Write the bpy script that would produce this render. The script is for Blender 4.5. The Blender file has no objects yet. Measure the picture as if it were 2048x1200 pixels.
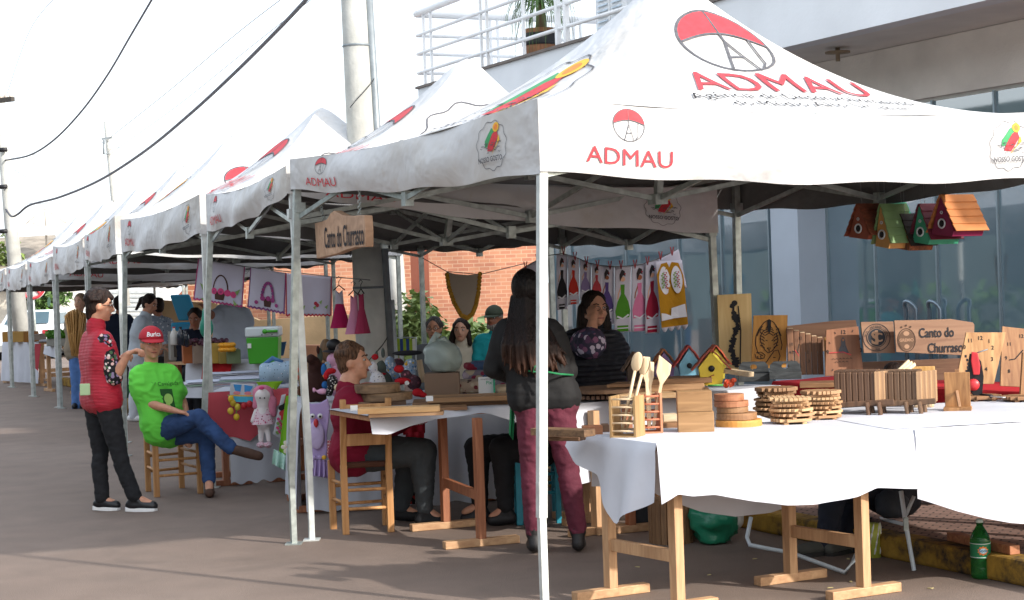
import bpy, math, random
from mathutils import Vector, Matrix, noise
from mathutils.geometry import tessellate_polygon
random.seed(7)
V = Vector
PI = math.pi
S = bpy.context.scene
COL = S.collection

# ------------------------------------------------------------------ camera
F = 3500.0                      # focal length in photo pixels (2048 wide)
CZ = 1.6
PITCH = math.atan(47 / 3500)
ROLL = math.radians(2.0)
_r0 = V((1, 0, 0)); _fw = V((0, math.cos(PITCH), -math.sin(PITCH))); _u0 = V((0, math.sin(PITCH), math.cos(PITCH)))
CR = math.cos(ROLL) * _r0 - math.sin(ROLL) * _u0
CU = math.sin(ROLL) * _r0 + math.cos(ROLL) * _u0
cd = bpy.data.cameras.new('camera'); cam = bpy.data.objects.new('camera', cd); COL.objects.link(cam)
cd.sensor_width = 36; cd.lens = 36 * F / 2048; cd.clip_start = .1; cd.clip_end = 2000
m = Matrix((CR, CU, -_fw)).transposed().to_4x4(); m.translation = V((0, 0, CZ)); cam.matrix_world = m
S.camera = cam

# ------------------------------------------------------------------ sky, sun, exposure
SUN_EL = math.radians(27); SUN_DIR = V((.81, -.59, 0)).normalized()
sd = bpy.data.lights.new('sun', 'SUN'); so = bpy.data.objects.new('sun', sd); COL.objects.link(so)
sd.energy = 3.3; sd.angle = math.radians(1.2); sd.color = (1, .94, .86)
_sv = V((SUN_DIR.x * math.cos(SUN_EL), SUN_DIR.y * math.cos(SUN_EL), math.sin(SUN_EL)))
so.rotation_euler = _sv.to_track_quat('Z', 'Y').to_euler(); so.location = (5, -5, 12)
W = bpy.data.worlds.new('World'); S.world = W; W.use_nodes = True
nt = W.node_tree; nt.nodes.clear()
wo = nt.nodes.new('ShaderNodeOutputWorld'); wb = nt.nodes.new('ShaderNodeBackground')
sk = nt.nodes.new('ShaderNodeTexSky'); sk.sky_type = 'NISHITA'; sk.sun_disc = False
sk.sun_elevation = SUN_EL; sk.sun_rotation = math.atan2(SUN_DIR.x, SUN_DIR.y)
sk.dust_density = 3.5; sk.air_density = 1.0
mx = nt.nodes.new('ShaderNodeMix'); mx.data_type = 'RGBA'; mx.inputs[0].default_value = .55
nt.links.new(sk.outputs[0], mx.inputs[6]); mx.inputs[7].default_value = (8.6, 9.1, 9.7, 1)   # thin bright cloud veil
nt.links.new(mx.outputs[2], wb.inputs[0]); wb.inputs[1].default_value = .15
nt.links.new(wb.outputs[0], wo.inputs[0])
S.view_settings.view_transform = 'Standard'; S.view_settings.look = 'None'
S.view_settings.exposure = .76; S.view_settings.gamma = 1
S.render.engine = 'CYCLES'

# ------------------------------------------------------------------ picture -> place
def ray(px, py):
    return _fw + CR * ((px - 1024) / F) + CU * ((600 - py) / F)
def P(px, py, d):
    return V((0, 0, CZ)) + ray(px, py) * d
def G(px, py, z=0.0):
    r = ray(px, py); t = (z - CZ) / r.z
    return V((0, 0, CZ)) + r * t
def PL(px, py, p0, n):
    r = ray(px, py); c = V((0, 0, CZ)); t = (p0 - c).dot(n) / r.dot(n)
    return c + r * t
UD = V((-.4292, .9032, 0)); VD = V((.9032, .4292, 0)); ZD = V((0, 0, 1)); XD = V((1, 0, 0)); YD = V((0, 1, 0))
def lerp(a, b, t): return a + (b - a) * t
def rotz(v, a): return V((v.x * math.cos(a) - v.y * math.sin(a), v.x * math.sin(a) + v.y * math.cos(a), v.z))

# ------------------------------------------------------------------ materials
def lin(c): return c / 12.92 if c <= .04045 else ((c + .055) / 1.055) ** 2.4
def hx(h): return tuple(lin(int(h[i:i + 2], 16) / 255) for i in (1, 3, 5))
MATS = {}
def nodes(name):
    m = bpy.data.materials.new(name); m.use_nodes = True; n = m.node_tree.nodes; l = m.node_tree.links
    return m, n, l, n['Principled BSDF']
def mixc(n, l, fac, a, b, mode='MIX'):
    x = n.new('ShaderNodeMix'); x.data_type = 'RGBA'; x.blend_type = mode
    for s, v in ((0, fac), (6, a), (7, b)):
        if hasattr(v, 'links') or hasattr(v, 'is_linked'): l.new(v, x.inputs[s])
        elif s: x.inputs[s].default_value = (*v, 1)
        else: x.inputs[s].default_value = v
    return x.outputs[2]
def tex(n, l, kind, scale, vec=None, **k):
    t = n.new('ShaderNodeTex' + kind)
    t.inputs['Scale'].default_value = scale
    if vec is not None: l.new(vec, t.inputs['Vector'])
    for a, b in k.items():
        if a in t.inputs: t.inputs[a].default_value = b
        else: setattr(t, a, b)
    return t
def ramp(n, l, src, stops, interp='LINEAR'):
    r = n.new('ShaderNodeValToRGB'); r.color_ramp.interpolation = interp; e = r.color_ramp.elements
    while len(e) < len(stops): e.new(.5)
    for i, (p, c) in enumerate(stops): e[i].position = p; e[i].color = (*c, 1) if len(c) == 3 else c
    l.new(src, r.inputs[0]); return r.outputs[0]
def g(v): return (v, v, v)
def coords(n, l, sc=(1, 1, 1), gen=False, rot=(0, 0, 0)):
    tc = n.new('ShaderNodeTexCoord'); mp = n.new('ShaderNodeMapping'); mp.inputs['Scale'].default_value = sc
    mp.inputs['Rotation'].default_value = rot
    l.new(tc.outputs['Generated' if gen else 'Object'], mp.inputs[0]); return mp.outputs[0]
def bump(n, l, b, src, st, dist=.01):
    x = n.new('ShaderNodeBump'); x.inputs['Strength'].default_value = st; x.inputs['Distance'].default_value = dist
    l.new(src, x.inputs['Height']); l.new(x.outputs[0], b.inputs['Normal'])
def plain(name, col, rough=.6, var=.15, ns=8, bs=0, bst=0, metal=0, spec=None, sss=0, trans=0, alpha=1, emit=0):
    if name in MATS: return MATS[name]
    if isinstance(col, str): col = hx(col)
    m, n, l, b = nodes(name)
    vec = coords(n, l)
    t = tex(n, l, 'Noise', ns, vec, Detail=6.0)
    lo = tuple(c * (1 - var) for c in col); hi = tuple(min(1, c * (1 + var)) for c in col)
    l.new(ramp(n, l, t.outputs[0], [(.3, lo), (.7, hi)]), b.inputs['Base Color'])
    b.inputs['Roughness'].default_value = rough; b.inputs['Metallic'].default_value = metal
    if spec is not None: b.inputs['Specular IOR Level'].default_value = spec
    if sss: b.inputs['Subsurface Weight'].default_value = sss; b.inputs['Subsurface Scale'].default_value = .01
    if trans: b.inputs['Transmission Weight'].default_value = trans
    if alpha < 1: b.inputs['Alpha'].default_value = alpha
    if bs:
        t2 = tex(n, l, 'Noise', bs, vec, Detail=4.0); bump(n, l, b, t2.outputs[0], bst)
    MATS[name] = m; return m
def cloth(name, col, rough=.85, var=.08, wr=5, wst=.5):
    return plain(name, col, rough, var, 3, wr, wst, spec=.2)
def wood(name, c1, c2, axis=0, k=14, rough=.6):
    if name in MATS: return MATS[name]
    if isinstance(c1, str): c1 = hx(c1); c2 = hx(c2)
    m, n, l, b = nodes(name)
    sc = [k, k, k]; sc[axis] = k * .09
    vec = coords(n, l, tuple(sc))
    t = tex(n, l, 'Noise', 2.2, vec, Detail=7.0, Distortion=1.2)
    t2 = tex(n, l, 'Noise', .35, vec, Detail=2.0)
    c = ramp(n, l, t.outputs[0], [(.3, c1), (.68, c2)])
    c = mixc(n, l, ramp(n, l, t2.outputs[0], [(.4, g(0)), (.7, g(.45))]), c, tuple(x * .6 for x in c1))
    l.new(c, b.inputs['Base Color']); b.inputs['Roughness'].default_value = rough
    bump(n, l, b, t.outputs[0], .25, .004)
    MATS[name] = m; return m
def floral(name, bg, pal, scale=30, thr=.42, rough=.85):
    """printed fabric: blobs of a palette over a ground colour"""
    if name in MATS: return MATS[name]
    bg = hx(bg) if isinstance(bg, str) else bg; pal = [hx(p) if isinstance(p, str) else p for p in pal]
    m, n, l, b = nodes(name); vec = coords(n, l)
    v = tex(n, l, 'Voronoi', scale, vec); s = n.new('ShaderNodeSeparateColor'); l.new(v.outputs['Color'], s.inputs[0])
    pc = ramp(n, l, s.outputs[0], [(i / len(pal), p) for i, p in enumerate(pal)], 'CONSTANT')
    mk = ramp(n, l, v.outputs['Distance'], [(thr - .04, g(1)), (thr, g(0))])
    l.new(mixc(n, l, mk, bg, pc), b.inputs['Base Color']); b.inputs['Roughness'].default_value = rough
    t2 = tex(n, l, 'Noise', 9, vec); bump(n, l, b, t2.outputs[0], .4)
    MATS[name] = m; return m
def check(name, a, bcol, scale=40):
    if name in MATS: return MATS[name]
    m, n, l, b = nodes(name); vec = coords(n, l, rot=(0, 0, .4)); t = tex(n, l, 'Checker', scale, vec)
    t.inputs[1].default_value = (*hx(a), 1); t.inputs[2].default_value = (*hx(bcol), 1)
    l.new(t.outputs[0], b.inputs['Base Color']); b.inputs['Roughness'].default_value = .9
    MATS[name] = m; return m

def canopy_mat():
    m, n, l, b = nodes('canopy_fabric'); vec = coords(n, l)
    t = tex(n, l, 'Noise', 1.6, vec, Detail=7.0); t3 = tex(n, l, 'Noise', 14, vec, Detail=5.0)
    out = ramp(n, l, t.outputs[0], [(.3, hx('#b9b4ac')), (.5, hx('#c8c9ca')), (.75, hx('#cfd0d2'))])
    out = mixc(n, l, ramp(n, l, t3.outputs[0], [(.62, g(0)), (.8, g(.4))]), out, hx('#b8ab9a'))
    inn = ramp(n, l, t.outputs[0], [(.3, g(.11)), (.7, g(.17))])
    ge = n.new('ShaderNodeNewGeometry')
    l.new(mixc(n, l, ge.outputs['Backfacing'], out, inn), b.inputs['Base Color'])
    b.inputs['Roughness'].default_value = .55
    w = tex(n, l, 'Noise', 2.6, vec, Detail=3.5, Distortion=.25); bump(n, l, b, w.outputs[0], .7, .09)
    return m
def asphalt_mat():
    m, n, l, b = nodes('asphalt'); vec = coords(n, l)
    t1 = tex(n, l, 'Noise', .5, vec, Detail=5.0); t2 = tex(n, l, 'Noise', 160, vec, Detail=3.0); t3 = tex(n, l, 'Noise', 3, vec, Detail=9.0)
    c = ramp(n, l, t1.outputs[0], [(.3, hx('#74645a')), (.7, hx('#817268'))])
    c = mixc(n, l, .8, c, ramp(n, l, t2.outputs[0], [(.3, g(.55)), (.72, g(1.35))]), 'MULTIPLY')
    c = mixc(n, l, .5, c, ramp(n, l, t3.outputs[0], [(.3, g(.75)), (.7, g(1.15))]), 'MULTIPLY')
    t4 = tex(n, l, 'Noise', 1.3, vec, Detail=8.0, Distortion=1.5); c = mixc(n, l, ramp(n, l, t4.outputs[0], [(.56, g(0)), (.74, g(.4))]), c, hx('#584d46'))
    t5 = tex(n, l, 'Voronoi', 260, vec); c = mixc(n, l, ramp(n, l, t5.outputs['Distance'], [(.12, g(.5)), (.2, g(0))]), c, hx('#a89c90'))
    l.new(c, b.inputs['Base Color']); b.inputs['Roughness'].default_value = .85
    bump(n, l, b, t2.outputs[0], .7, .006); return m
def brick_mat(name, c1, c2, mo, sc=1.0, rotz_=0.0):
    m, n, l, b = nodes(name); vec = coords(n, l)
    t = n.new('ShaderNodeTexBrick'); l.new(vec, t.inputs[0]); t.inputs['Scale'].default_value = sc
    t.inputs['Color1'].default_value = (*hx(c1), 1); t.inputs['Color2'].default_value = (*hx(c2), 1); t.inputs['Mortar'].default_value = (*hx(mo), 1)
    t.inputs['Mortar Size'].default_value = .012; t.inputs['Brick Width'].default_value = .3; t.inputs['Row Height'].default_value = .11
    ns = tex(n, l, 'Noise', 1.2, vec, Detail=7.0)
    l.new(mixc(n, l, .7, t.outputs[0], ramp(n, l, ns.outputs[0], [(.3, g(.65)), (.65, g(1.2))]), 'MULTIPLY'), b.inputs['Base Color'])
    b.inputs['Roughness'].default_value = .9; bump(n, l, b, t.outputs[1], -.5, .02); return m
def glass_mat():
    m, n, l, b = nodes('shop_glass'); vec = coords(n, l)
    t = tex(n, l, 'Noise', .5, vec, Detail=3.0)
    l.new(ramp(n, l, t.outputs[0], [(.35, hx('#546b76')), (.7, hx('#748f9b'))]), b.inputs['Base Color'])
    b.inputs['Roughness'].default_value = .03; b.inputs['IOR'].default_value = 1.6; b.inputs['Specular IOR Level'].default_value = .6
    b.inputs['Transmission Weight'].default_value = .2
    return m
MATS['canopy'] = canopy_mat(); MATS['asphalt'] = asphalt_mat()
M_ = lambda k: MATS[k]
white_cloth = cloth('white_cotton', '#c6c9d2', wr=3, wst=1.0)
galv = plain('galvanised_steel', '#a3aba8', .42, .25, 20, 60, .1, metal=.55)
galv_white = plain('worn_painted_steel', '#c5cac8', .45, .2, 12, 40, .1, metal=.25)
pine = wood('pine_wood', '#ad825d', '#d0a980', 2)
pine_h = wood('pine_wood_lengthwise', '#ad825d', '#d2ab82', 0)
redw = wood('reddish_wood', '#8a5136', '#b07350', 2)
dark_w = wood('dark_wood', '#5e4433', '#8a6a50', 0)
dark_wv = wood('dark_wood_upright', '#4e382a', '#775841', 2)
mid_w = wood('brown_wood', '#7d5a3c', '#a87c55', 0)
mid_wv = wood('brown_wood_upright', '#7d5a3c', '#a87c55', 2)
pale_w = wood('pale_wood', '#cbb08c', '#e6d2b2', 0)
pale_wv = wood('pale_wood_upright', '#cfb08a', '#e8cfae', 2)
black_m = plain('black_paint', '#15151a', .55, .2, 10)
ink = plain('black_ink', '#1c1c22', .8, .2, 30)
ink_soft = plain('faded_black_ink', '#55565c', .8, .3, 30)
red_ink = plain('red_print', '#c93640', .7, .15, 20)
green_ink = plain('green_print', '#3f9a62', .7, .1, 20)
yellow_ink = plain('yellow_print', '#e6b437', .7, .1, 20)
orange_ink = plain('orange_print', '#e58436', .7, .1, 20)
skin = plain('skin', '#c48f74', .5, .12, 30, sss=.05)
skin_d = plain('tanned_skin', '#9a644b', .5, .15, 30, sss=.05)
skin_p = plain('pale_skin', '#c99a82', .5, .12, 30, sss=.05)
white_p = plain('white_paint', '#e8e9ea', .5, .04, 3)

# ------------------------------------------------------------------ mesh builder
class MB:
    def __init__(s): s.v = []; s.f = []; s.mi = []; s.sm = []
    def add(s, vs, fs, mi=0, smooth=False):
        o = len(s.v); s.v += [tuple(v) for v in vs]
        for f in fs: s.f.append(tuple(i + o for i in f)); s.mi.append(mi); s.sm.append(smooth)
        return s
    def obox(s, c, ax, ay, az, hx_, hy, hz, mi=0):
        c = V(c); vs = [c + ax * (i * hx_) + ay * (j * hy) + az * (k * hz) for i in (-1, 1) for j in (-1, 1) for k in (-1, 1)]
        return s.add(vs, [(0, 1, 3, 2), (4, 6, 7, 5), (0, 4, 5, 1), (2, 3, 7, 6), (0, 2, 6, 4), (1, 5, 7, 3)], mi)
    def box(s, c, size, mi=0, rz=0):
        ax = rotz(XD, rz); ay = rotz(YD, rz)
        return s.obox(c, ax, ay, ZD, size[0] / 2, size[1] / 2, size[2] / 2, mi)
    def beam(s, a, b, w, h, mi=0, up=ZD):
        a = V(a); b = V(b); d = (b - a).normalized()
        if abs(d.dot(up)) > .98: up = UD
        sx = d.cross(up).normalized(); uu = sx.cross(d).normalized()
        return s.obox((a + b) / 2, d, sx, uu, (b - a).length / 2, w / 2, h / 2, mi)
    def tube(s, pts, r, n=8, mi=0, cap=True):
        pts = [V(p) for p in pts]; k = len(pts); rs = r if isinstance(r, (list, tuple)) else [r] * k
        vs = []; prev = None
        for i, p in enumerate(pts):
            d = (pts[min(i + 1, k - 1)] - pts[max(i - 1, 0)]).normalized()
            if prev is None:
                u = d.cross(ZD) if abs(d.z) < .95 else d.cross(XD)
            else: u = prev - d * prev.dot(d)
            u.normalize(); prev = u; w = d.cross(u)
            for j in range(n):
                a = 2 * PI * j / n; vs.append(p + (u * math.cos(a) + w * math.sin(a)) * rs[i])
        fs = [(i * n + j, i * n + (j + 1) % n, (i + 1) * n + (j + 1) % n, (i + 1) * n + j) for i in range(k - 1) for j in range(n)]
        if cap: fs += [tuple(range(n))[::-1], tuple(range((k - 1) * n, k * n))]
        return s.add(vs, fs, mi, True)
    def lathe(s, base, prof, n=20, mi=0, ax=ZD, sx=1.0):
        base = V(base); ax = ax.normalized(); u = (ax.cross(YD) if abs(ax.y) < .9 else ax.cross(XD)).normalized(); w = ax.cross(u)
        vs = []
        for (r, z) in prof:
            for j in range(n):
                a = 2 * PI * j / n; vs.append(base + ax * z + (u * math.cos(a) * sx + w * math.sin(a)) * r)
        k = len(prof)
        fs = [(i * n + j, i * n + (j + 1) % n, (i + 1) * n + (j + 1) % n, (i + 1) * n + j) for i in range(k - 1) for j in range(n)]
        fs += [tuple(range(n))[::-1], tuple(range((k - 1) * n, k * n))]
        return s.add(vs, fs, mi, True)
    def ring(s, c, R, r, ax, mi=0, n=20):
        ax = ax.normalized(); u = (ax.cross(ZD) if abs(ax.z) < .9 else ax.cross(XD)).normalized(); w = ax.cross(u)
        return s.tube([V(c) + u * (R * math.cos(2 * PI * i / n)) + w * (R * math.sin(2 * PI * i / n)) for i in range(n + 1)], r, 6, mi)
    def ell(s, c, rx, ry, rz, mi=0, ax=None, n=14, m_=9):
        c = V(c); ax = ax or (XD, YD, ZD); vs = []
        for i in range(1, m_):
            t = PI * i / m_
            for j in range(n):
                a = 2 * PI * j / n
                vs.append(c + ax[0] * (rx * math.sin(t) * math.cos(a)) + ax[1] * (ry * math.sin(t) * math.sin(a)) + ax[2] * (rz * math.cos(t)))
        vs += [c + ax[2] * rz, c - ax[2] * rz]; T = len(vs) - 2
        fs = [(i * n + j, (i + 1) * n + j, (i + 1) * n + (j + 1) % n, i * n + (j + 1) % n) for i in range(m_ - 2) for j in range(n)]
        fs += [(T, j, (j + 1) % n) for j in range(n)] + [(T + 1, (m_ - 2) * n + (j + 1) % n, (m_ - 2) * n + j) for j in range(n)]
        return s.add(vs, fs, mi, True)
    def cap(s, a, ra, b, rb, mi=0, n=14):
        """tapered capsule"""
        a = V(a); b = V(b); d = b - a; L = d.length
        if L < 1e-5: return s.ell(a, ra, ra, ra, mi)
        d /= L; u = (d.cross(ZD) if abs(d.z) < .9 else d.cross(XD)).normalized(); w = d.cross(u); ring = []
        for k in range(1, 5): t = PI / 2 * k / 4; ring.append((a - d * ra * math.cos(t), ra * math.sin(t)))
        for k in range(0, 4): t = PI / 2 * k / 4; ring.append((b + d * rb * math.sin(t), rb * math.cos(t)))
        vs = [p + (u * math.cos(2 * PI * j / n) + w * math.sin(2 * PI * j / n)) * r for p, r in ring for j in range(n)]
        K = len(ring); vs += [a - d * ra, b + d * rb]; T = K * n
        fs = [(i * n + j, i * n + (j + 1) % n, (i + 1) * n + (j + 1) % n, (i + 1) * n + j) for i in range(K - 1) for j in range(n)]
        fs += [(T, (j + 1) % n, j) for j in range(n)] + [(T + 1, (K - 1) * n + j, (K - 1) * n + (j + 1) % n) for j in range(n)]
        return s.add(vs, fs, mi, True)
    def prism(s, poly, o, ux, uy, th, mi=0):
        """outline in the (ux,uy) plane at o, thickened along ux x uy"""
        o = V(o); nn = ux.cross(uy).normalized(); k = len(poly)
        area = sum(poly[i][0] * poly[(i + 1) % k][1] - poly[(i + 1) % k][0] * poly[i][1] for i in range(k))
        if area < 0: poly = poly[::-1]
        fr = [o + ux * x + uy * y + nn * th / 2 for x, y in poly]; bk = [p - nn * th for p in fr]
        tri = tessellate_polygon([[V((x, y, 0)) for x, y in poly]])
        fs = []
        for t in tri:
            a, b_, c = [V((*poly[i], 0)) for i in t]
            if (b_ - a).cross(c - a).z < 0: t = t[::-1]
            fs.append(tuple(t)); fs.append(tuple(i + k for i in t[::-1]))
        fs += [(i, i + k, (i + 1) % k + k, (i + 1) % k) for i in range(k)]
        return s.add(fr + bk, fs, mi)
    def grid(s, fn, nu, nv, mi=0, smooth=True):
        vs = [fn(i / nu, j / nv) for j in range(nv + 1) for i in range(nu + 1)]; w = nu + 1
        return s.add(vs, [(j * w + i, j * w + i + 1, (j + 1) * w + i + 1, (j + 1) * w + i) for j in range(nv) for i in range(nu)], mi, smooth)
    def mesh(s, name, mats):
        me = bpy.data.meshes.new(name); me.from_pydata(s.v, [], s.f); 
        for m in (mats if isinstance(mats, (list, tuple)) else [mats]): me.materials.append(m)
        me.polygons.foreach_set('material_index', s.mi); me.polygons.foreach_set('use_smooth', s.sm); me.update()
        return me
    def build(s, name, mats, parent=None, label=None, cat=None, group=None, kind=None, bev=0, local=False, sol=0, sub=0):
        vs = s.v
        if not local and not s.v: return None
        off = V((0, 0, 0))
        if not local:
            xs = [v[0] for v in vs]; ys = [v[1] for v in vs]; zs = [v[2] for v in vs]
            off = V(((min(xs) + max(xs)) / 2, (min(ys) + max(ys)) / 2, min(zs)))
            s.v = [(v[0] - off.x, v[1] - off.y, v[2] - off.z) for v in vs]
        me = s.mesh(name, mats); o = bpy.data.objects.new(name, me); COL.objects.link(o)
        if parent is not None:
            o.parent = parent
            if not local:
                pm = parent.matrix_basis if parent.parent is None else parent.parent.matrix_basis @ parent.matrix_parent_inverse @ parent.matrix_basis
                o.matrix_parent_inverse = pm.inverted()
        o.location = off
        if bev:
            b = o.modifiers.new('bevel', 'BEVEL'); b.width = bev; b.segments = 2; b.limit_method = 'ANGLE'
        if sol:
            b = o.modifiers.new('solid', 'SOLIDIFY'); b.thickness = sol; b.offset = 0
        tag(o, label, cat, group, kind)
        return o
def tag(o, label=None, cat=None, group=None, kind=None):
    for k, v in (('label', label), ('category', cat), ('group', group), ('kind', kind)):
        if v: o[k] = v
    return o
def thing(name, loc, label, cat, group=None, rz=0):
    o = bpy.data.objects.new(name, None); COL.objects.link(o); o.empty_display_size = .1
    o.location = loc; o.rotation_euler = (0, 0, rz)
    o.matrix_basis = Matrix.Translation(V(loc)) @ Matrix.Rotation(rz, 4, 'Z')
    return tag(o, label, cat, group)
def copy_tree(o, parent=None):
    c = o.copy(); COL.objects.link(c)
    if parent: c.parent = parent
    for ch in list(o.children): copy_tree(ch, c)
    return c
def copy_thing(o, loc, rz=None, label=None, scale=None):
    c = copy_tree(o); c.location = loc
    if rz is not None: c.rotation_euler = (0, 0, rz)
    if label: c['label'] = label
    if scale: c.scale = (scale,) * 3
    return c
def wrinkle(o, amp, k=11):
    me = o.data; nr = [v.normal.copy() for v in me.vertices]
    for v, n_ in zip(me.vertices, nr):
        p = v.co; q = V((p.x * k, p.y * k, p.z * k * 1.5)); w = noise.noise(q) ; x = 1 - abs(noise.noise(q * 1.35 + V((7, 3, w)))) * 3.2
        v.co = p + n_ * (amp * max(0, .5 + .5 * w + .6 * max(-1, x)))
    me.update()
def remesh(o, vox, smooth=4, sub=False):
    md = o.modifiers.new('r', 'REMESH'); md.mode = 'VOXEL'; md.voxel_size = vox; md.use_smooth_shade = True
    if smooth: ms = o.modifiers.new('s', 'SMOOTH'); ms.iterations = smooth; ms.factor = .5
    dg = bpy.context.evaluated_depsgraph_get(); dg.update()
    me = bpy.data.meshes.new_from_object(o.evaluated_get(dg)); old = o.data; mats = list(old.materials)
    o.modifiers.clear(); o.data = me; me.materials.clear()
    for m_ in mats: me.materials.append(m_)
    me.polygons.foreach_set('use_smooth', [True] * len(me.polygons)); bpy.data.meshes.remove(old)
    return o

# ------------------------------------------------------------------ 2-D marks (lettering, emblems)
_tc = {}
def text2d(s, size, bold=0.0, wide=1.0):
    k = (s, bold)
    if k not in _tc:
        c = bpy.data.curves.new('t', 'FONT'); c.body = s; c.size = 1; c.align_x = 'CENTER'; c.offset = bold; c.resolution_u = 3
        o = bpy.data.objects.new('t', c); COL.objects.link(o)
        dg = bpy.context.evaluated_depsgraph_get(); dg.update(); me = bpy.data.meshes.new_from_object(o.evaluated_get(dg))
        _tc[k] = ([(v.co.x, v.co.y) for v in me.vertices], [tuple(p.vertices) for p in me.polygons])
        bpy.data.objects.remove(o); bpy.data.curves.remove(c); bpy.data.meshes.remove(me)
    vs, fs = _tc[k]
    return [(x * size * wide, y * size) for x, y in vs], fs
class Dec:
    """flat marks in metres on a (u,v) sheet, mapped by fn(u,v,lift) to the place"""
    def __init__(s, fn, fine=0): s.fn = fn; s.m = MB(); s.lv = 0; s.fine = fine
    def put(s, pts, fs, mi):
        s.lv += 1; L = .003 + .0004 * s.lv
        if s.fine:
            pts = list(pts); tr = [(f[0], f[i], f[i + 1]) for f in fs for i in range(1, len(f) - 1)]; fs = []
            while tr:
                t = tr.pop(); e = [(math.dist(pts[t[i]], pts[t[(i + 1) % 3]]), i) for i in range(3)]; m_, i = max(e)
                if m_ < s.fine: fs.append(t); continue
                p, q, r = t[i], t[(i + 1) % 3], t[(i + 2) % 3]; pts.append(((pts[p][0] + pts[q][0]) / 2, (pts[p][1] + pts[q][1]) / 2)); k = len(pts) - 1
                tr += [(p, k, r), (k, q, r)]
        P_ = [s.fn(x, y, L) for x, y in pts]
        s.m.add(P_, fs, mi)
    def poly(s, pts, mi=0):
        tri = tessellate_polygon([[V((x, y, 0)) for x, y in pts]]); s.put(pts, [tuple(t) for t in tri], mi)
    def stroke(s, pts, w, mi=0, close=False):
        if close: pts = list(pts) + [pts[0]]
        k = len(pts); out = []
        for i in range(k):
            a = pts[max(i - 1, 0)]; b = pts[min(i + 1, k - 1)]
            if close and i in (0, k - 1): a = pts[k - 2]; b = pts[1]
            dx, dy = b[0] - a[0], b[1] - a[1]; L = math.hypot(dx, dy) or 1
            ox, oy = -dy / L * w / 2, dx / L * w / 2
            out += [(pts[i][0] + ox, pts[i][1] + oy), (pts[i][0] - ox, pts[i][1] - oy)]
        s.put(out, [(2 * i, 2 * i + 1, 2 * i + 3, 2 * i + 2) for i in range(k - 1)], mi)
    def text(s, t, size, x=0, y=0, mi=0, bold=0.0, wide=1.0, arc=0.0):
        vs, fs = text2d(t, size, bold, wide)
        s.put([(x + a, y + b - arc * a * a) for a, b in vs], fs, mi)
    def circ(s, x, y, r, mi=0, n=18, sy=1): s.poly([(x + r * math.cos(2 * PI * i / n), y + sy * r * math.sin(2 * PI * i / n)) for i in range(n)], mi)
    def ring(s, x, y, r, w, mi=0, n=28, amp=0, k=0, sy=1):
        s.stroke([(x + (r + amp * math.sin(k * 2 * PI * i / n)) * math.cos(2 * PI * i / n), y + sy * (r + amp * math.sin(k * 2 * PI * i / n)) * math.sin(2 * PI * i / n)) for i in range(n)], w, mi, True)
    def build(s, name, mats, parent, label=None): return s.m.build(name, mats, parent, label=label)
def face_fn(o, ux, uy, nn=None):
    nn = nn or ux.cross(uy).normalized()
    return lambda u, v, L: o + ux * u + uy * v + nn * L
def emblem_kite(D, x, y, w, red=0, blk=1, lw=.03):
    q = lambda a, b: (x + a * w, y + b * w)
    top = [q(.5 * math.cos(PI * i / 14), .06 + .44 * math.sin(PI * i / 14)) for i in range(15)]
    sc = [q(-.5 + i / 12, .06 + .12 * abs(math.sin(2 * PI * i / 24 * 2 / 2 * 1.0)) * (1 if i else 0)) for i in range(13)]
    D.poly(top + sc[1:-1], red)
    D.stroke([q(.5 * math.cos(2 * PI * i / 30), .06 + (.44 if i <= 15 else .5) * math.sin(2 * PI * i / 30)) for i in range(30)], w * lw, blk, True)
    D.stroke(sc, w * lw, blk)
    for p in ([(0, .5), (0, .06)], [(0, .06), (-.16, -.42)], [(0, .06), (.14, -.43)], [(-.1, -.2), (.08, -.2)], [(.3, .12), (.26, -.3), (.2, -.38)]): D.stroke([q(*a) for a in p], w * lw * .9, blk)
def emblem_map(D, x, y, w, red=0, blk=1, grn=2, yel=3, org=4):
    q = lambda a, b: (x + a * w, y + b * w)
    D.stroke([q((.5 + .025 * math.sin(11 * 2 * PI * i / 66)) * math.cos(2 * PI * i / 66), (.5 + .025 * math.sin(11 * 2 * PI * i / 66)) * math.sin(2 * PI * i / 66)) for i in range(66)], w * .012, blk, True)
    D.poly([q(.02, .36), q(-.2, .12), q(-.22, -.02), q(-.12, .0), q(.02, .2), q(.14, .3)], grn)
    D.poly([q(.2, .3), q(.06, .24), q(-.1, .02), q(-.14, -.1), q(.04, -.12), q(.24, .16)], red)
    D.poly([q(.26, .2), q(.2, .02), q(.06, -.12), q(.0, -.2), q(.12, -.08), q(.3, .08)], yel)
    D.circ(*q(.17, .36), w * .1, yel); D.circ(*q(.17, .36), w * .06, org)
    rr = random.Random(3)
    for i in range(26):
        a = rr.uniform(-.34, .36); b = rr.uniform(-.16, .06)
        D.stroke([q(a, b), q(a + .04, b + rr.uniform(-.03, .03)), q(a + .07, b)], w * .013, blk)
    D.text('NOSSO GOSTO', w * .15, x, y - w * .33, blk, .02, .8)
EMB = [red_ink, ink_soft, green_ink, yellow_ink, orange_ink]

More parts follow.
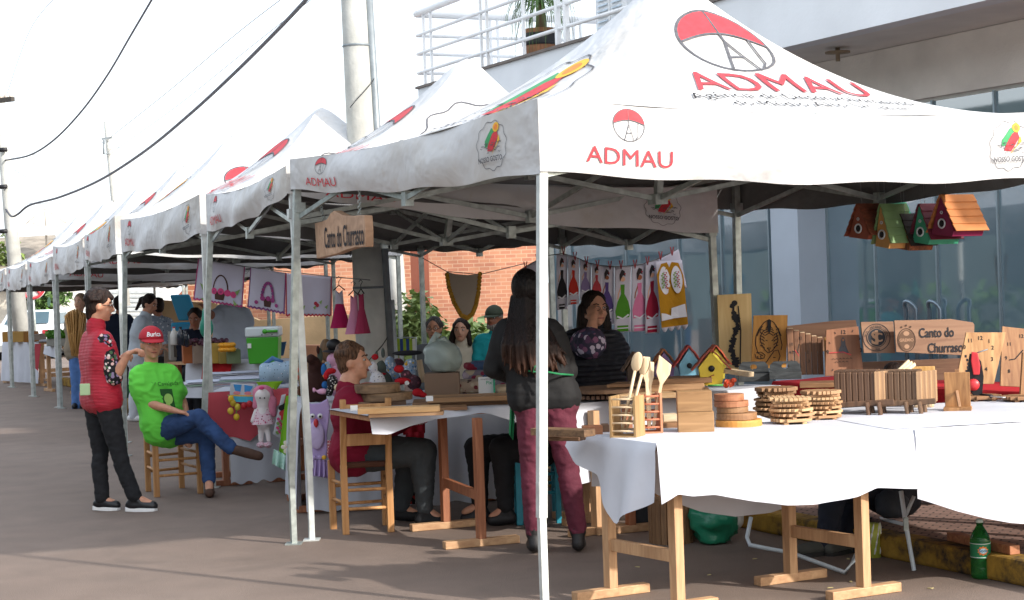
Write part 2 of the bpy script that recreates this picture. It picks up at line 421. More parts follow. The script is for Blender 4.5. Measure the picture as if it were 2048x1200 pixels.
# ================================================================== THE PLACE
# ---- ground
gm = MB()
def gz(y): return -.0125 * max(0, min(1, (y - 34) / 30)) * 45
xs = [-120, -60, -30, -15, 0, 15, 30, 60, 150]; ys = [-30, 0, 15, 34, 40, 46, 52, 58, 64, 90, 140, 260, 500]
gm.add([(x, y, gz(y)) for y in ys for x in xs], [(j * 9 + i, j * 9 + i + 1, (j + 1) * 9 + i + 1, (j + 1) * 9 + i) for j in range(12) for i in range(8)])
gm.build('street', MATS['asphalt'], kind='structure')
K0 = G(2048, 1175); K1 = G(1759, 1115); kd = UD
kb = K0 - UD * 6
yel = plain('worn_yellow_paint', '#8f6a14', .8, .5, 5, 20, .6)
def kerbmat():
    m, n, l, b = nodes('kerb_paint'); vec = coords(n, l); t = tex(n, l, 'Noise', 4.5, vec, Detail=8.0, Roughness=.7)
    l.new(ramp(n, l, t.outputs[0], [(.38, hx('#2e241c')), (.5, hx('#8a6a22')), (.62, hx('#a5802c'))]), b.inputs['Base Color']); b.inputs['Roughness'].default_value = .9
    bump(n, l, b, t.outputs[0], .6, .02); return m
km = MB()
def kerb_pt(u, v):
    a = v * PI / 2
    return kb + UD * (u * 30) + VD * (.035 * (1 - math.cos(a)) if v < 1 else .15) + ZD * (.0 + .13 * math.sin(a))
km.obox(kb + UD * 15 + VD * .075 + ZD * .065, UD, VD, ZD, 15, .075, .065)
km.build('kerb', kerbmat(), kind='structure', bev=.02)
def pave_mat():
    m, n, l, b = nodes('sidewalk_tiles'); vec = coords(n, l, rot=(0, 0, .44))
    t = n.new('ShaderNodeTexBrick'); l.new(vec, t.inputs[0]); t.inputs['Scale'].default_value = 1; t.inputs['Brick Width'].default_value = .1; t.inputs['Row Height'].default_value = .05
    t.inputs['Mortar Size'].default_value = .006
    t.inputs['Color1'].default_value = (*hx('#7a5f55'), 1); t.inputs['Color2'].default_value = (*hx('#8d7064'), 1); t.inputs['Mortar'].default_value = (*hx('#40322c'), 1)
    l.new(t.outputs[0], b.inputs['Base Color']); b.inputs['Roughness'].default_value = .9; bump(n, l, b, t.outputs[1], -.4, .01); return m
pm = MB(); pm.obox(kb + UD * 15 + VD * (.153 + 4) + ZD * .06, UD, VD, ZD, 15, 4, .06); pm.build('sidewalk', pave_mat(), kind='structure')

# ---- shop building with glass front
f0 = V((3.54, 15.0, 0)); FN = -VD                 # glass plane, facing the street
o0 = V((3.54, 12.1, 0))                           # edge of the overhang
shop = thing('shop_building', f0 + VD * 3, 'white two-storey building with glass shopfront, overhang and balcony behind the stalls', 'building')
wall_m = plain('white_wall_render', '#dcdfe2', .8, .06, 1.5, 30, .15)
grey_m = plain('grey_textured_render', '#d9d3ca', .9, .12, 2, 40, .5)
def fac(px, d0=None): return None
L0, L1 = -7.0, 7.2                                # along UD from f0
def fp(t, z, off=0): return f0 + UD * t + VD * off + ZD * z
def op(t, z, off=0): return o0 + UD * t + VD * off + ZD * z
mb = MB()
mb.obox(fp((L0 + L1) / 2, 3.24, .15), UD, VD, ZD, (L1 - L0) / 2, .15, .245)
mb.build('lintel_band', grey_m, shop)
mb = MB()   # slab: soffit between glass wall and overhang edge
e1 = (PL(968, 148, o0, VD) - o0).dot(UD); e0 = -4.0
mb.obox(op((e0 + e1 + .3) / 2, 3.54, 2.2), UD, VD, ZD, (e1 + .3 - e0) / 2, 2.0, .05)
mb.build('soffit', plain('soffit_paint', '#dedbd6', .9, .08, 2), shop)
mb = MB(); eL = (PL(835, 150, o0, VD) - o0).dot(UD)
mb.obox(op((e0 + eL) / 2, 3.70, .1), UD, VD, ZD, (eL - e0) / 2, .1, .27); mb.build('fascia', wall_m, shop)
mb = MB(); mb.obox(op((e0 + eL) / 2, 3.985, .1), UD, VD, ZD, (eL - e0) / 2 + .02, .13, .015); mb.build('capping', plain('dark_capping', '#6b625c', .8), shop)
# upper storey wall set back with louvred shutter
ud_ = (PL(1185, 50, o0 + VD * 1.5, VD) - o0).dot(UD)
mb = MB(); mb.obox(op((e0 + ud_) / 2, 5.2, 1.75), UD, VD, ZD, (ud_ - e0) / 2, .2, 1.6); mb.build('upper_wall', wall_m, shop)
mb = MB(); mb.obox(op(ud_ - .1, 5.2, 4.0), UD, VD, ZD, .1, 2.0, 1.6); mb.build('side_wall', wall_m, shop)
for a, b in ((1192, 1218), (1220, 1246)):
    A = (PL(a, 30, o0 + VD * 1.5, VD) - o0).dot(UD); B = (PL(b, 30, o0 + VD * 1.5, VD) - o0).dot(UD)
    sh = MB().obox(op((A + B) / 2, 5.1, 1.53), UD, VD, ZD, abs(A - B) / 2, .02, 1.1).build('shutter', white_p, shop)
    mb = MB()
    for k in range(34): mb.obox(op((A + B) / 2, 4.05 + k * .063, 1.5), UD, (VD + ZD * .8).normalized(), ZD, abs(A - B) / 2 - .04, .018, .004)
    mb.build('louvres', plain('shutter_blue_white', '#c5d2dc', .6), sh)
# column + glass panes + mullions
cA = (PL(1585, 500, f0, VD) - f0).dot(UD); cB = (PL(1640, 500, f0, VD) - f0).dot(UD)
MB().obox(fp((cA + cB) / 2, 1.55, -.02), UD, VD, ZD, abs(cA - cB) / 2, .22, 1.44).build('column', plain('column_paint', '#b9c5d2', .5, .05, 2), shop)
gl = glass_mat(); mull = plain('aluminium_mullion', '#8fa0a8', .35, .1, 5, metal=.4)
bx_ = [1700, 1800, 1878, 1982]
edges = [L0] + sorted([(PL(p, 500, f0, VD) - f0).dot(UD) for p in (1130, 1240, 1345, 1430, 1525, 1585)] + [(PL(p, 500, f0, VD) - f0).dot(UD) for p in (1640, 1735, 1858, 1982)]) + [L1]
for a, b in zip(edges[:-1], edges[1:]):
    if abs((a + b) / 2 - (cA + cB) / 2) < .3: continue
    pn = MB().obox(fp((a + b) / 2, 1.55, .1), UD, VD, ZD, (b - a) / 2 - .008, .006, 1.42).build('glass_pane', gl, shop)
    MB().obox(fp(b, 1.55, .085), UD, VD, ZD, .01, .014, 1.43).build('mullion', mull, shop)
MB().obox(fp((L0 + L1) / 2, .23, .05), UD, VD, ZD, (L1 - L0) / 2, .1, .1).build('plinth', plain('dark_plinth', '#42525a', .6), shop)
# interior: floor, back wall, some dark furniture
MB().obox(fp((L0 + L1) / 2, .08, 4), UD, VD, ZD, (L1 - L0) / 2, 3.9, .05).build('interior_floor', plain('interior_floor_tile', '#6d7478', .4), shop)
MB().obox(fp((L0 + L1) / 2, 1.7, 7.6), UD, VD, ZD, (L1 - L0) / 2, .1, 1.7).build('interior_wall', plain('interior_wall_paint', '#66727a', .8), shop)
MB().obox(fp(L1 - .1, 1.9, 3.9), UD, VD, ZD, .1, 3.6, 1.8).build('end_wall', wall_m, shop)
for p in (1880, 1832):   # door pull handles (U bars)
    t = (PL(p, 600, f0, VD) - f0).dot(UD); q = .07
    pts = [fp(t - q, .5, .02), fp(t - q, 1.2, .02)] + [fp(t + q * -math.cos(a), 1.2 + q * math.sin(a), .02 - .04 * math.sin(a)) for a in (.5, 1, 1.57, 2.1, 2.6)] + [fp(t + q, 1.2, .02), fp(t + q, .5, .02)]
    MB().tube([x - VD * .08 for x in pts], .018, 8).build('door_handle', plain('brushed_steel', '#8ea0ad', .3, .1, 5, metal=.6), shop)
lp = PL(1675, 95, fp(0, 3.49, 0), ZD)
MB().lathe(lp, [(.02, 0), (.02, -.03), (.11, -.035), (.11, -.05), (.02, -.055), (.02, -.12)], 14).build('ceiling_lamp_base', plain('old_brass', '#8c7c66', .5), shop)
# balcony railing
rail = MB(); rw = white_p
rz = [4.93, 4.66, 4.43, 4.19]
tR = (PL(823, 100, o0, VD) - o0).dot(UD) 
for i, z in enumerate(rz):
    r = .045 if i == 0 else .022
    rail.tube([op(-3.9, z, .08), op(tR, z, .08)], r, 8); rail.tube([op(tR, z, .08), op(tR, z, 3.6)], r, 8)
for px in (836, 850, 950, 962, 1035, 1103, 1120):
    t = (PL(px, 80, o0, VD) - o0).dot(UD); rail.beam(op(t, 3.9, .08), op(t, 4.93, .08), .03 if px < 1100 else .05, .03 if px < 1100 else .05)
for k in (1.1, 1.2, 2.3, 2.4, 3.5): rail.beam(op(tR, 3.9, k), op(tR, 4.93, k), .03, .03)
rail.build('balcony_railing', rw, shop)
# balcony slab underside left end
MB().obox(op(tR - .6, 3.85, 1.9), UD, VD, ZD, .7, 1.7, .1).build('balcony_slab', wall_m, shop)

# plant pot on balcony
pt = (PL(1082, 100, o0 + VD * .6, VD))
pot = thing('potted_plant', V((pt.x, pt.y, 3.95)), 'spiky drooping plant in a brown barrel pot on the balcony behind the white rail', 'plant')
b0 = V((pt.x, pt.y, 3.95)); s_ = 1.0
MB().lathe(b0, [(.17, 0), (.2, .15), (.21, .3), (.2, .46), (.17, .46), (.16, .4)], 18).build('pot', wood('barrel_wood', '#6a4228', '#9c6a44', 2), pot)
MB().lathe(b0, [(.215, .27), (.218, .3), (.218, .38), (.21, .41)], 18).build('band', black_m, pot)
MB().tube([b0 + ZD * .4, b0 + ZD * .75 + XD * .02], [.07, .035], 8).build('trunk', plain('plant_trunk', '#6d5a44', .9), pot)
mb = MB(); rr = random.Random(5)
for k in range(260):
    a = rr.uniform(0, 2 * PI); el = rr.uniform(.1, 1.4); L = rr.uniform(.5, .95); dh = V((math.cos(a), math.sin(a), 0)); p = b0 + ZD * rr.uniform(.72, 1.0); side = dh.cross(ZD) * .009
    pts = []
    for i in range(8):
        t = i / 7; pts.append(p + dh * (L * .55 * math.sin(t * 1.7) * math.cos(el * .6)) + ZD * (L * (t * math.sin(el) * .9 - t * t * 1.1)))
    vs = [x for i, q in enumerate(pts) for x in (q - side * (1 - i / 7.5), q + side * (1 - i / 7.5))]
    mb.add(vs, [(2 * i, 2 * i + 1, 2 * i + 3, 2 * i + 2) for i in range(7)], 0, True)
mb.build('foliage', plain('spiky_leaf', '#4d6b33', .6, .4, 4), pot)
# ---- tents
def tent(label, FLf, BLf, w, zb, zt, apex, lean, kinds=(0, 1), fine=True, rdir=None, feet=None, ash=(0, 0), sg=.23):
    """FLf, BLf: plan points of the front-left and back-left corners; zb/zt: valance bottom/top heights (FL,FR,BR,BL)"""
    FL = V((FLf[0], FLf[1], 0)); BL = V((BLf[0], BLf[1], 0)); sd_ = (BL - FL).normalized()
    fd = rdir or V((sd_.y, -sd_.x, 0)); FR = FL + fd * w; BR = BL + fd * w
    C4 = [FL, FR, BR, BL]; T = (FL + FR + BR + BL) / 4 + ZD * apex + V((ash[0], ash[1], 0))
    root = thing('canopy_tent', (FL + FR + BR + BL) / 4, label, 'tent', 'white market tents in a row along the street')
    def corner(k, z): return C4[k % 4] + ZD * z[k % 4]
    seed = FL.x * 3.1
    def roof(k, u, v, L=0):
        a = corner(k, zt); b = corner(k + 1, zt)
        a = a + (a - T).normalized() * 0; e = lerp(a, b, u)
        bow = -.05 * math.sin(PI * u)
        p = lerp(e, T, v) + ZD * (-sg * 4 * v * (1 - v) * (.75 + .25 * (2 * u - 1) ** 2) + bow * (1 - v))
        if v > .93: p.z -= (v - .93) ** 2 * 9
        nn = (b - a).cross(T - a).normalized()
        p = p + nn * (.018 * noise.noise(p * 2.2) * math.sin(PI * min(1, v * 3) / 2) * math.sin(PI * u) + L)
        return p
    def val(k, u, w_, L=0):
        a = corner(k, zt); b = corner(k + 1, zt); e = lerp(a, b, u) + ZD * (-.05 * math.sin(PI * u)); ab = corner(k, zb); bb = corner(k + 1, zb)
        lo = lerp(ab, bb, u) + ZD * (-.045 * math.sin(PI * u) ** 1 + .008 * math.sin(u * 23 + seed))
        nn = (b - a).cross(ZD).normalized()
        wob = .035 * noise.noise(V((u * 6 + seed, w_ * 1.5, k))) + .012 * math.sin(u * 17 + w_ * 4 + seed) * w_
        p = lerp(e, lo, w_) + nn * (wob * math.sin(PI * u) + .035 * math.sin(PI * w_) * math.sin(PI * u) + L)
        return p
    mb = MB()
    for k in range(4):
        mb.grid(lambda u, v: roof(k, u, v), 40, 30)
        mb.grid(lambda u, v: val(k, 1 - u, v), 36, 6)
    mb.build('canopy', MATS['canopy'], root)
    # legs
    for k in range(4):
        top = corner(k, zt) - ZD * .06; inn = (T - corner(k, zt)); inn.z = 0; inn.normalize()
        top = top + inn * .05; ft = (V((feet[k][0], feet[k][1], feet[k][2] if len(feet[k]) > 2 else 0)) if feet and feet[k] else C4[k] + inn * .05 + lean[k] if lean else C4[k] + inn * .05)
        mb = MB(); up = fd
        mb.beam(ft + ZD * .45, top, .042, .042, 0, fd); mb.beam(ft, ft + ZD * .62, .034, .034, 0, fd); mb.obox(ft + ZD * .004, XD, YD, ZD, .05, .05, .004)
        mb.obox(top - ZD * .24, fd, sd_, ZD, .03, .03, .03)
        mb.build('leg', galv_white if k in (0,) else galv, root)
    # scissor frame
    mb = MB(); hub = (FL + FR + BR + BL) / 4 + ZD * (min(zb) + .02); t_ = .028
    for k in range(4):
        inn = (T - corner(k, zt)); inn.z = 0; inn.normalize(); in2 = (T - corner(k + 1, zt)); in2.z = 0; in2.normalize()
        a = corner(k, zt) + inn * .06; b = corner(k + 1, zt) + in2 * .06; hi = V((0, 0, -.08)); lo = V((0, 0, -.36))
        for (t0, z0, t1, z1) in ((0, hi, .5, lo), (0, lo, .5, hi), (.5, lo, 1, hi), (.5, hi, 1, lo)):
            off = (T - a); off.z = 0; off = off.normalized() * (.012 if z0 is hi else -.012)
            mb.beam(lerp(a, b, t0) + z0 + off, lerp(a, b, t1) + z1 + off, .016, t_)
        mid = lerp(a, b, .5); mb.obox(mid + lo, fd, sd_, ZD, .025, .025, .04); mb.obox(mid + hi, fd, sd_, ZD, .025, .025, .04)
        for (z0, h1) in ((hi, -.0), (lo, .34)):
            mb.beam(mid + z0, hub + ZD * h1, .016, t_)
    mb.beam(hub - ZD * .02, V((T.x, T.y, T.z - .1)), .04, .04); mb.obox(hub, fd, sd_, ZD, .04, .04, .03); mb.obox(hub + ZD * .34, fd, sd_, ZD, .04, .04, .03)
    mb.build('roof_frame', galv, root)
    # printed marks
    if fine:
        for k in (0, 3, 2) if fine > 1 else (0, 3):
            a = corner(k, zt); b = corner(k + 1, zt); W_ = (b - a).length
            rev = (lambda u: u / W_)
            hh = (zt[k] - zb[k])
            def vf(u, v, L, k=k, W_=W_): return val(k, u / W_, .5 - v / .36, L)
            xa, xb = (.48, W_ - .42)
            D = Dec(vf, .08); emblem_kite(D, xa, .075, .17, lw=.025); D.text('ADMAU', .118, xa, -.12, 0, .0, 1.12); D.build('printed_emblem', EMB, root)
            D = Dec(vf, .08); emblem_map(D, xb, 0.0, .27); D.build('printed_emblem', EMB, root)
        for k, kd_ in ((0, kinds[0]), (3, kinds[1])):
            a = corner(k, zt); b = corner(k + 1, zt); W_ = (b - a).length; sl = (T - (a + b) / 2).length
            def rf(u, v, L, k=k, W_=W_, sl=sl):
                vv = v / sl; return roof(k, .5 + (u / W_) / max(.2, 1 - vv), vv, L + .003)
            D = Dec(rf, .05)
            if kd_ == 0:
                emblem_kite(D, .07, 1.12, .56, lw=.028); D.text('ADMAU', .35, .17, .60, 0, 0, .92)
                D.text('Agência de Desenvolvimento', .14, .2, .46, 5, 0, .85); D.text('do Médio Alto Uruguai', .14, .22, .31, 5, 0, .85)
            else: emblem_map(D, 0, .75, 1.0)
            D.build('printed_logo', EMB + [ink], root)
    return root, roof, val, C4
f_ = lambda px, py: tuple(G(px, py)[:2])
R1 = V((2.92, 1.3, 0)).normalized()
t1 = tent('nearest white tent, with large red parachute logo, over the wood stall', (.155, 8.3), (-1.34, 10.8), 3.2,
          (2.09, 2.04, 2.0, 2.18), (2.44, 2.40, 2.32, 2.37), 3.36, None, (0, 1), 2, rdir=R1, ash=(.10, 0), sg=.27, feet=[G(1090, 1224)[:], None, (1.53, 11.95, .0), G(588, 1088)[:]])
FD2 = V((.93, .37, 0)); tents = [t1]
t2 = tent('second white tent in the row, with map and sun logo on its front slope', (-1.38, 10.92), (-2.35, 13.6), 2.98,
          (2.16, 1.85, 1.85, 2.03), (2.34, 2.16, 2.18, 2.32), 3.24, None, (1, 0), 2, ash=(.2, 0), feet=[(-1.30, 10.9), (1.40, 12.0, 0), None, G(412, 985)[:]])
t3 = tent('third white tent in the row, over the embroidered cloths and the green cooler', (-2.45, 13.9), (-3.75, 16.9), 3.1,
          (2.03, 1.9, 1.9, 1.97), (2.34, 2.2, 2.2, 2.28), 3.25, None, (1, 0), 1, feet=[None, None, None, G(252, 912)[:]])
t4 = tent('fourth white tent in the row, its sunlit front valance strip beside two close poles', (-4.12, 18.3), (-5.15, 21.2), 3.1,
          (1.98, 1.88, 1.88, 1.98), (2.38, 2.2, 2.2, 2.28), 3.38, None, (0, 1), 1)
lab = ['fifth white tent in the row, behind the standing woman with the red vest', 'sixth white tent in the row, over the green vegetables table', 'seventh white tent in the row, second from the far left end', 'farthest white tent at the far left end of the row']
zz = [(1.9, 2.24), (1.78, 2.1), (1.72, 2.06), (1.70, 2.04)]
for i in range(4):
    a = V((-5.22 - 1.16 * i, 21.4 + 2.9 * i)); b = a + V((-1.08, 2.72)); zb_, zt_ = zz[i]
    tent(lab[i], a, b, 3.1, (zb_, zb_ - .05, zb_ - .05, zb_ - .04), (zt_, zt_ - .04, zt_ - .04, zt_), 3.27 - .06 * i, None, (0, 1) if i % 2 else (1, 0), 1)
# ================================================================== helpers on the picture
def proj(v):
    d = V(v) - V((0, 0, CZ)); z = d.dot(_fw); return 1024 + F * d.dot(CR) / z, 600 - F * d.dot(CU) / z
def zat(p, py):
    a = proj((p[0], p[1], 0))[1]; b = proj((p[0], p[1], 1))[1]; return (py - a) / (b - a)
def interp(tab, x):
    if x <= tab[0][0]: return tab[0][1]
    for (a, b), (c, d) in zip(tab[:-1], tab[1:]):
        if x <= c: return b + (d - b) * (x - a) / max(1e-6, c - a)
    return tab[-1][1]
TZ = .8
def T(px, py, z=TZ): return G(px, py, z)
def sc(p): return F / (V(p) - V((0, 0, CZ))).dot(_fw)          # px per metre there
def skirt(mb, A, B, hem, n=60, amp=.02, freq=9, out=None, mi=0, z0=None, rows=10, seed=0):
    A = V(A); B = V(B); L = (B - A).length; out = out or V(((B - A).y, -(B - A).x, 0)).normalized()
    def fn(u, v):
        p = lerp(A, B, u); zt_ = p.z if z0 is None else z0; h = hem(u) if callable(hem) else zat(p, interp(hem, proj(p)[0]))
        h = min(h, zt_ - .004)
        w = amp * (math.sin(u * L * freq + seed + .8 * math.sin(u * L * freq * .37 + seed)) + .5 * math.sin(u * L * freq * 2.3 + 2 * seed + v)) * v ** .7
        q = p + out * (w + .012 + .03 * v); q.z = zt_ + .004 + (h - zt_ - .004) * v
        if v < .12: q -= out * .012 * (1 - v / .12)
        return q
    mb.grid(fn, n, rows, mi)
def top(mb, A, B, back, z, mi=0, n=14, wr=.002):
    A = V(A); B = V(B)
    def fn(u, v):
        p = lerp(A, B, u) + back * v; p.z = z + .004 + wr * noise.noise(p * 7) ; return p
    mb.grid(fn, n, 6, mi)
def quadtop(mb, c4, z, th, mi=0):
    vs = [V((p[0], p[1], z - th)) for p in c4] + [V((p[0], p[1], z)) for p in c4]
    mb.add(vs, [(3, 2, 1, 0), (4, 5, 6, 7), (0, 1, 5, 4), (1, 2, 6, 5), (2, 3, 7, 6), (3, 0, 4, 7)], mi)
def trestle(root, near, far, fd, h, mat, w=.06, foot=.42, matf=None, bar=.26):
    near = V(near); far = V(far); near.z = far.z = 0
    dd = (far - near).normalized()
    for p in (near, far):
        MB().beam(p + ZD * .045, p + ZD * h, w, w * .8, 0, fd).build('leg', mat, root, bev=.003)
        MB().beam(p - fd * foot / 2 + ZD * .024 - dd * .0, p + fd * foot / 2 + ZD * .024, w, .045).build('foot_bar', matf or mat, root, bev=.004)
    MB().beam(near + ZD * bar + dd * w * .4, far + ZD * bar - dd * w * .4, .03, w).build('crossbar', mat, root, bev=.003)

# ================================================================== far background
# opposite side of the street, out of view, added to darken the shop glass reflections
ob = thing('added_street_building', (-13, 14, 0), 'long plastered building across the street, out of view, added to darken the shop glass reflections', 'building')
MB().obox(V((-14.5, 14, 2.4)), UD, VD, ZD, 22, 2, 2.4).build('wall', plain('far_side_plaster', '#4f5a5a', .9, .2, 1), ob)
for k in range(-4, 5): MB().obox(V((-14.5, 14, 1.7)) + UD * (k * 4.2) + VD * 2.02, UD, VD, ZD, .7, .03, .7).build('window', plain('far_side_window', '#1d2428', .2), ob)
hedge = MB(); rr = random.Random(2)
for k in range(700):
    p = V((-12.0, 14, 0)) + UD * rr.uniform(-18, 18) + VD * rr.uniform(0, .8) + ZD * rr.uniform(.1, 1.1)
    a = V((rr.uniform(-1, 1), rr.uniform(-1, 1), rr.uniform(-1, 1))).normalized() * .16; b = V((rr.uniform(-1, 1), rr.uniform(-1, 1), rr.uniform(-1, 1))).normalized() * .16
    hedge.add([p - a, p + b, p + a, p - b], [(0, 1, 2, 3)])
hedge.build('hedge', plain('hedge_leaf', '#3f5a30', .8), label='clipped green hedge along the far side of the street, out of view, added to darken the shop glass reflections', cat='hedge')

bricks = brick_mat('orange_bricks', '#bb8668', '#a8705a', '#bf9a80', 1.6)
def wallpx(name, label, cat, pts, d, th, mat, yaw=0.0, dep=None, kind=None, parent=None, build=True):
    """a solid with the outline pts (photo pixels) standing at depth d, turned by yaw, th metres thick"""
    o = P(sum(p[0] for p in pts) / len(pts), 600, d); ux = rotz(XD, yaw); nn = ux.cross(ZD)
    q = []
    for p in pts:
        w = PL(p[0], p[1], o, nn); q.append(((w - o).dot(ux), w.z - o.z))
    mb = MB(); mb.prism(q, o - nn * 0, ux, ZD, th)
    if not build: return mb, o, ux
    return mb.build(name, mat, parent, label, cat, kind=kind)
bh = thing('brick_building', P(800, 700, 31), 'orange brick house wall behind the stalls', 'building')
# brick texture needs wall-aligned coordinates: build the wall along X and stand it up
def wall_brick(mat, x0, x1, z0, z1, y, root, name, slope=None, yaw=0):
    mb = MB(); L = x1 - x0
    poly = [(0, z0), (L, z0), (L, z1), (slope or 0, z1)] + ([(0, slope and z1 - 1.4)] if slope else [])
    poly = [(a, b) for a, b in poly]
    # local frame: x along the wall, y up (so the brick pattern lies in the wall), z = thickness
    mb.prism([(a, b) for a, b in poly], V((0, 0, 0)), XD, YD, .3)
    o = mb.build(name, mat, root, local=True)
    o.matrix_basis = Matrix.Translation(V((x0, y, 0)) - root.location) @ Matrix.Rotation(yaw, 4, 'Z') @ Matrix.Rotation(PI / 2, 4, 'X')
    return o
x0 = P(495, 600, 31).x; x1 = P(1085, 600, 31).x
wall_brick(bricks, x0, x1, -.3, 3.3, 31, bh, 'wall')
greyb = brick_mat('grey_patch_bricks', '#9a7a68', '#b08468', '#c8ab90', 1)
mb = MB(); rr = random.Random(4)
tile = plain('old_roof_tile', '#9c5a3c', .9, .3, 6)
MB().obox(V(((x0 + x1) / 2, 31.6, 3.4)), XD, YD, ZD, (x1 - x0) / 2 + .3, .9, .1).build('roof_edge', tile, bh)
gb = thing('brick_house', P(350, 700, 36), 'low brick house with sloping gable beside the plaster wall', 'building')
wall_brick(brick_mat('worn_bricks', '#a6684c', '#94593f', '#b99b80', 1), P(300, 600, 36).x, P(500, 600, 36).x, -.3, 2.2, 36, gb, 'wall', slope=1.3)
plas = plain('weathered_plaster', '#c9ad85', .95, .3, 1.3, 12, .4)
wallpx('plaster_wall', 'weathered beige plaster boundary wall in the sun behind the cloths', 'wall', [(318, 720), (318, 600), (430, 606), (520, 640), (640, 632), (730, 628), (730, 740)], 28, .25, plas)
wallpx('plaster_wall', 'short pinkish plaster wall below the brick house, left of the concrete pole', 'wall', [(590, 740), (590, 690), (655, 690), (655, 740)], 26.5, .25, plain('pink_plaster', '#b07f62', .95, .3, 2, 12, .4))
wh = thing('white_house', P(230, 640, 60), 'white house with louvred upper wall behind the woman in the white coat', 'building')
wallpx('wall', None, None, [(126, 700), (126, 545), (180, 540), (335, 545), (335, 700)], 60, 3, plain('bright_white_wall', '#d8dad8', .8, .05, 2), parent=wh)
mb = MB()
for k in range(9):
    a = PL(200, 575 + k * 9, V((0, 58.3, 0)), YD); b = PL(325, 575 + k * 9, V((0, 58.3, 0)), YD); mb.beam(a, b, .04, .07)
mb.build('louvres', plain('louvre_grey', '#a9aeb0', .7), wh)
th_ = thing('tiled_house', P(60, 640, 60), 'house with weathered grey tile roof at the far left', 'building')
tm = plain('grey_roof_tile', '#8d8478', .95, .35, 2.5, 18, .8)
wallpx('wall', None, None, [(-60, 700), (-60, 545), (130, 545), (130, 700)], 60, 5, plain('pale_house_wall', '#cfc8ba', .9), parent=th_)
a = P(-40, 478, 63); b = P(110, 470, 63); c_ = P(160, 560, 57); d_ = P(-90, 560, 57)
MB().add([d_, c_, b, a, d_ - ZD * .2, c_ - ZD * .2, b - ZD * .2 + YD * .3, a - ZD * .2 + YD * .3], [(0, 1, 2, 3), (4, 7, 6, 5), (0, 4, 5, 1), (1, 5, 6, 2), (2, 6, 7, 3), (3, 7, 4, 0)]).build('roof', tm, th_)
dish = thing('satellite_dish', P(92, 470, 59.5), 'large mesh satellite dish standing above the grey roof', 'satellite dish')
dp = P(92, 456, 59.5); ax_ = V((.1, -.5, .85)).normalized()
mesh_m = plain('dish_mesh', '#b5b1ab', .7, .1, 4)
MB().lathe(dp, [(.02, 0), (.3, .02), (.6, .09), (.8, .17), (.82, .17), (.6, .07), (.3, 0), (.02, -.02)], 20, 0, ax_).build('reflector', mesh_m, dish)
MB().tube([dp, dp - ZD * .9], .04, 6).build('mast', mesh_m, dish)
MB().tube([dp + ax_ * .75, dp + ax_ * .1], .02, 5).tube([dp + ax_ * .75, dp + ax_ * .17 + XD * .7], .012, 4).tube([dp + ax_ * .75, dp + ax_ * .17 - XD * .7], .012, 4).build('feed_arm', mesh_m, dish)

# ---- leafy plants
def leafy(name, label, c, rad, n, ls, col1, seed=1, group=None, trunk=True, cat='bush'):
    rr = random.Random(seed); base = V((c.x, c.y, c.z - rad[2])); root = thing(name, base, label, cat, group)
    mb = MB(); cl = [V((rr.gauss(0, .45), rr.gauss(0, .45), rr.gauss(0, .42))) for _ in range(14)]
    for k in range(n):
        q = cl[k % 14] + V((rr.gauss(0, .26), rr.gauss(0, .26), rr.gauss(0, .24)))
        if q.length > 1.15: continue
        p = c + V((q.x * rad[0], q.y * rad[1], q.z * rad[2])); L = ls * rr.uniform(.6, 1.3)
        d = V((rr.uniform(-1, 1), rr.uniform(-1, 1), rr.uniform(-.8, .5))).normalized(); s_ = d.cross(V((rr.uniform(-1, 1), rr.uniform(-1, 1), 1))).normalized() * L * .26
        mb.add([p, p + d * L * .4 + s_, p + d * L - ZD * L * .15, p + d * L * .4 - s_], [(0, 1, 2, 3)], rr.choice((0, 0, 1)))
    a = plain(col1 + '_leaf', col1, .5, .35, 1.2); b = plain(col1 + '_leaf_dark', tuple(x * .55 for x in hx(col1)), .6, .3, 2)
    mb.build('foliage', [a, b], root)
    mb = MB(); bm = plain('bark', '#5a4a3a', .9, .3, 10)
    for k in range(5 if trunk else 3):
        q = cl[k]; mb.tube([base + V((q.x * .1, q.y * .1, 0)), lerp(base, c + V((q.x * rad[0], q.y * rad[1], q.z * rad[2])), .6), c + V((q.x * rad[0], q.y * rad[1], q.z * rad[2])) * .999], [.04, .025, .01], 5)
    mb.build('stems', bm, root)
    return root
leafy('broadleaf_bush', 'bright green broad-leaved bush right of the concrete pole', P(826, 665, 24), (.42, .4, .5), 1700, .16, '#9fb56a', 1)
leafy('broadleaf_bush', 'green bush behind the seated woman in the cream sweater', P(905, 688, 25), (.5, .45, .42), 1100, .2, '#a3b870', 2)
leafy('broadleaf_bush', 'low green bush beside the seated man in the green cap', P(965, 694, 25.5), (.45, .4, .38), 800, .2, '#9fb46a', 6)
leafy('garden_tree', 'dense green tree behind the no-parking sign at the far left', P(88, 588, 57), (.75, .7, .62), 1300, .24, '#56743a', 3, cat='tree')
leafy('garden_tree', 'yellowish green tree at the left edge beneath the tiled roof', P(8, 545, 59), (.8, .7, 1.2), 1300, .25, '#6f8440', 4, cat='tree')
leafy('garden_tree', 'small bush at the far left edge behind the white car', P(10, 592, 58), (.6, .5, .5), 500, .2, '#4f6b36', 5, cat='tree')

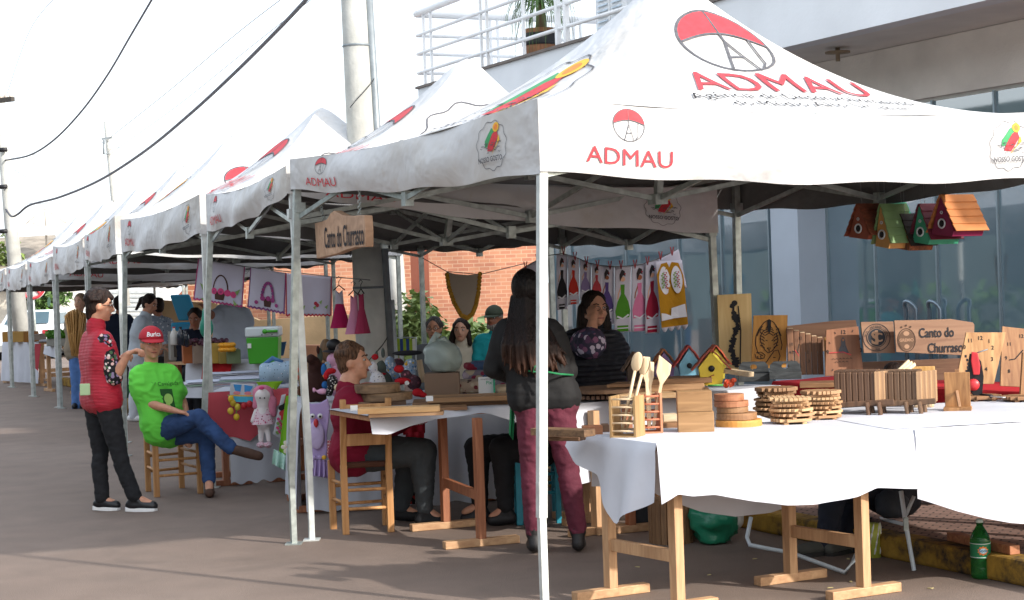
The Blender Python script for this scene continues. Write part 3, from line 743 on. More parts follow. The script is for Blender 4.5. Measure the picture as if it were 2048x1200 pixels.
# ---- poles, wires, sign
conc = plain('pole_concrete', '#b4b5b0', .9, .25, 3, 30, .4)
pole = thing('utility_pole', P(752, 715, 16), 'thick concrete utility pole with steel conduit, standing behind the second tent', 'pole')
pa = P(752, 770, 16); pa.z = .0; ptop = P(706, -60, 15.6); ptop2 = lerp(pa, ptop, 1.5)
MB().tube([pa, ptop2], [.16, .098], 22).build('shaft', conc, pole)
MB().tube([lerp(pa, ptop2, -.001), lerp(pa, ptop2, .29)], [.162, .144], 22).build('whitewash_band', plain('whitewash', '#d9d9d3', .9, .18, 4, 30, .4), pole)  # whitewash on the lower pole, carried higher to lighten the shaft shaded by the canopy
cond = plain('grey_conduit', '#838b90', .5, .2, 8, metal=.3)
off = V((.17, -.05, 0)); MB().tube([pa + off, lerp(pa, ptop2, .72) + V((.125, -.03, 0)), ], .036, 10).build('conduit', cond, pole)
whp = P(795, 740, 15.9); MB().tube([V((whp.x + .0, whp.y, .0)), P(781, 600, 15.9)], .035, 8).build('conduit_guard', plain('whitewashed_pipe', '#c9d2d8', .6, .2, 10), pole)
for y in (100, 575):
    t = (zat(pa, y)) ; q = PL(735, y, pa, YD); f = (q.z - pa.z) / (ptop2.z - pa.z); q = lerp(pa, ptop2, f); r = lerp(V((.155, 0, 0)), V((.085, 0, 0)), f).x
    MB().tube([q + V((math.cos(a) * (r + .008), math.sin(a) * (r + .008), 0)) for a in [i * PI / 8 for i in range(17)]], .012, 6).build('strap', cond, pole)
rr = random.Random(9)
for k in range(3):
    f0_ = .08 + .2 * k; mb = MB(); mb.tube([lerp(pa, ptop2, f0_ + .1 * i / 12) + V((math.cos(a_ := (2.2 + k + i * .35)) * .16, math.sin(a_) * .16, 0)) for i in range(13)], .004, 4); mb.build('tie_wire', black_m, pole)
pl2 = thing('utility_pole', P(815, 700, 29), 'thin grey pole against the brick wall, right of the thick concrete pole', 'pole')
q = P(803, 640, 29); MB().tube([V((q.x, q.y, -.1)), V((q.x - .1, q.y, 3.0))], [.15, .13], 12).build('shaft', conc, pl2)
MB().box((q.x + .33, q.y + .1, 1.5), (.3, .12, 2.9)).build('brick_pier', brick_mat('dark_brick', '#8a4f3c', '#6f3f32', '#93725e', 1), pl2)
pl3 = thing('utility_pole', P(20, 650, 36), 'leaning concrete pole with crossarm at the far left edge', 'pole')
b_ = P(40, 640, 36); t_ = P(-2, 190, 36); MB().tube([b_ + (b_ - t_) * .18, t_], [.17, .1], 14).build('shaft', conc, pl3)
MB().beam(P(-60, 208, 36), P(26, 198, 35.4), .1, .09).build('crossarm', plain('dark_timber', '#46423e', .9), pl3)
mb = MB()
for px in (2, 12, 22): mb.lathe(P(px, 203, 35.6), [(.02, 0), (.05, .03), (.03, .06), (.05, .09), (.02, .16)], 8)
mb.build('insulators', plain('porcelain', '#b5aaa0', .3), pl3)
for py in (300, 374, 463): MB().tube([P(0, py, 35.8), P(14, py - 1, 35.8)], .05, 6).build('bracket', black_m, pl3)
pl4 = thing('utility_pole', P(226, 600, 46), 'slim pale pole with bracket rising behind the far tents', 'pole')
b_ = P(236, 460, 46); t_ = P(214, 243, 46); MB().tube([b_ + (b_ - t_) * .7, t_], [.13, .09], 12).build('shaft', conc, pl4)
MB().beam(P(203, 278, 45.8), P(224, 275, 45.8), .03, .05).tube([P(208, 280, 45.8), P(208, 308, 45.8), P(219, 307, 45.8)], .03, 5).build('bracket', cond, pl4)
wire_m = plain('black_cable', '#4a4c55', .6)
def wire(label, pts, r, thick=None):
    """catenary-like cable through photo points (px,py,depth)"""
    q = [P(*p) for p in pts]; out = []
    for i in range(len(q) - 1):
        p0 = q[max(i - 1, 0)]; p1 = q[i]; p2 = q[i + 1]; p3 = q[min(i + 2, len(q) - 1)]
        for k in range(8):
            t = k / 8; out.append(.5 * ((2 * p1) + (p2 - p0) * t + (2 * p0 - 5 * p1 + 4 * p2 - p3) * t * t + (3 * p1 - p0 - 3 * p2 + p3) * t ** 3))
    out.append(q[-1]); MB().tube(out, r, 6).build('overhead_cable', wire_m if r > .012 else plain('thin_cable', '#8f979d', .6), label=label, cat='cable', group='overhead cables')
wire('thick black cable sweeping from the upper middle down to the left pole', [(630, -20, 16), (560, 55, 18), (470, 145, 20.5), (380, 228, 23), (290, 302, 26), (200, 360, 29), (120, 394, 32), (60, 410, 34), (36, 428, 35), (22, 432, 35.6), (8, 412, 36)], .021)
wire('twisted black cable from the top edge to the left pole above the tents', [(312, -15, 24), (262, 70, 26), (215, 150, 28), (165, 220, 30), (110, 278, 32), (60, 310, 34), (8, 321, 36)], .017)
wire('thin cable descending from the top edge to the slim pale pole', [(580, -15, 30), (470, 70, 34), (340, 180, 40), (224, 272, 46)], .008)
wire('thin cable from the slim pale pole to the left pole, upper one', [(206, 285, 46), (120, 300, 40), (5, 320, 36)], .008)
wire('thin cable from the slim pale pole to the left pole, lower one', [(204, 288, 46), (120, 345, 41), (15, 390, 36)], .006)
wire('faint cable from the slim pale pole to behind the second tent', [(226, 290, 46), (300, 315, 42), (400, 340, 38)], .006)
wire('faint level cable crossing low above the far tents', [(12, 405, 36), (120, 407, 40), (230, 401, 46)], .009)
wire('thin cable above the thick black one, from the top edge to the slim pale pole', [(640, -15, 26), (500, 95, 31), (350, 215, 38), (230, 300, 46)], .006)
wire('faint cable high at the upper left corner', [(120, -15, 30), (60, 60, 34), (10, 200, 36)], .006)
wire('faint cable from the left pole toward the satellite dish', [(12, 330, 36), (120, 380, 44), (290, 395, 56)], .006)
sgn = thing('traffic_sign', P(68, 640, 40), 'round red-rimmed traffic sign on a grey post below the far tents', 'sign')
q = P(64, 572, 40); MB().tube([V((q.x + .04, q.y + .03, 0)), V((q.x, q.y + .03, q.z + .1))], .03, 8).build('post', galv, sgn)
MB().lathe(q + YD * .02, [(.01, -.0), (.32, 0), (.32, .012), (.01, .012)], 28, 0, -YD).build('plate', white_p, sgn)
MB().tube([q - YD * .0 + XD * (.28 * math.cos(i * PI / 16)) + ZD * (.28 * math.sin(i * PI / 16)) for i in range(33)], .035, 6).tube([q + (XD - ZD) * .19, q - (XD - ZD) * .19], .025, 5).build('red_rim', plain('sign_red', '#c2404a', .5), sgn)
hang_ = wallpx('hanging_sign', 'small dark green oval sign on a post far left', 'sign', [(98 + 3 * math.cos(i * PI / 8), 604 + 10 * math.sin(i * PI / 8)) for i in range(16)], 45, .03, plain('dark_green_sign', '#3c5a4c', .6))

# ---- cars at the far left
carw = plain('white_car_paint', '#dfe3e6', .3, .03, 2); carg = plain('car_glass', '#3d5560', .08, .1, 2); tyre = plain('tyre_rubber', '#1a1a1a', .9); rl = plain('tail_lamp', '#a5323a', .3)
def car(label, px, py, d, s=1.0, yaw=PI * .5, body=carw):
    """seen from behind; roof top centre at (px,py)"""
    rt = P(px, py, d); gz_ = rt.z - 1.48; root = thing('parked_car', V((rt.x, rt.y, gz_)), label, 'car', 'cars parked at the far end of the street', 0)
    o = V((rt.x, rt.y, gz_)); X = rotz(XD, yaw - PI / 2); Y = X.cross(-ZD) * -1; Y = ZD.cross(X)
    prof = [(0, .35), (0, .85), (.08, .98), (.45, 1.02), (.62, 1.05), (1.15, 1.44), (1.4, 1.48), (2.3, 1.45), (3.0, 1.02), (4.1, .88), (4.25, .6), (4.25, .35)]
    mb = MB(); n = len(prof); vs = []
    for sx, sh in ((-.84, 1), (-.78, 1), (.78, 1), (.84, 1)):
        for (y, z) in prof:
            k = 1 - .16 * max(0, (z - .95) / .5); zz_ = z if abs(sx) < .8 else z - .04; vs.append(o + X * (sx * k) + Y * y + ZD * zz_)
    fs = [(i, i + 1, n + i + 1, n + i) for i in range(n - 1)] + [(n + i, n + i + 1, 2 * n + i + 1, 2 * n + i) for i in range(n - 1)] + [(2 * n + i, 2 * n + i + 1, 3 * n + i + 1, 3 * n + i) for i in range(n - 1)]
    fs += [tuple(range(n))[::-1], tuple(range(3 * n, 4 * n))]
    mb.add(vs, [f[::-1] for f in fs], 0, False); mb.build('body', body, root, bev=.03)
    MB().add([o + X * -.64 + Y * .60 + ZD * 1.10, o + X * .64 + Y * .60 + ZD * 1.10, o + X * .56 + Y * 1.05 + ZD * 1.43, o + X * -.56 + Y * 1.05 + ZD * 1.43], [(0, 1, 2, 3)]).build('rear_window', carg, root)
    for sx in (-1, 1):
        MB().add([o + X * sx * .835 + Y * .85 + ZD * 1.06, o + X * sx * .835 + Y * 2.85 + ZD * 1.06, o + X * sx * .725 + Y * 2.3 + ZD * 1.38, o + X * sx * .725 + Y * 1.3 + ZD * 1.38], [(0, 1, 2, 3)]).build('side_window', carg, root)
        MB().obox(o + X * sx * .72 + Y * .0 + ZD * .82, X, Y, ZD, .1, .03, .1).build('tail_light', rl, root, bev=.01)
        for yy in (.75, 3.4): MB().lathe(o + X * sx * .70 + Y * yy + ZD * .31, [(.02, 0), (.31, 0), (.31, .17), (.15, .18), (.02, .17)], 18, 0, X * sx).build('wheel', tyre, root)
    MB().obox(o + Y * -.04 + ZD * .42, X, Y, ZD, .8, .06, .1).build('bumper', plain('bumper_grey', '#8c8f90', .5), root, bev=.02)
    MB().obox(o + Y * -.02 + ZD * .72, X, Y, ZD, .2, .01, .06).build('number_plate', plain('plate_grey', '#b9bcbc', .5), root)
    return root
car('white hatchback seen from behind at the left edge, behind the market tables', 40, 622, 50)
car('white car parked ahead of the nearer white hatchback, partly hidden by it', 112, 626, 53)
car('white car beyond the stalls, nearest to the white house', 172, 632, 56)
# ================================================================== front tables and wooden goods
FA = V((.975, .22, 0)).normalized(); BA = V((-FA.y, FA.x, 0))
# --- table A (front, two lengths) with white cloth
nl = V((.73, 8.20, 0)); fl_ = V((.44, 8.64, 0)); nr = G(1728, 1192); fr = G(1582, 1163); nr.z = fr.z = 0
ta = thing('trestle_table', (nl + fr) / 2, 'front wooden trestle table nearest the camera, under the long white cloth', 'table', 'wooden trestle tables')
trestle(ta, nl, fl_, V((.88, .47, 0)).normalized(), .76, pine, matf=pine_h); trestle(ta, nr, fr, V((.88, .47, 0)).normalized(), .76, pine, matf=pine_h)
A0 = V((.645, 8.10, TZ)); A1 = A0 + FA * 1.32; A2 = A0 + FA * 2.75; back = V((-.27, .5, 0)); 
mb = MB(); quadtop(mb, [A0 + BA * .03 + FA * .03, A1 - FA * .02 + BA * .03, A1 - FA * .02 + back * 1.5, A0 + back * 1.1 + FA * .06], TZ - .004, .035); mb.build('tabletop', pine_h, ta, bev=.003)
# second length of table, to the right
tb = thing('trestle_table', A2, 'right-hand trestle table by the kerb, under the lower hanging white cloth', 'table', 'wooden trestle tables')
mb = MB(); quadtop(mb, [A1 + BA * .02, A2 + BA * .02, A2 + BA * 1.3, A1 + BA * 1.3 + FA * -.1], TZ - .004, .035); mb.build('tabletop', pine_h, tb, bev=.003)
trestle(tb, V((3.2, 8.95, 0)), V((2.9, 9.6, 0)), FA, .76, pine, matf=pine_h)
# cloth over A
mb = MB()
BL_ = V((.33, 8.72, TZ)); 
top(mb, A0, A1, (BA * .78 + FA * -.1), TZ, wr=.004, n=30)
hemA = [(1200, 1046), (1245, 1050), (1262, 1036), (1318, 1003), (1345, 985), (1375, 990), (1420, 987), (1500, 1002), (1560, 1008), (1620, 1006), (1700, 990), (1745, 974), (1775, 975), (1900, 978)]
skirt(mb, A0, A1 + FA * .0, hemA, 90, .022, 9, -BA, rows=14)
# left end drape: from the back-left corner round to the front-left corner, with a hanging point
E0 = V((.275, 8.80, TZ)); out = V((-.85, -.5, 0)).normalized()
hemE = [(1150, 872), (1160, 905), (1188, 932), (1205, 985), (1240, 1052), (1262, 1036), (1312, 1004)]
mb.add([E0 + ZD * .003, A0 + ZD * .004, A0 + BA * .78 - FA * .1 + ZD * .004], [(0, 1, 2)])
skirt(mb, E0, A0, lambda u: zat(lerp(E0, A0, u), interp([(0, 890), (.12, 925), (.3, 950), (.42, 1000), (.58, 1048), (.68, 1036), (1, 1004)], u)), 30, .03, 11, out, rows=14, seed=2)
# back hem hanging behind
Bk0 = A0 + BA * .75 - FA * .1; Bk1 = A1 + BA * .75 - FA * .1
skirt(mb, Bk1, Bk0, [(1290, 975), (1330, 1000), (1400, 1025), (1470, 1035), (1540, 1028), (1600, 1008), (1700, 985), (1800, 975)], 40, .012, 6, BA, rows=8)
mb.build('tablecloth', white_cloth, label='long white cloth over the front table, its left corner hanging in a point', cat='tablecloth')
mb = MB()
top(mb, A1 - FA * .14 + ZD * .004 + BA * .0, A2, BA * 1.3, TZ + .002, wr=.004, n=30)
hemB = [(1740, 976), (1766, 972), (1800, 988), (1850, 1003), (1900, 1020), (1955, 1034), (2000, 1042), (2048, 1046), (2100, 1048), (2400, 1040)]
skirt(mb, A1 - FA * .03 - BA * .012, A2, hemB, 70, .024, 8, -BA, rows=14, seed=5)
mb.build('tablecloth', white_cloth, label='white cloth over the right-hand table, its lower hem reaching behind the green bottle', cat='tablecloth')

# --- table B behind (birdhouses) and red-clothed bench C
B0 = T(1120, 812); B1 = T(1562, 772); bd = (B1 - B0).normalized(); bk = V((-bd.y, bd.x, 0))
tB = thing('trestle_table', (B0 + B1) / 2 * 1.0, 'rear trestle table carrying the birdhouses and cutting boards', 'table', 'wooden trestle tables'); 
mb = MB(); quadtop(mb, [B0, B1, B1 + bk * .9, B0 + bk * .9], TZ - .004, .03); mb.build('tabletop', pine_h, tB)
trestle(tB, G(1195, 1068), G(1180, 1045), bd, .76, pine, matf=pine_h); trestle(tB, B1 * 1 - bd * .25 + bk * .15, B1 - bd * .25 + bk * .6, bd, .76, pine, matf=pine_h)
mb = MB(); top(mb, B0, B1, bk * .9, TZ, n=26); skirt(mb, B0, B1, lambda u: .31 + .02 * math.sin(u * 7), 60, .02, 9, -bk)
mb.build('tablecloth', white_cloth, label='white cloth on the rear table under the birdhouses, behind the long-haired woman', cat='tablecloth')
red_cloth = cloth('red_cloth', '#b3242b', wr=6, wst=.5)
C0 = T(1545, 764); C1 = T(2200, 792); cd_ = (C1 - C0).normalized(); ck = V((-cd_.y, cd_.x, 0))
tC = thing('display_bench', (C0 + C1) / 2, 'long bench under the red cloth that carries the clocks, in front of the glass', 'table')
mb = MB(); quadtop(mb, [C0, C1, C1 + ck * .6, C0 + ck * .6], TZ - .004, .03); mb.build('tabletop', dark_w, tC)
for t in (.08, .36, .64, .92):
    for k in (.08, .5): MB().beam(lerp(C0, C1, t) * 1 + ck * k - ZD * TZ, lerp(C0, C1, t) + ck * k - ZD * .03, .05, .05).build('leg', dark_wv, tC)
mb = MB(); top(mb, C0, C1, ck * .6, TZ, n=40, wr=.006); skirt(mb, C0, C1, lambda u: .55 + .05 * math.sin(u * 9) + (.12 if u > .07 else 0), 60, .03, 8, -ck)
mb.build('tablecloth', red_cloth, label='red cloth draped over the bench below the clocks', cat='tablecloth')

# --- table D (left trestle with boards)
dn = G(963, 1092); df = G(892, 1057); dn.z = df.z = 0; DF = V((.935, .355, 0)).normalized()
dn2 = G(1258, 1064); 
tD = thing('trestle_table', (dn + df) / 2, 'reddish wooden trestle table beside the maroon-sweater woman, holding cutting boards', 'table', 'wooden trestle tables')
redw_h = wood('reddish_wood_lengthwise', '#8a5136', '#b98058', 0)
trestle(tD, dn, df, DF, .765, redw, matf=pine_h, foot=.47, bar=.30)
q2 = dn + DF * .98; trestle(tD, q2, q2 + (df - dn), DF, .765, redw, matf=pine_h, foot=.47, bar=.30)
TD = .80
D0 = T(745, 836, TD); D1 = D0 + DF * 1.75; 
D0 = T(742, 832, TD); dd_ = (T(1030, 812, TD) - D0).normalized(); D1 = D0 + dd_ * 2.05; dk = V((-dd_.y, dd_.x, 0))
mb = MB(); quadtop(mb, [D0, D1, D1 + dk * .75, D0 + dk * .75], TD - .006, .028); mb.build('tabletop', wood('table_plank', '#9a6a48', '#c08a60', 0), tD, bev=.003)
mb = MB()
hemD = [(700, 838), (742, 862), (760, 867), (800, 855), (835, 842), (880, 838)]
hD = lambda u: zat(lerp(D0, D1, u), interp([(0, 866), (.05, 867), (.12, 850), (.2, 838), (.26, 833), (.34, 824), (.37, 826), (.45, 842), (.55, 868), (.66, 892), (.75, 905), (1, 905)], u))
top(mb, D0 - dd_ * .02 - dk * .015, D1, dk * .76, TD - .002, n=30, wr=.001); skirt(mb, D0 - dd_ * .02 - dk * .015, D1, hD, 70, .02, 9, -dk)
mb.build('tablecloth', white_cloth, label='rumpled white cloth on the reddish trestle table, hanging in a triangle at its right', cat='tablecloth')

# ================================================================== pieces on tables
def zface(p):                                       # unit vectors facing the camera at p
    d = V((p.x, p.y, 0)).normalized(); return V((d.y, -d.x, 0)), d
def frame(px, py, z=TZ, yaw=0.0, d=None):
    o = P(px, py, d) if d else T(px, py, z); r, f = zface(o); r = rotz(r, yaw); return o, r, ZD.cross(r)
def rack(label, px, py, w_px, h_px, yaw, mat, mat2, group='utensil holders on the front table'):
    o, r, f = frame(px, py, yaw=yaw); k = sc(o); w = w_px / k; h = h_px / k; dp = w * 1.0
    root = thing('utensil_holder', o + f * dp / 2, label, 'utensil holder', group)
    for s_ in (-1, 1): MB().obox(o + r * s_ * (w / 2 - .006) + f * dp / 2 + ZD * h / 2, r, f, ZD, .006, dp / 2, h / 2).build('side_panel', mat, root, bev=.001)
    MB().obox(o + f * dp / 2 + ZD * .006, r, f, ZD, w / 2 - .012, dp / 2, .006).build('base', mat, root, bev=.001)
    for i in range(5):
        for q in (.008, dp - .008):
            MB().tube([o + r * (-w / 2 + .01) + f * q + ZD * (h * (.17 + .19 * i)), o + r * (w / 2 - .01) + f * q + ZD * (h * (.17 + .19 * i))], .005, 7).build('rung', mat2, root)
    return o, r, f, w, h, dp, k
utl = wood('utensil_wood', '#c9b08c', '#e3cfae', 2, 20)
def spoon(label, o, tip, hd_w, hd_l, kind, mat=utl, facing=None, group='wooden spoons and spatulas in the holders'):
    o = V(o); tip = V(tip); d = (tip - o).normalized(); r = (facing or XD); r = (r - d * r.dot(d)).normalized(); L = (tip - o).length; nn = r.cross(d)
    mb = MB()
    if kind == 'spoon':
        mb.tube([o, o + d * (L - hd_l * .95)], [.007, .0075], 8)
        c = o + d * (L - hd_l / 2)
        def fn(u, v):
            a = u * 2 * PI; t = PI * v; return c + r * (hd_w / 2 * math.cos(a) * math.sin(t)) + d * (hd_l / 2 * math.cos(t)) + nn * (.009 * math.sin(a) * math.sin(t) - .012 * (math.sin(t) ** 2) * (1 if math.sin(a) < 0 else -.1))
        mb.grid(fn, 20, 14)
    else:
        sk_ = .35 if kind == 'slant' else .06
        poly = [(-.008, 0), (.008, 0), (.008, L - hd_l * 1.25), (hd_w / 2, L - hd_l * .75), (hd_w / 2, L - hd_l * sk_), (-hd_w / 2, L), (-hd_w / 2, L - hd_l * .75), (-.008, L - hd_l * 1.2)]
        mb.prism(poly, o, r, d, .009)
    return mb.build('wooden_' + ('spoon' if kind == 'spoon' else 'spatula'), mat, label=label, cat='spoon' if kind == 'spoon' else 'spatula', group=group, bev=0 if kind == 'spoon' else .002)
tan_v = wood('tan_wood_upright', '#96774f', '#bb9a6c', 2); pk_v = wood('pinkish_wood_upright', '#b0714f', '#cf9370', 2)
o, r, f, w, h, dp, k = rack('left utensil holder of brown wood with light rungs, holding the wooden spoons', 1246, 877, 56, 84, -.35, tan_v, pale_w)
b = o + f * dp * .5 + ZD * .02
spoon('long oval wooden spoon leaning in the left holder', b - r * .03, P(1278, 704, sc(o) and F / k + .03), .056, .085 * 1.15, 'spoon', facing=r)
spoon('wooden spoon handle and bowl behind the big spoon, leaning right', b + f * .03 - r * .02, P(1293, 715, F / k + .06), .045, .09, 'spoon', facing=r)
o, r, f, w, h, dp, k = rack('right utensil holder of pinkish wood with red-brown rungs, holding the spatulas', 1303, 869, 48, 82, .2, pk_v, plain('terracotta_rung', '#b2694c', .6))
b = o + f * dp * .5 + ZD * .02
spoon('flat-ended pale wooden spatula at the left side of the pinkish holder', b - r * .0, P(1291, 712, F / k + .05), .045, .11, 'flat', facing=r)
spoon('slant-ended pale wooden spatula at the right of the pinkish holder', b + r * .02, P(1332, 712, F / k + .02), .07, .115, 'slant', facing=r)
spoon('narrow wooden turner between the two holders, half hidden', b - f * .01 + r * .0, P(1300, 722, F / k + .09), .04, .1, 'flat', facing=r)
def block(name, label, cat, px, py, w_px, h_px, dp, mat, yaw=0, group=None, z=TZ, d=None, bev=.003, base=None):
    o, r, f = frame(px, py, z, yaw, d); k = sc(o); w = w_px / k; h = h_px / k
    if base is not None: o = base(o)
    mb = MB().obox(o + f * dp / 2 + ZD * h / 2, r, f, ZD, w / 2, dp / 2, h / 2)
    return mb.build(name, mat, label=label, cat=cat, group=group, bev=bev), o, r, f, w, h, k
tanw = wood('tan_wood', '#8f6c45', '#b78f64', 0)
_, o, r, f, w, h, k = block('wooden_box', 'lower of the two stacked tan wooden boxes beside the pinkish holder', 'box', 1393, 866, 72, 42, .12, tanw, .05)
o2 = o + ZD * h - r * .004
MB().obox(o2 + f * .06 + ZD * (.0505 + .0005), r, f, ZD, w / 2 - .003, .06, .05).build('wooden_box', wood('tan_wood_b', '#86633e', '#ad865a', 0), label='upper of the two stacked tan wooden boxes beside the pinkish holder', cat='box', bev=.003)
def disc(mb, c, rad, th, mi=0, n=36, wob=.0, seed=0, n2=0):
    prof = []
    c = V(c); vs = []
    for (rr_, z) in ((.0, 0), (1, 0), (1, th), (0, th)): pass
    pts = []
    for j in range(n):
        a = 2 * PI * j / n; q = rad * (1 + wob * noise.noise(V((math.cos(a) * 2 + seed, math.sin(a) * 2, seed)))); pts.append((q * math.cos(a), q * math.sin(a)))
    mb.prism(pts, c + ZD * th / 2, XD, YD, th, mi)
def disc_stack(name, labels, cat, px, py, specs, group, mats, slat=False, z=TZ):
    """specs: (radius_px, thickness_px, dx_px) bottom to top; every disc is a thing"""
    o, r, f = frame(px, py, z); k = sc(o); o = o + f * (specs[0][0] / k); zc = 0.001
    for i, (rp, tp, dx) in enumerate(specs):
        mb = MB(); c = o + r * dx / k + ZD * zc; R = rp / k; th = tp / k
        if slat:
            n = 9; a_ = rotz(r, .25 + i * .35); b_ = ZD.cross(a_)
            for j in range(n):
                y = (j - (n - 1) / 2) * 2 * R / n; hw = math.sqrt(max(.0001, R * R - y * y)) * (1 + .03 * math.sin(i * 3 + j * 2))
                mb.obox(c + b_ * y + ZD * (th * .72), a_, b_, ZD, hw, R / n * .86, th * .26)
            for q in (-.45, .45): mb.obox(c + a_ * (q * R) + ZD * th * .22, b_, a_, ZD, R * .85, .012, th * .21)
        else: disc(mb, c, R, th * .94, 0, 32, .05 if i % 2 else .02, i + px)
        mb.build(name, mats[i % len(mats)], label=labels if isinstance(labels, str) else labels[i], cat=cat, group=group, bev=.0015)
        zc += th
mB = [wood('board_a', '#9a7350', '#c49a70', 0, 22), wood('board_b', '#b48c62', '#dcbb90', 0, 22), wood('board_c', '#7d5a3d', '#a67f58', 0, 22)]
orng = wood('orange_wood', '#c98537', '#e0a558', 0)
disc_stack('round_board', ['orange-rimmed round wooden board at the bottom of the low stack', 'brown round board lying on the orange-rimmed one', 'dark uneven round board in the middle of the low stack', 'reddish round board second from the top of the low stack', 'reddish scalloped round board on top of the low stack'],
           'board', 1478, 857, [(47, 15, 0), (41, 14, -4), (32, 12, -12), (35, 12, -14), (30, 14, -18)], 'round wooden boards', [orng, mid_w, mB[2], redw_h, redw_h])
tl = 'round slatted trivet in the left rear pile beside the red cloth'; 
disc_stack('slatted_trivet', tl, 'trivet', 1548, 838, [(42, 12, 4), (40, 9, 0), (38, 9, 3), (37, 9, 0), (36, 8, 5), (40, 14, 6)], 'slatted trivets of the left rear pile', [mB[2], mB[0], mB[2]], True)
disc_stack('slatted_trivet', 'pale round slatted trivet in the front pile, before the darker ones', 'trivet', 1583, 851, [(41, 12, 0), (42, 10, 3), (42, 10, 0), (41, 10, -2), (42, 12, -2)], 'slatted trivets of the pale front pile', [mB[1], mB[0]], True)
disc_stack('slatted_trivet', 'brown round slatted trivet in the right pile beside the barrel troughs', 'trivet', 1645, 842, [(38, 10, 0), (38, 9, 1), (37, 9, 0), (37, 9, 2), (37, 9, 0), (38, 13, -2)], 'slatted trivets of the right pile', [mB[0], mB[1], mB[0]], True)
# lengths of dark wood at the left end, sticking out over the edge
def plank(name, label, cat, a, b, w, th, mat, group=None, bev=.003):
    a = V(a); b = V(b); return MB().beam(a, b, w, th).build(name, mat, label=label, cat=cat, group=group, bev=bev)
z1 = TZ + .02
plank('wood_block', 'dark grooved plank sticking out over the left table edge', 'plank', T(1072, 862, z1 + .012) , T(1180, 866, z1 + .012), .09, .035, wood('weathered_plank', '#4f3b2b', '#8a6a4c', 0, 20), 'offcuts at the left end of the front table')
plank('wood_block', 'lower dark plank sticking out under the grooved one', 'plank', T(1094, 876, z1 - .028) , T(1165, 877, z1 - .028), .08, .02, dark_w, 'offcuts at the left end of the front table')
_x = block('wood_block', 'small reddish wooden block beside the left utensil holder', 'block', 1186, 871, 40, 19, .07, redw_h, .1)
_x = block('wood_block', 'narrow brown wooden block between the reddish block and the holder', 'block', 1212, 866, 14, 17, .07, dark_w, .1)
_x = block('cutting_board', 'small pale board lying behind the pinkish holder', 'board', 1343, 845, 32, 16, .1, pale_w, .2)
_x = block('cutting_board', 'small brown board tucked under the pale one behind the boxes', 'board', 1342, 858, 34, 12, .1, mid_w, .1)

# barrel-shaped slatted troughs on legs
def trough(label, pxL, pxR, yb, yt, legs, mat, yawd=-.18):
    a = T((pxL + pxR) / 2, yb); o, r, f = frame((pxL + pxR) / 2, yb, yaw=yawd); k = sc(o); w = (pxR - pxL) / k; H = (yb - yt) / k
    root = thing('slatted_planter', o + f * .1, label, 'planter', 'slatted wooden planters on the front table')
    bz = H * .28; R = H * .42
    n = 7
    for j in range(n):
        x = -w / 2 + (j + .5) * w / n * .72
        MB().obox(o + r * x + f * .03 + ZD * (bz + H * .33) , r, (f + ZD * .1).normalized(), ZD, w / n * .34, .012, H * .36 * (1 - .02 * (j % 2))).build('front_slat', mat, root, bev=.006)
    m2 = wood('lighter_slat', '#8f6f52', '#b6936d', 2)
    for j in range(4):
        MB().obox(o + r * (w / 2 - w * .06) + f * (.03 + .035 * j) + ZD * (bz + H * .34) - r * w * .2 + r * (.02 * j), (r + f * .3).normalized(), f, ZD, .014, .016, H * .36).build('end_slat', m2, root, bev=.004)
    for j in range(n): MB().obox(o + r * (-w / 2 + (j + .5) * w / n * .72) + f * .10 + ZD * (bz + H * .69), r, f, ZD, w / n * .34, .07, .008).build('top_slat', mat, root, bev=.003)
    MB().beam(o - r * w * .46 + f * .02 + ZD * bz * .85, o + r * w * .52 + f * .02 + ZD * bz * 1.1, .02, .03).build('rail', mat, root, bev=.004)
    for x in legs:
        for ff in (.0, .12): MB().beam(o + r * x * w + f * ff + r * .02 * 0, o + r * (x - .03) * w + f * ff + ZD * bz * 1.1, .05, .018, 0, r).build('leg', mat, root, bev=.006)
trough('left slatted barrel planter of dark wood on short legs', 1668, 1785, 832, 742, (.1, .3), dark_wv)
trough('right slatted barrel planter of dark wood, beside the phone stand', 1752, 1868, 830, 742, (.05, .28), wood('dark_wood_c', '#54402f', '#80624a', 2))
# offcut long slats behind
_x = block('slatted_mat', 'flat slatted wooden mat on the red cloth, left of the barrel planters', 'mat', 1665, 775, 130, 9, .25, mid_w, 0, z=TZ + .004, d=10.3)
# sheaf of pale sticks
for i in range(3):
    a = P(1786 + 6 * i, 752, 9.5 + .01 * i); plank('wooden_stick', 'pale wooden slat leaning in a bundle above the right barrel planter', 'slat', a, P(1818 + 6 * i, 722 + 3 * i, 9.6), .012, .02, pale_w, 'pale wooden slats leaning in a bundle')
# phone stand
o, r, f = frame(1915, 824, yaw=-.05); k = sc(o)
ph = thing('phone_stand', o + f * .05, 'upright wooden stand with a small notched prop, right end of the front table', 'stand')
kn = wood('knotty_wood', '#7e5632', '#c08f5d', 2, 9)
MB().obox(o + f * .045 + ZD * .012, r, f, ZD, 27 / k, .06, .012).build('base', kn, ph, bev=.003)
MB().obox(o + f * .06 + ZD * .115, r, (f + ZD * .12).normalized(), (ZD - f * .12).normalized(), 25 / k, .008, .093).build('back_panel', kn, ph, bev=.003)
MB().beam(o + f * .0 + ZD * .024 + r * .012, o + f * .045 + ZD * .11 - r * .004, .016, .014).build('prop', mid_wv, ph, bev=.002)
MB().obox(o + f * .07 + ZD * .212, r, f, ZD, .01, .01, .01).build('peg', mid_wv, ph)
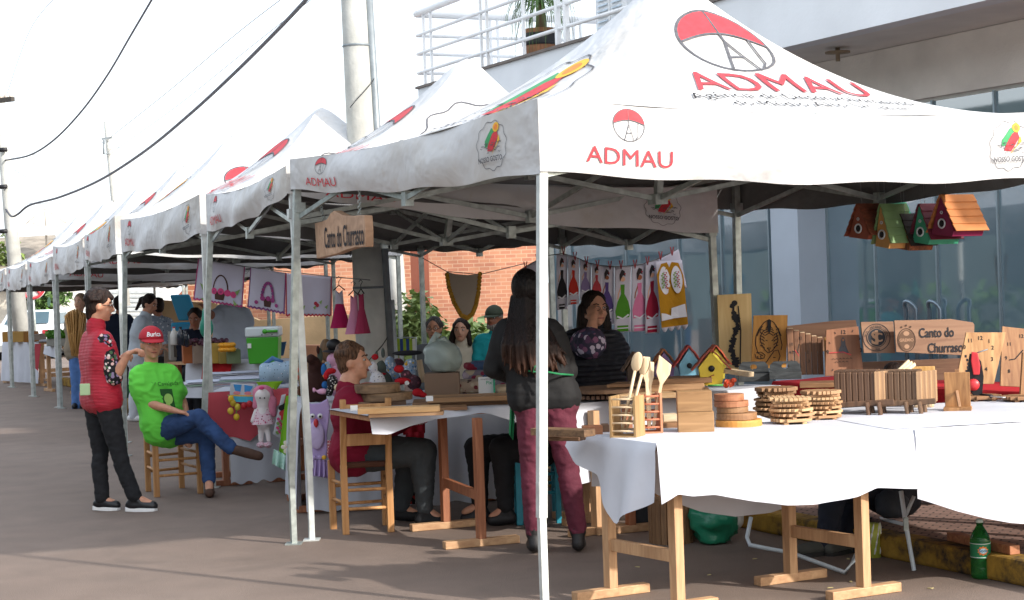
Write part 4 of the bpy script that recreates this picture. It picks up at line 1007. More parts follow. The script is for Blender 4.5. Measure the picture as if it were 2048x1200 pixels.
# wooden clamp-like toy trucks
o, r, f = frame(1850, 816); k = sc(o)
ty = thing('toy_figure', o, 'small wooden toy with red round parts beside the phone stand', 'toy')
rp = plain('red_toy_paint', '#c8343a', .4); tyw = pale_wv
MB().obox(o + ZD * .05, r, f, ZD, .035, .03, .03).build('body', plain('grey_toy', '#8d857c', .7), ty, bev=.004)
MB().ell(o + r * -.018 + ZD * .13, .022, .02, .04).build('head', rp, ty); MB().ell(o + r * .03 + ZD * .115, .018, .018, .02).build('nose', rp, ty)
MB().tube([o - r * .03 + ZD * .15, o - r * .035 + ZD * .18], .014, 10).build('cap', pale_w, ty)
for s_ in (-.04, .0, .03): MB().lathe(o + r * s_ - f * .03 + ZD * .02, [(.004, 0), (.02, 0), (.02, .014), (.004, .014)], 14, 0, -f).build('wheel', tyw, ty)
MB().obox(o - r * .055 + ZD * .07, r, f, ZD, .008, .03, .05).build('blue_panel', plain('light_blue_paint', '#7fb6c8', .5), ty)
_, o, r, f, w, h, k = block('cutting_board', 'yellowish upright board standing behind the toy with red parts', 'board', 1848, 795, 46, 62, .03, wood('yellow_wood', '#b98848', '#dcb070', 2), 0, d=9.7)
# red and black meat grinder standing on a slatted trivet
disc_stack('slatted_trivet', 'slatted trivet under the red and black grinder', 'trivet', 1962, 806, [(40, 13, 0)], 'slatted trivets at the right end', [mid_w], True)
disc_stack('slatted_trivet', 'slatted trivet at the right edge of the picture', 'trivet', 2044, 807, [(40, 13, 0)], 'slatted trivets at the right end', [mid_w], True)
o, r, f = frame(1952, 793, z=TZ + .03); k = sc(o)
gr_ = thing('hand_tool', o, 'red and black hand tool with a toothed chain edge standing on a trivet', 'tool')
MB().prism([(x / k, y / k) for x, y in ((-4, 0), (12, 0), (16, 40), (12, 70), (2, 84), (-10, 86), (-16, 50), (-14, 16))], o, r, ZD, .02).build('guide_bar', black_m, gr_, bev=.003)
for i in range(11):
    a = (-16 + 3 * math.sin(i), 6 + i * 7.5); MB().obox(o + r * (a[0] / k) + ZD * (a[1] / k), r, f, ZD, .006, .014, .007).build('chain_link', plain('dark_steel', '#3a3a40', .4, metal=.5), gr_)
MB().prism([(x / k, y / k) for x, y in ((-4, 44), (8, 44), (10, 62), (6, 88), (-6, 90), (-8, 72))], o - f * .02, r, ZD, .03).build('handle', rp, gr_, bev=.005)
MB().lathe(o - f * .012 + ZD * (24 / k) - r * .012, [(.004, 0), (12 / k, 0), (12 / k, .012), (.004, .014)], 16, 0, -f).build('wheel', rp, gr_)
MB().tube([o + ZD * (86 / k), o + r * (26 / k) + ZD * (94 / k)], .004, 6).build('rod', plain('bright_steel', '#b9bec2', .3, metal=.6), gr_)
a = P(1958, 762, 9.9); b = P(2008, 776, 9.7)
bt = thing('hand_tool', a, 'dark steel knife-like tool lying on the red cloth at the right', 'tool'); a.z = b.z = TZ + .035
MB().tube([a, lerp(a, b, .5)], .012, 8).build('handle', black_m, bt); MB().beam(lerp(a, b, .5), b, .02, .006).build('blade', plain('bright_steel', '#b9bec2', .3, metal=.6), bt)
o, r, f = frame(2044, 790, z=TZ + .03); k = sc(o)
MB().beam(o, o + ZD * .24 + r * .02, .03, .012).build('wooden_stick', mid_wv, label='upright wooden slat on the trivet at the right edge', cat='slat')

# ---- leaning panels behind (clocks, crests, pictures)
def panel(name, label, cat, pts, d, mat, th=.018, yaw=0.0, lean=.0):
    o = P(sum(p[0] for p in pts) / len(pts), max(p[1] for p in pts), d); ux = rotz(XD, yaw); nn = ux.cross(ZD); uy = (ZD - nn * lean * -1 * -1).normalized() if 0 else (ZD + nn * -lean).normalized(); pn = ux.cross(uy).normalized()
    q = []
    for p in pts:
        w = PL(p[0], p[1], o, pn); q.append(((w - o).dot(ux), (w - o).dot(uy)))
    root = thing(name, o, label, cat)
    MB().prism(q, o, ux, uy, th).build('board', mat, root, bev=.0015)
    fo = o + pn * (th / 2) if pn.y < 0 else o - pn * (th / 2)
    s_ = 1 if pn.y < 0 else -1
    def to(px, py):
        w = PL(px, py, fo, pn); return (w - fo).dot(ux), (w - fo).dot(uy)
    fn = lambda u, v, L: fo + ux * u + uy * v + pn * (s_ * L * .6)
    return root, to, fn, F / d
lightw = wood('light_panel_wood', '#cfae72', '#e0c48c', 2, 8); amber = wood('amber_panel_wood', '#b97f35', '#d19a4c', 2, 8)
# pale board with a generic cut-out figure (plain stand-in)
root, to, fn, k = panel('wall_picture', 'tall pale wooden panel with a broken black print down its middle, beside the tiger', 'picture', [(1434, 590), (1502, 587), (1506, 742), (1440, 744)], 11.9, lightw, lean=.06)
D = Dec(fn)
q = lambda *a: [to(*p) for p in a]
rr = random.Random(12); D.circ(*to(1469, 606), 6 / k, 0, 14, .9)
for yy in range(612, 736, 5):
    cx = 1469 + 5 * math.sin(yy * .07) + rr.uniform(-2, 2); w_ = rr.uniform(2.5, 8.5); pts = [(cx + w_ * (1 + .35 * rr.uniform(-1, 1)) * math.cos(a), yy + 4.2 * (1 + .4 * rr.uniform(-1, 1)) * math.sin(a)) for a in [i * PI / 5 for i in range(10)]]
    D.poly(q(*pts))
D.stroke(q((1476, 612), (1481, 660), (1480, 732)), 2.5 / k)
D.build('printed_figure', ink, root)
root, to, fn, k = panel('wall_picture', 'amber wooden panel with a black line drawing of a walking tiger', 'picture', [(1507, 631), (1575, 630), (1572, 735), (1502, 738)], 11.7, amber, lean=.06)
D = Dec(fn); D.lv = 0
TS = [[(1526, 712), (1516, 706), (1511, 690), (1512, 672), (1518, 658), (1528, 645), (1538, 639), (1548, 645), (1556, 658), (1560, 672), (1564, 690), (1562, 700)],
      [(1520, 665), (1522, 658), (1527, 661)], [(1552, 660), (1557, 657), (1558, 664)], [(1524, 690), (1530, 700), (1536, 706), (1544, 702), (1552, 692), (1556, 680), (1552, 666)], [(1524, 690), (1520, 678), (1523, 666), (1530, 660)],
      [(1531, 680), (1535, 682)], [(1543, 682), (1547, 679)], [(1534, 696), (1538, 700), (1542, 696), (1534, 696)], [(1538, 700), (1538, 704)],
      [(1510, 708), (1512, 716), (1520, 718), (1528, 716), (1530, 710), (1522, 704), (1512, 706)], [(1515, 712), (1516, 717)], [(1521, 711), (1522, 717)], [(1530, 728), (1538, 716), (1548, 702), (1556, 700), (1560, 712), (1555, 728)], [(1546, 715), (1551, 715)]]
for y0, hw in ((648, 4), (652, 7), (656, 9), (661, 10), (666, 8)): TS.append([(1538 - hw, y0 + 5), (1538, y0), (1538 + hw, y0 + 5)])
for sgx in (-1, 1):
    for y0 in (668, 674, 680, 687, 693): TS.append([(1538 + sgx * 18, y0 - 3), (1538 + sgx * 12, y0), (1538 + sgx * 9, y0 + 3)])
    TS.append([(1538 + sgx * 13, 652), (1538 + sgx * 19, 660), (1538 + sgx * 24, 672)])
for s_ in TS: D.stroke(q(*s_), 1.7 / k)
D.poly(q((1534, 642), (1538, 638), (1542, 642), (1541, 660), (1538, 668), (1535, 660)))
D.build('printed_tiger', ink, root)
def crate(label, px, py, w, h, d, mat, hole=True):
    o = P(px, py, d); o.z = max(o.z, TZ); r, f = zface(o); k = F / d; root = thing('handled_tray', o, label, 'tray', 'dark stained trays with hand holes')
    hw = w / k / 2; H = h / k
    MB().obox(o + ZD * H * .2 + f * .1, r, f, ZD, hw, .12, H * .2).build('tray_body', mat, root, bev=.003)
    ring = [(-hw, H * .35), (hw, H * .35), (hw * .93, H * .8), (hw * .7, H), (-hw * .7, H), (-hw * .95, H * .8)]
    hr = .017; circ = [(hr * 1.3 * math.cos(a), H * .72 + hr * math.sin(a)) for a in [i * PI / 8 for i in range(16)]]
    tri = tessellate_polygon([[V((x, y, 0)) for x, y in ring], [V((x, y, 0)) for x, y in circ]]); pts = ring + circ; vs = []
    for t_ in (-.006, .006): vs += [o + f * (.1 + t_) + r * x + ZD * y for x, y in pts]
    n = len(pts); fs = [tuple(t) for t in tri] + [tuple(i + n for i in t[::-1]) for t in tri]
    fs += [(i, (i + 1) % 6, (i + 1) % 6 + n, i + n) for i in range(6)] + [(6 + i, 6 + (i + 1) % 16, 6 + (i + 1) % 16 + n, 6 + i + n) for i in range(16)]
    MB().add(vs, fs).build('handle_board', mat, root)
char = wood('charred_wood', '#25282b', '#565b5e', 0, 16)
crate('left dark stained tray with a hand hole, behind the orange flower', 1508, 763, 62, 38, 11.0, char)
crate('right dark stained tray with a hand hole, next to the striped clock', 1571, 758, 64, 34, 10.9, char)
plank('cutting_board', 'pale long bar of wood lying in front of the left dark tray', 'bar', P(1450, 741, 10.95), P(1503, 749, 10.8), .05, .03, pale_w)
# clocks
def digits(D, to, lst, k, size=9, mi=0):
    for t, x, y in lst:
        u, v = to(x, y); D.text(t, size / k, u, v - size / k * .35, mi, .015)
sl = wood('clock_slats', '#6c4a36', '#93694c', 2, 16)
o_ = P(1612, 752, 11.0); cl = thing('wall_clock', o_, 'clock of dark vertical slats with stepped tops, left of the portrait clock', 'clock')
steps = [(1577, 1590, 656), (1591, 1602, 660), (1603, 1614, 664), (1615, 1626, 667), (1627, 1638, 671), (1639, 1650, 674)]
for i, (a, b, yt) in enumerate(steps):
    A_ = P(a, 750, 11.0 + .0 * i); B_ = P(b, 750, 11.0); C_ = P(b, yt, 11.12); MB().add([], [])
    w = (B_.x - A_.x) / 2; c = (A_ + B_) / 2; H = C_.z - c.z
    MB().obox(c + ZD * H / 2 + YD * (.02 + .006 * i), XD, YD, ZD, w - .001, .012, H / 2).build('slat', sl, cl, bev=.002)
    MB().obox(c + ZD * (H - .01) + YD * (.045 + .006 * i) + XD * w * .3, XD, YD, ZD, w * .8, .012, .014).build('batten', pale_w, cl)
MB().obox(P(1652, 712, 11.04), XD, YD, ZD, .006, .02, .115).build('side_strip', wood('honey_wood', '#c99850', '#e2b871', 2), cl)
D = Dec(lambda u, v, L: o_ + XD * u + ZD * v - YD * L * .4)
kk = F / 11.0
for t, x, y in (('12', 1600, 676), ('1', 1620, 684), ('2', 1615, 704), ('3', 1618, 722), ('10', 1582, 688), ('9', 1580, 705), ('8', 1583, 722)): w = PL(x, y, o_, YD) - o_; D.text(t, 8 / kk, w.x, w.z - 3 / kk, 0, .02)
D.stroke([((PL(x, y, o_, YD) - o_).x, (PL(x, y, o_, YD) - o_).z) for x, y in ((1584, 702), (1598, 706))], .006); D.stroke([((PL(x, y, o_, YD) - o_).x, (PL(x, y, o_, YD) - o_).z) for x, y in ((1594, 708), (1598, 688))], .006, 0); D.stroke([((PL(x, y, o_, YD) - o_).x, (PL(x, y, o_, YD) - o_).z) for x, y in ((1590, 700), (1598, 712))], .004, 1)
D.build('dial_marks', [ink, red_ink], cl)
mb_ = wood('live_edge_board', '#8a6650', '#b08a6e', 0, 6)
root, to, fn, k = panel('live_edge_board', 'long live-edged board standing behind the clocks, left piece', 'board', [(1572, 660), (1575, 652), (1620, 647), (1665, 642), (1711, 640), (1714, 655), (1714, 700), (1575, 705)], 11.6, mb_)
root, to, fn, k = panel('wall_clock', 'square brown clock engraved with a robed bearded figure', 'clock', [(1652, 660), (1716, 653), (1727, 752), (1650, 752)], 10.9, wood('clock_board', '#85583e', '#a87455', 2, 7), lean=.08)
D = Dec(fn)
digits(D, to, [('12', 1686, 664), ('3', 1722, 700), ('9', 1655, 704), ('6', 1686, 744)], k, 11)
for x, y, a in ((1669, 664, -1), (1706, 660, 1), (1720, 676, 1), (1658, 684, -1), (1666, 738, 1), (1708, 738, -1)): D.stroke(q((x, y), (x - 2 * a, y + 4)), 1.5 / k)
D.poly(q((1686, 674), (1690, 680), (1691, 690), (1696, 702), (1698, 706), (1676, 706), (1678, 698), (1682, 690), (1682, 680)), 1); D.circ(*to(1686, 680), 2.4 / k, 2)
D.stroke(q((1658, 706), (1686, 704), (1702, 710)), 1.6 / k, 3)
for y, x0_, x1_ in ((719, 1664, 1708), (725, 1670, 1702)):
    for i in range(int((x1_ - x0_) / 7)): D.stroke(q((x0_ + i * 7, y - i * .3), (x0_ + i * 7 + 2, y - 2 - i * .3), (x0_ + i * 7 + 5, y - i * .3)), 1 / k)
D.build('engraving', [ink, ink_soft, plain('engraved_tan', '#a87455', .8), red_ink], root)
root, to, fn, k = panel('engraved_board', 'square wooden board with a dark round football crest of interlaced letters', 'board', [(1721, 644), (1786, 643), (1790, 706), (1727, 706)], 10.8, mb_, lean=.05)
D = Dec(fn); c = to(1753, 675)
D.ring(*c, 27 / k, 1.4 / k); D.circ(*c, 20 / k, 0, 28); D.ring(*c, 18 / k, .8 / k, 1)
D.text('S', 34 / k, c[0] - 3 / k, c[1] - 12 / k, 1, .03); D.text('C', 24 / k, c[0] + 4 / k, c[1] - 8 / k, 1, .02); D.text('I', 38 / k, c[0], c[1] - 13 / k, 1, .03)
for i, ch in enumerate('S.C. INTERNACIONAL'):
    a = PI * (.93 - .86 * i / 17); D.text(ch, 5.5 / k, c[0] + 22.5 / k * math.cos(a), c[1] + 22.5 / k * math.sin(a) - 2 / k, 0, .02)
D.text('1909', 5.5 / k, c[0], c[1] - 25.5 / k, 0, .02)
D.build('engraving', [plain('navy_engraving', '#20232c', .7), plain('crest_wood', '#b08a6e', .7)], root)
root, to, fn, k = panel('engraved_board', 'wide wooden name board reading Canto do Churrasco with an oval crest', 'board', [(1788, 641), (1850, 640), (1900, 638), (1945, 645), (1948, 650), (1946, 712), (1900, 709), (1850, 707), (1792, 704)], 10.7, mb_, lean=.05)
D = Dec(fn); c = to(1813, 680)
D.ring(*c, 17.5 / k, 1.6 / k, 0, sy=1.3); D.circ(c[0], c[1] + .0, 15.5 / k, 1, sy=1.3); D.text('GREMIO', 8.5 / k, c[0], c[1] - 3 / k, 2, .03, .9)
D.circ(c[0], c[1] + 13 / k, 6 / k, 2, sy=.8); D.circ(c[0], c[1] - 13 / k, 5 / k, 2, sy=.9)
for x in (-9, 0, 9): D.circ(c[0] + x / k, c[1] + (26 + (3 if x == 0 else 0)) / k, 2.2 / k, 0, 5)
u, v = to(1873, 674); D.text('Canto do', 27 / k, u, v, 3, .018, .68); u, v = to(1895, 704); D.text('Churrasco', 27 / k, u, v, 3, .018, .68)
D.build('engraving', [plain('brown_engraving', '#4a3527', .7), plain('mid_engraving', '#6b4f3b', .7), plain('crest_wood', '#b08a6e', .7), plain('navy_engraving', '#20232c', .7)], root)
root, to, fn, k = panel('shelf_rail', 'dark horizontal wooden rack behind the barrel planters, under the name board', 'rack', [(1725, 724), (1930, 716), (1930, 760), (1725, 760)], 11.0, wood('rack_wood', '#5c4030', '#80604a', 0), .03)
root, to, fn, k = panel('wall_clock', 'tilted light clock board with numbers 11, 12, 1, 2 and 3, right side', 'clock', [(1932, 665), (2011, 665), (1987, 768), (1910, 768)], 10.2, wood('clock_stripes', '#9c6d45', '#cba06e', 2, 10), lean=.12)
D = Dec(fn); digits(D, to, [('11', 1940, 681), ('12', 1960, 676), ('1', 1978, 682), ('2', 1985, 695), ('3', 1984, 718), ('10', 1926, 694), ('4', 1972, 738)], k, 11)
D.build('dial_marks', ink, root)
root, to, fn, k = panel('wall_clock', 'clock board with rough edge leaning at the right edge of the picture', 'clock', [(2004, 653), (2070, 660), (2060, 775), (2000, 772)], 10.4, wood('clock_rough', '#8a5f42', '#bd9066', 2, 10), lean=.12)
D = Dec(fn); digits(D, to, [('11', 2018, 688), ('12', 2042, 672), ('9', 2012, 716), ('8', 2018, 742)], k, 10); D.stroke(q((2046, 700), (2030, 718), (2018, 720)), 2 / k); D.build('dial_marks', ink, root)

# ---- birdhouses on table B
def birdhouse(label, px, py, w, h, roofp, body, roofm, d, yaw=.3, group=None, dp=.12):
    o = P(px, py, d); r, f = zface(o); r = rotz(r, yaw); f = ZD.cross(r); k = F / d; W_ = w / k; H = h / k; root = thing('birdhouse', o, label, 'birdhouse', group or 'painted birdhouses on the rear table')
    eave = H * .5
    MB().prism([(-W_ * .36, 0), (W_ * .36, 0), (W_ * .46, eave), (0, H * .93), (-W_ * .46, eave)], o + f * dp / 2, r, ZD, dp).build('body', body, root, bev=.002)
    for s_ in (-1, 1):
        a = o + f * dp / 2 + ZD * H; b = o + f * dp / 2 + r * s_ * W_ * .66 + ZD * (eave - H * .08)
        mb = MB(); dv = b - a; nn = dv.cross(f).normalized()
        if nn.z < 0: nn = -nn
        for i in range(4): mb.obox(a + dv * ((i + .5) / 4) + nn * (.004 + .003 * (i % 2)), dv.normalized(), f, nn, dv.length / 8 * 1.12, dp * .62, .004)
        mb.build('roof_panel', roofm, root)
    MB().lathe(o - f * .0015 + ZD * H * .47, [(.002, 0), (W_ * .115, 0), (W_ * .115, .003), (.002, .003)], 16, 0, -f).build('entrance_hole', black_m, root)
    return o, r, f, k, root
orp = plain('orange_roof_paint', '#cf5f3c', .55); redr = plain('brick_red_roof_paint', '#a34a33', .6)
birdhouse('lilac birdhouse with orange roof standing behind the spatulas', 1330, 768, 44, 68, 0, plain('lilac_paint', '#b58bbf', .55), plain('orange_roof', '#c8743f', .6), 11.5, .1)
birdhouse('light blue birdhouse with red roof and dark round hole', 1380, 765, 46, 72, 0, plain('sky_blue_paint', '#7cb7d2', .55, .12, 30), plain('red_roof_paint', '#c4453c', .6), 11.3, .1)
o, r, f, k, root = birdhouse('bright yellow birdhouse with brown-red roof in front', 1424, 771, 56, 72, 0, plain('yellow_paint', '#e3c53a', .5), redr, 10.9, .05)
MB().tube([o - f * .004 + ZD * (16 / k) - r * (6 / k), o - f * .006 + ZD * (20 / k), o - f * .004 + ZD * (21 / k) + r * (5 / k)], .003, 5).build('painted_mouth', redr, root)
birdhouse('smaller yellow-green birdhouse with orange roof behind the bright yellow one', 1434, 758, 42, 66, 0, plain('yellow_green_paint', '#c9b83a', .55, .2, 40), orp, 11.25, .15)
birdhouse('dark brown birdhouse mostly hidden behind the big wooden spoon', 1272, 770, 36, 64, 0, dark_wv, dark_w, 11.6, .1)
fl = thing('artificial_flower', P(1460, 772, 10.85), 'orange artificial flower on a green stem lying beside the yellow birdhouse', 'flower')
MB().tube([P(1416, 771, 10.8), P(1446, 770, 10.8)], .006, 6).build('stem', plain('stem_green', '#4f9a4a', .6), fl)
mb = MB(); rr = random.Random(1)
for i in range(14): mb.ell(P(1458 + rr.uniform(-10, 12), 766 + rr.uniform(-6, 6), 10.85), .018, .004, .014, 0, (rotz(XD, rr.uniform(0, 3)), YD, ZD))
mb.build('petals', plain('orange_petal', '#dd5a35', .6, .2, 20), fl)
# boards and slatted tray on table B
bl = [(1345, 770, 118, 14, 0.0), (1350, 759, 100, 13, .05), (1340, 782, 150, 12, -.02)]
_x = block('cutting_board', 'bottom wooden board in the pile between the long-haired woman and the yellow birdhouse', 'board', 1345, 795, 150, 14, .3, mid_w, .04, 'boards piled on the rear table', bev=.004)
zt_ = TZ + .05
MB().obox(P(1350, 772, 10.95), XD, YD, ZD, .17, .13, .02).build('cutting_board', mB[0], label='middle wooden board in the pile by the yellow birdhouse', cat='board', group='boards piled on the rear table', bev=.004)
MB().obox(P(1352, 760, 10.98), rotz(XD, .1), rotz(YD, .1), ZD, .2, .14, .017).build('cutting_board', mid_w, label='topmost brown board in the pile by the yellow birdhouse', cat='board', group='boards piled on the rear table', bev=.004)
MB().prism([(-.2, -.1), (.2, -.13), (.13, .1), (-.1, .12)], P(1296, 790, 10.75), rotz(XD, -.05), rotz(YD, -.05), .03).build('cutting_board', mB[1], label='pale angular board lying in front of the pile', cat='board', group='boards piled on the rear table', bev=.004)
c = P(1215, 778, 11.0); c.z = TZ + .012; st = thing('slatted_tray', c, 'large oval slatted wooden tray behind the long-haired woman, before the puffer vest', 'tray')
for i in range(17):
    x = -.24 + i * .03; hw = .19 * math.sqrt(max(.05, 1 - (x / .27) ** 2)); MB().obox(c + XD * (x + .02) + ZD * .02, XD, YD, ZD, .011, hw, .012).build('lower_slat', dark_w, st)
disc(mb2 := MB(), c + ZD * .045 + XD * .02, .26, .025, 0, 32, .05); mb2.build('top_board', wood('oval_board', '#6d503a', '#957356', 0, 12), st, bev=.004)
MB().prism([(-.13, -.1), (.13, -.12), (.16, .1), (-.05, .13)], c + ZD * .085 + XD * .12, XD, YD, .02).build('wedge_board', mid_w, st, bev=.003)

# ---- hanging birdhouses
def hang_bh(label, px, py, w, h, body, roofm, d, yaw=-.78, side_right=True, hang=True, rlen=.2, top_y=None):
    """bottom-centre of its front at (px,py); A-frame front with a round hole, long tiled roof; hung from the frame by hooks"""
    o = P(px, py, d); r, f = zface(o); r = rotz(r, yaw); f = ZD.cross(r); k = F / d; W_ = w / k; H = h / k
    root = thing('hanging_birdhouse', o, label, 'birdhouse', 'birdhouses hanging from the tent frame')
    MB().prism([(-W_ * .5, .02), (W_ * .42, 0), (W_ * .5, .03), (.01, H * .97), (-.01, H * .97)], o + f * rlen / 2, r, ZD, rlen).build('body', body, root, bev=.002)
    for s_ in (-1, 1):
        a = o + f * rlen / 2 + ZD * (H + .004); b = o + f * rlen / 2 + r * s_ * W_ * .62 + ZD * (H * .12); dv = b - a; nn = dv.cross(f).normalized()
        if nn.z < 0: nn = -nn
        mb = MB()
        for i in range(5): mb.obox(a + dv * ((i + .5) / 5) + nn * (.006 - .0 * i), (dv.normalized() * 1 + nn * .12).normalized(), f, (nn - dv.normalized() * .12).normalized(), dv.length / 10 * 1.1, rlen / 2 + .012, .003)
        mb.build('roof_panel', roofm, root)
    MB().ring(o - f * .004 + ZD * H * .33, .026, .005, f).build('hole_ring', plain('pale_ring', '#c9cdd0', .4), root)
    MB().lathe(o - f * .001 + ZD * H * .33, [(.002, 0), (.0185, 0), (.0185, .003), (.002, .003)], 18, 0, -f).build('entrance_hole', black_m, root)
    MB().ring(o - f * .003 + ZD * H * .6, .008, .003, f, 0, 12).build('small_hole_ring', plain('pale_ring', '#c9cdd0', .4), root)
    for q in (.15, .85):
        p = o + f * rlen * q + ZD * (H + .0); MB().tube([p, p + ZD * .02 + r * .006, p + ZD * .035, p + ZD * .22], .0015, 5).build('hook', plain('hook_wire', '#9aa0a3', .4, metal=.5), root)
mg = plain('magenta_paint', '#7a1c44', .5); 
hang_bh('rust-red hanging birdhouse, leftmost of the hanging cluster', 1718, 480, 56, 70, plain('rust_paint', '#8a4630', .5), wood('rust_roof', '#6d3a28', '#8f5038', 0), 10.7)
hang_bh('hanging birdhouse with mint green roof, second from the left', 1752, 478, 46, 70, plain('dark_green_body', '#1f6b56', .5), plain('mint_roof', '#3f9f80', .5), 10.9, rlen=.26)
hang_bh('ochre hanging birdhouse with pale green roof, low in the cluster', 1765, 498, 40, 88, plain('ochre_paint', '#b98a4f', .5), plain('pale_green_roof', '#718f60', .5), 10.6)
hang_bh('striped dark and orange hanging birdhouse in the middle, lowest', 1804, 502, 44, 72, wood('striped_wood', '#2e2620', '#b0683a', 2, 30), wood('dark_roof_wood', '#241d1a', '#3c322c', 0), 10.65)
hang_bh('green-fronted hanging birdhouse with dark red roof, second from the right', 1842, 490, 48, 80, plain('emerald_paint', '#3e9a78', .5), plain('wine_roof', '#6a2a3a', .5), 10.55, rlen=.25)
hang_bh('magenta hanging birdhouse with orange-brown tiled roof, rightmost', 1885, 474, 62, 82, mg, plain('tan_roof_tiles', '#b57340', .55), 10.4, rlen=.25)

# ---- hanging sign with chains
sg_ = thing('hanging_sign', P(688, 470, 10.3), 'carved wooden sign reading Canto do Churrasco hanging on chains', 'sign')
P0 = P(640, 480, 10.75); P1 = P(735, 470, 9.9); ux = V(((P1 - P0).x, (P1 - P0).y, 0)).normalized(); nn = ux.cross(ZD)
q = []
for p in [(637, 446), (650, 443), (662, 438), (668, 427), (676, 421), (684, 426), (695, 431), (712, 432), (728, 430), (737, 431), (739, 460), (739, 494), (722, 494), (700, 500), (680, 508), (662, 512), (641, 517), (639, 480)]:
    w = PL(p[0], p[1], P0, nn); q.append(((w - P0).dot(ux), w.z - P0.z))
signw = wood('sign_wood', '#a07c60', '#c9a384', 0, 5)
MB().prism(q, P0, ux, ZD, .05).build('board', signw, sg_, bev=.004)
s_ = -1 if nn.y > 0 else 1
fo = P0 + nn * (.026 * s_)
D = Dec(lambda u, v, L: fo + ux * u + ZD * v + nn * (s_ * L))
w = PL(688, 492, fo, nn); um, vm = (w - fo).dot(ux), w.z - fo.z
L = abs((PL(733, 480, fo, nn) - PL(642, 480, fo, nn)).dot(ux))
D.text('Canto do Churrasco', .175, um, vm + .0, 0, .012, L * .93 / (.175 * 9.0))
D.build('carved_lettering', ink, sg_)
for (xa, ya, xb, yb) in ((641, 405, 648, 441), (719, 378, 719, 430)):
    a = PL(xa, ya, P0, nn); b = PL(xb, yb, P0, nn); n = 9
    for i in range(n):
        p = lerp(a, b, (i + .5) / n); L_ = (b - a).length / n * .62; sx = ux if i % 2 else nn
        MB().tube([p + ZD * (L_ * math.cos(t)) + sx * (.009 * math.sin(t)) for t in [j * PI / 5 for j in range(11)]], .0028, 5, cap=False).build('chain_link', galv, sg_)

# ---- under the tables
stl = thing('slatted_stool', G(1352, 1090) + YD * .18, 'six-sided slatted wooden drum with a lid, on the ground under the front table', 'stool')
c = G(1350, 1094); c += YD * .2; c.z = 0; k = sc(c); R = 42 / k; H = .26
for i in range(22):
    a = 2 * PI * i / 22; q_ = R * (1 - .05 * abs(math.sin(3 * a))); d_ = V((math.cos(a), math.sin(a), 0)); MB().obox(c + d_ * q_ + ZD * H / 2, ZD.cross(d_), d_, ZD, PI * R / 22 * .93, .01, H / 2).build('stave', wood('stool_wood', '#70523a', '#a07a55', 2), stl, bev=.002)
disc(mb2 := MB(), c + ZD * H, R * .98, .02, 0, 24); mb2.build('lid', wood('stool_lid', '#7d6048', '#a8855f', 0), stl, bev=.003)
disc(mb2 := MB(), c + ZD * (H + .02) - XD * .05, R * .55, .02, 0, 24); mb2.build('inner_lid', mid_w, stl); MB().ell(c + ZD * (H + .055) - XD * .04, .02, .02, .016).build('knob', pale_w, stl)
bx = c + XD * .14 + YD * .25
_x = MB().obox(bx + ZD * .2, XD, YD, ZD, .1, .1, .2).build('wooden_crate', wood('crate_wood', '#6e5138', '#94704c', 2), label='tall brown wooden crate behind the slatted drum under the table', cat='crate', bev=.004)
def bag(name, label, c, rx, ry, rz_, mat, seed=0, amp=.25, cat='bag', extra=None, vox=.012):
    mb = MB().ell(c, rx, ry, rz_, 0, None, 28, 18)
    vs = []
    for v in mb.v:
        p = V(v); n_ = noise.noise(p * 9 + V((seed, 0, 0))) + .5 * noise.noise(p * 22 + V((0, seed, 0)))
        n_ += .5 * abs(noise.noise(p * 40)); q_ = c + (p - c) * (1 + amp * n_); q_.z = max(q_.z, c.z - rz_ * .92); vs.append(tuple(q_))
    mb.v = vs
    if extra: extra(mb)
    return mb.build(name, mat, label=label, cat=cat)
gbag = plain('green_plastic', '#1f7a5c', .3, .1, 5, 14, .8); wbag = plain('white_plastic', '#d4d6d2', .35, .08, 5, 14, .8)
c = G(1437, 1092) + YD * .12; c.z = .115; k = sc(c)
gb_ = thing('shopping_bag', V((c.x, c.y, 0)), 'green plastic shopping bag with white print on the ground under the table', 'bag')
o = bag('bag_body', None, c, 46 / k, .13, .115, gbag, 3, .5, cat=None); o.parent = gb_; o.matrix_parent_inverse = gb_.matrix_basis.inverted()
for s_ in (-1, 1): MB().tube([c + XD * .1 * s_ + ZD * .08, c + XD * .09 * s_ + ZD * .17 - YD * .02, c + XD * .03 * s_ + ZD * .16 - YD * .02, c + ZD * .09], [.02, .012, .012, .02], 6).build('bag_handle', gbag, gb_)
D = Dec(lambda u, v, L: V((c.x + u, c.y - .135 - .0 * L, c.z + v))); D.text('unil', .055, .03, .03, 0, .01); D.build('bag_print', white_p, gb_)
c = G(1478, 1080) + YD * .3; c.z = .12; bag('sack', 'small white sack behind the green bag under the table', c, .07, .06, .12, plain('white_sack', '#b9b6ae', .8, .1, 8, 10, .5), 5, .15, cat='sack')
c = G(1218, 1050) + YD * .1; c.z = .27; ob_ = bag('sack', 'white sack with letters CA beside the left trestle', c, .06, .05, .1, plain('white_sack', '#b9b6ae', .8, .1, 8, 10, .5), 7, .12, cat='sack')
D = Dec(lambda u, v, L: V((c.x + u, c.y - .052, c.z + v))); D.text('CA', .05, .0, -.03, 0, .02); lt_ = D.build('sack_letters', green_ink, ob_)
_x = MB().obox(G(1300, 1066) + YD * .25 + ZD * .12, XD, YD, ZD, .09, .08, .12).build('black_box', plain('dark_plastic_box', '#1c2128', .4), label='black plastic box behind the slatted drum under the table', cat='box', bev=.01)
tin = G(1749, 1116) + YD * .04; tin.z = 0
tn = thing('tin_can', tin, 'lime green cylindrical tin with white leaf pattern on the ground by the kerb', 'tin')
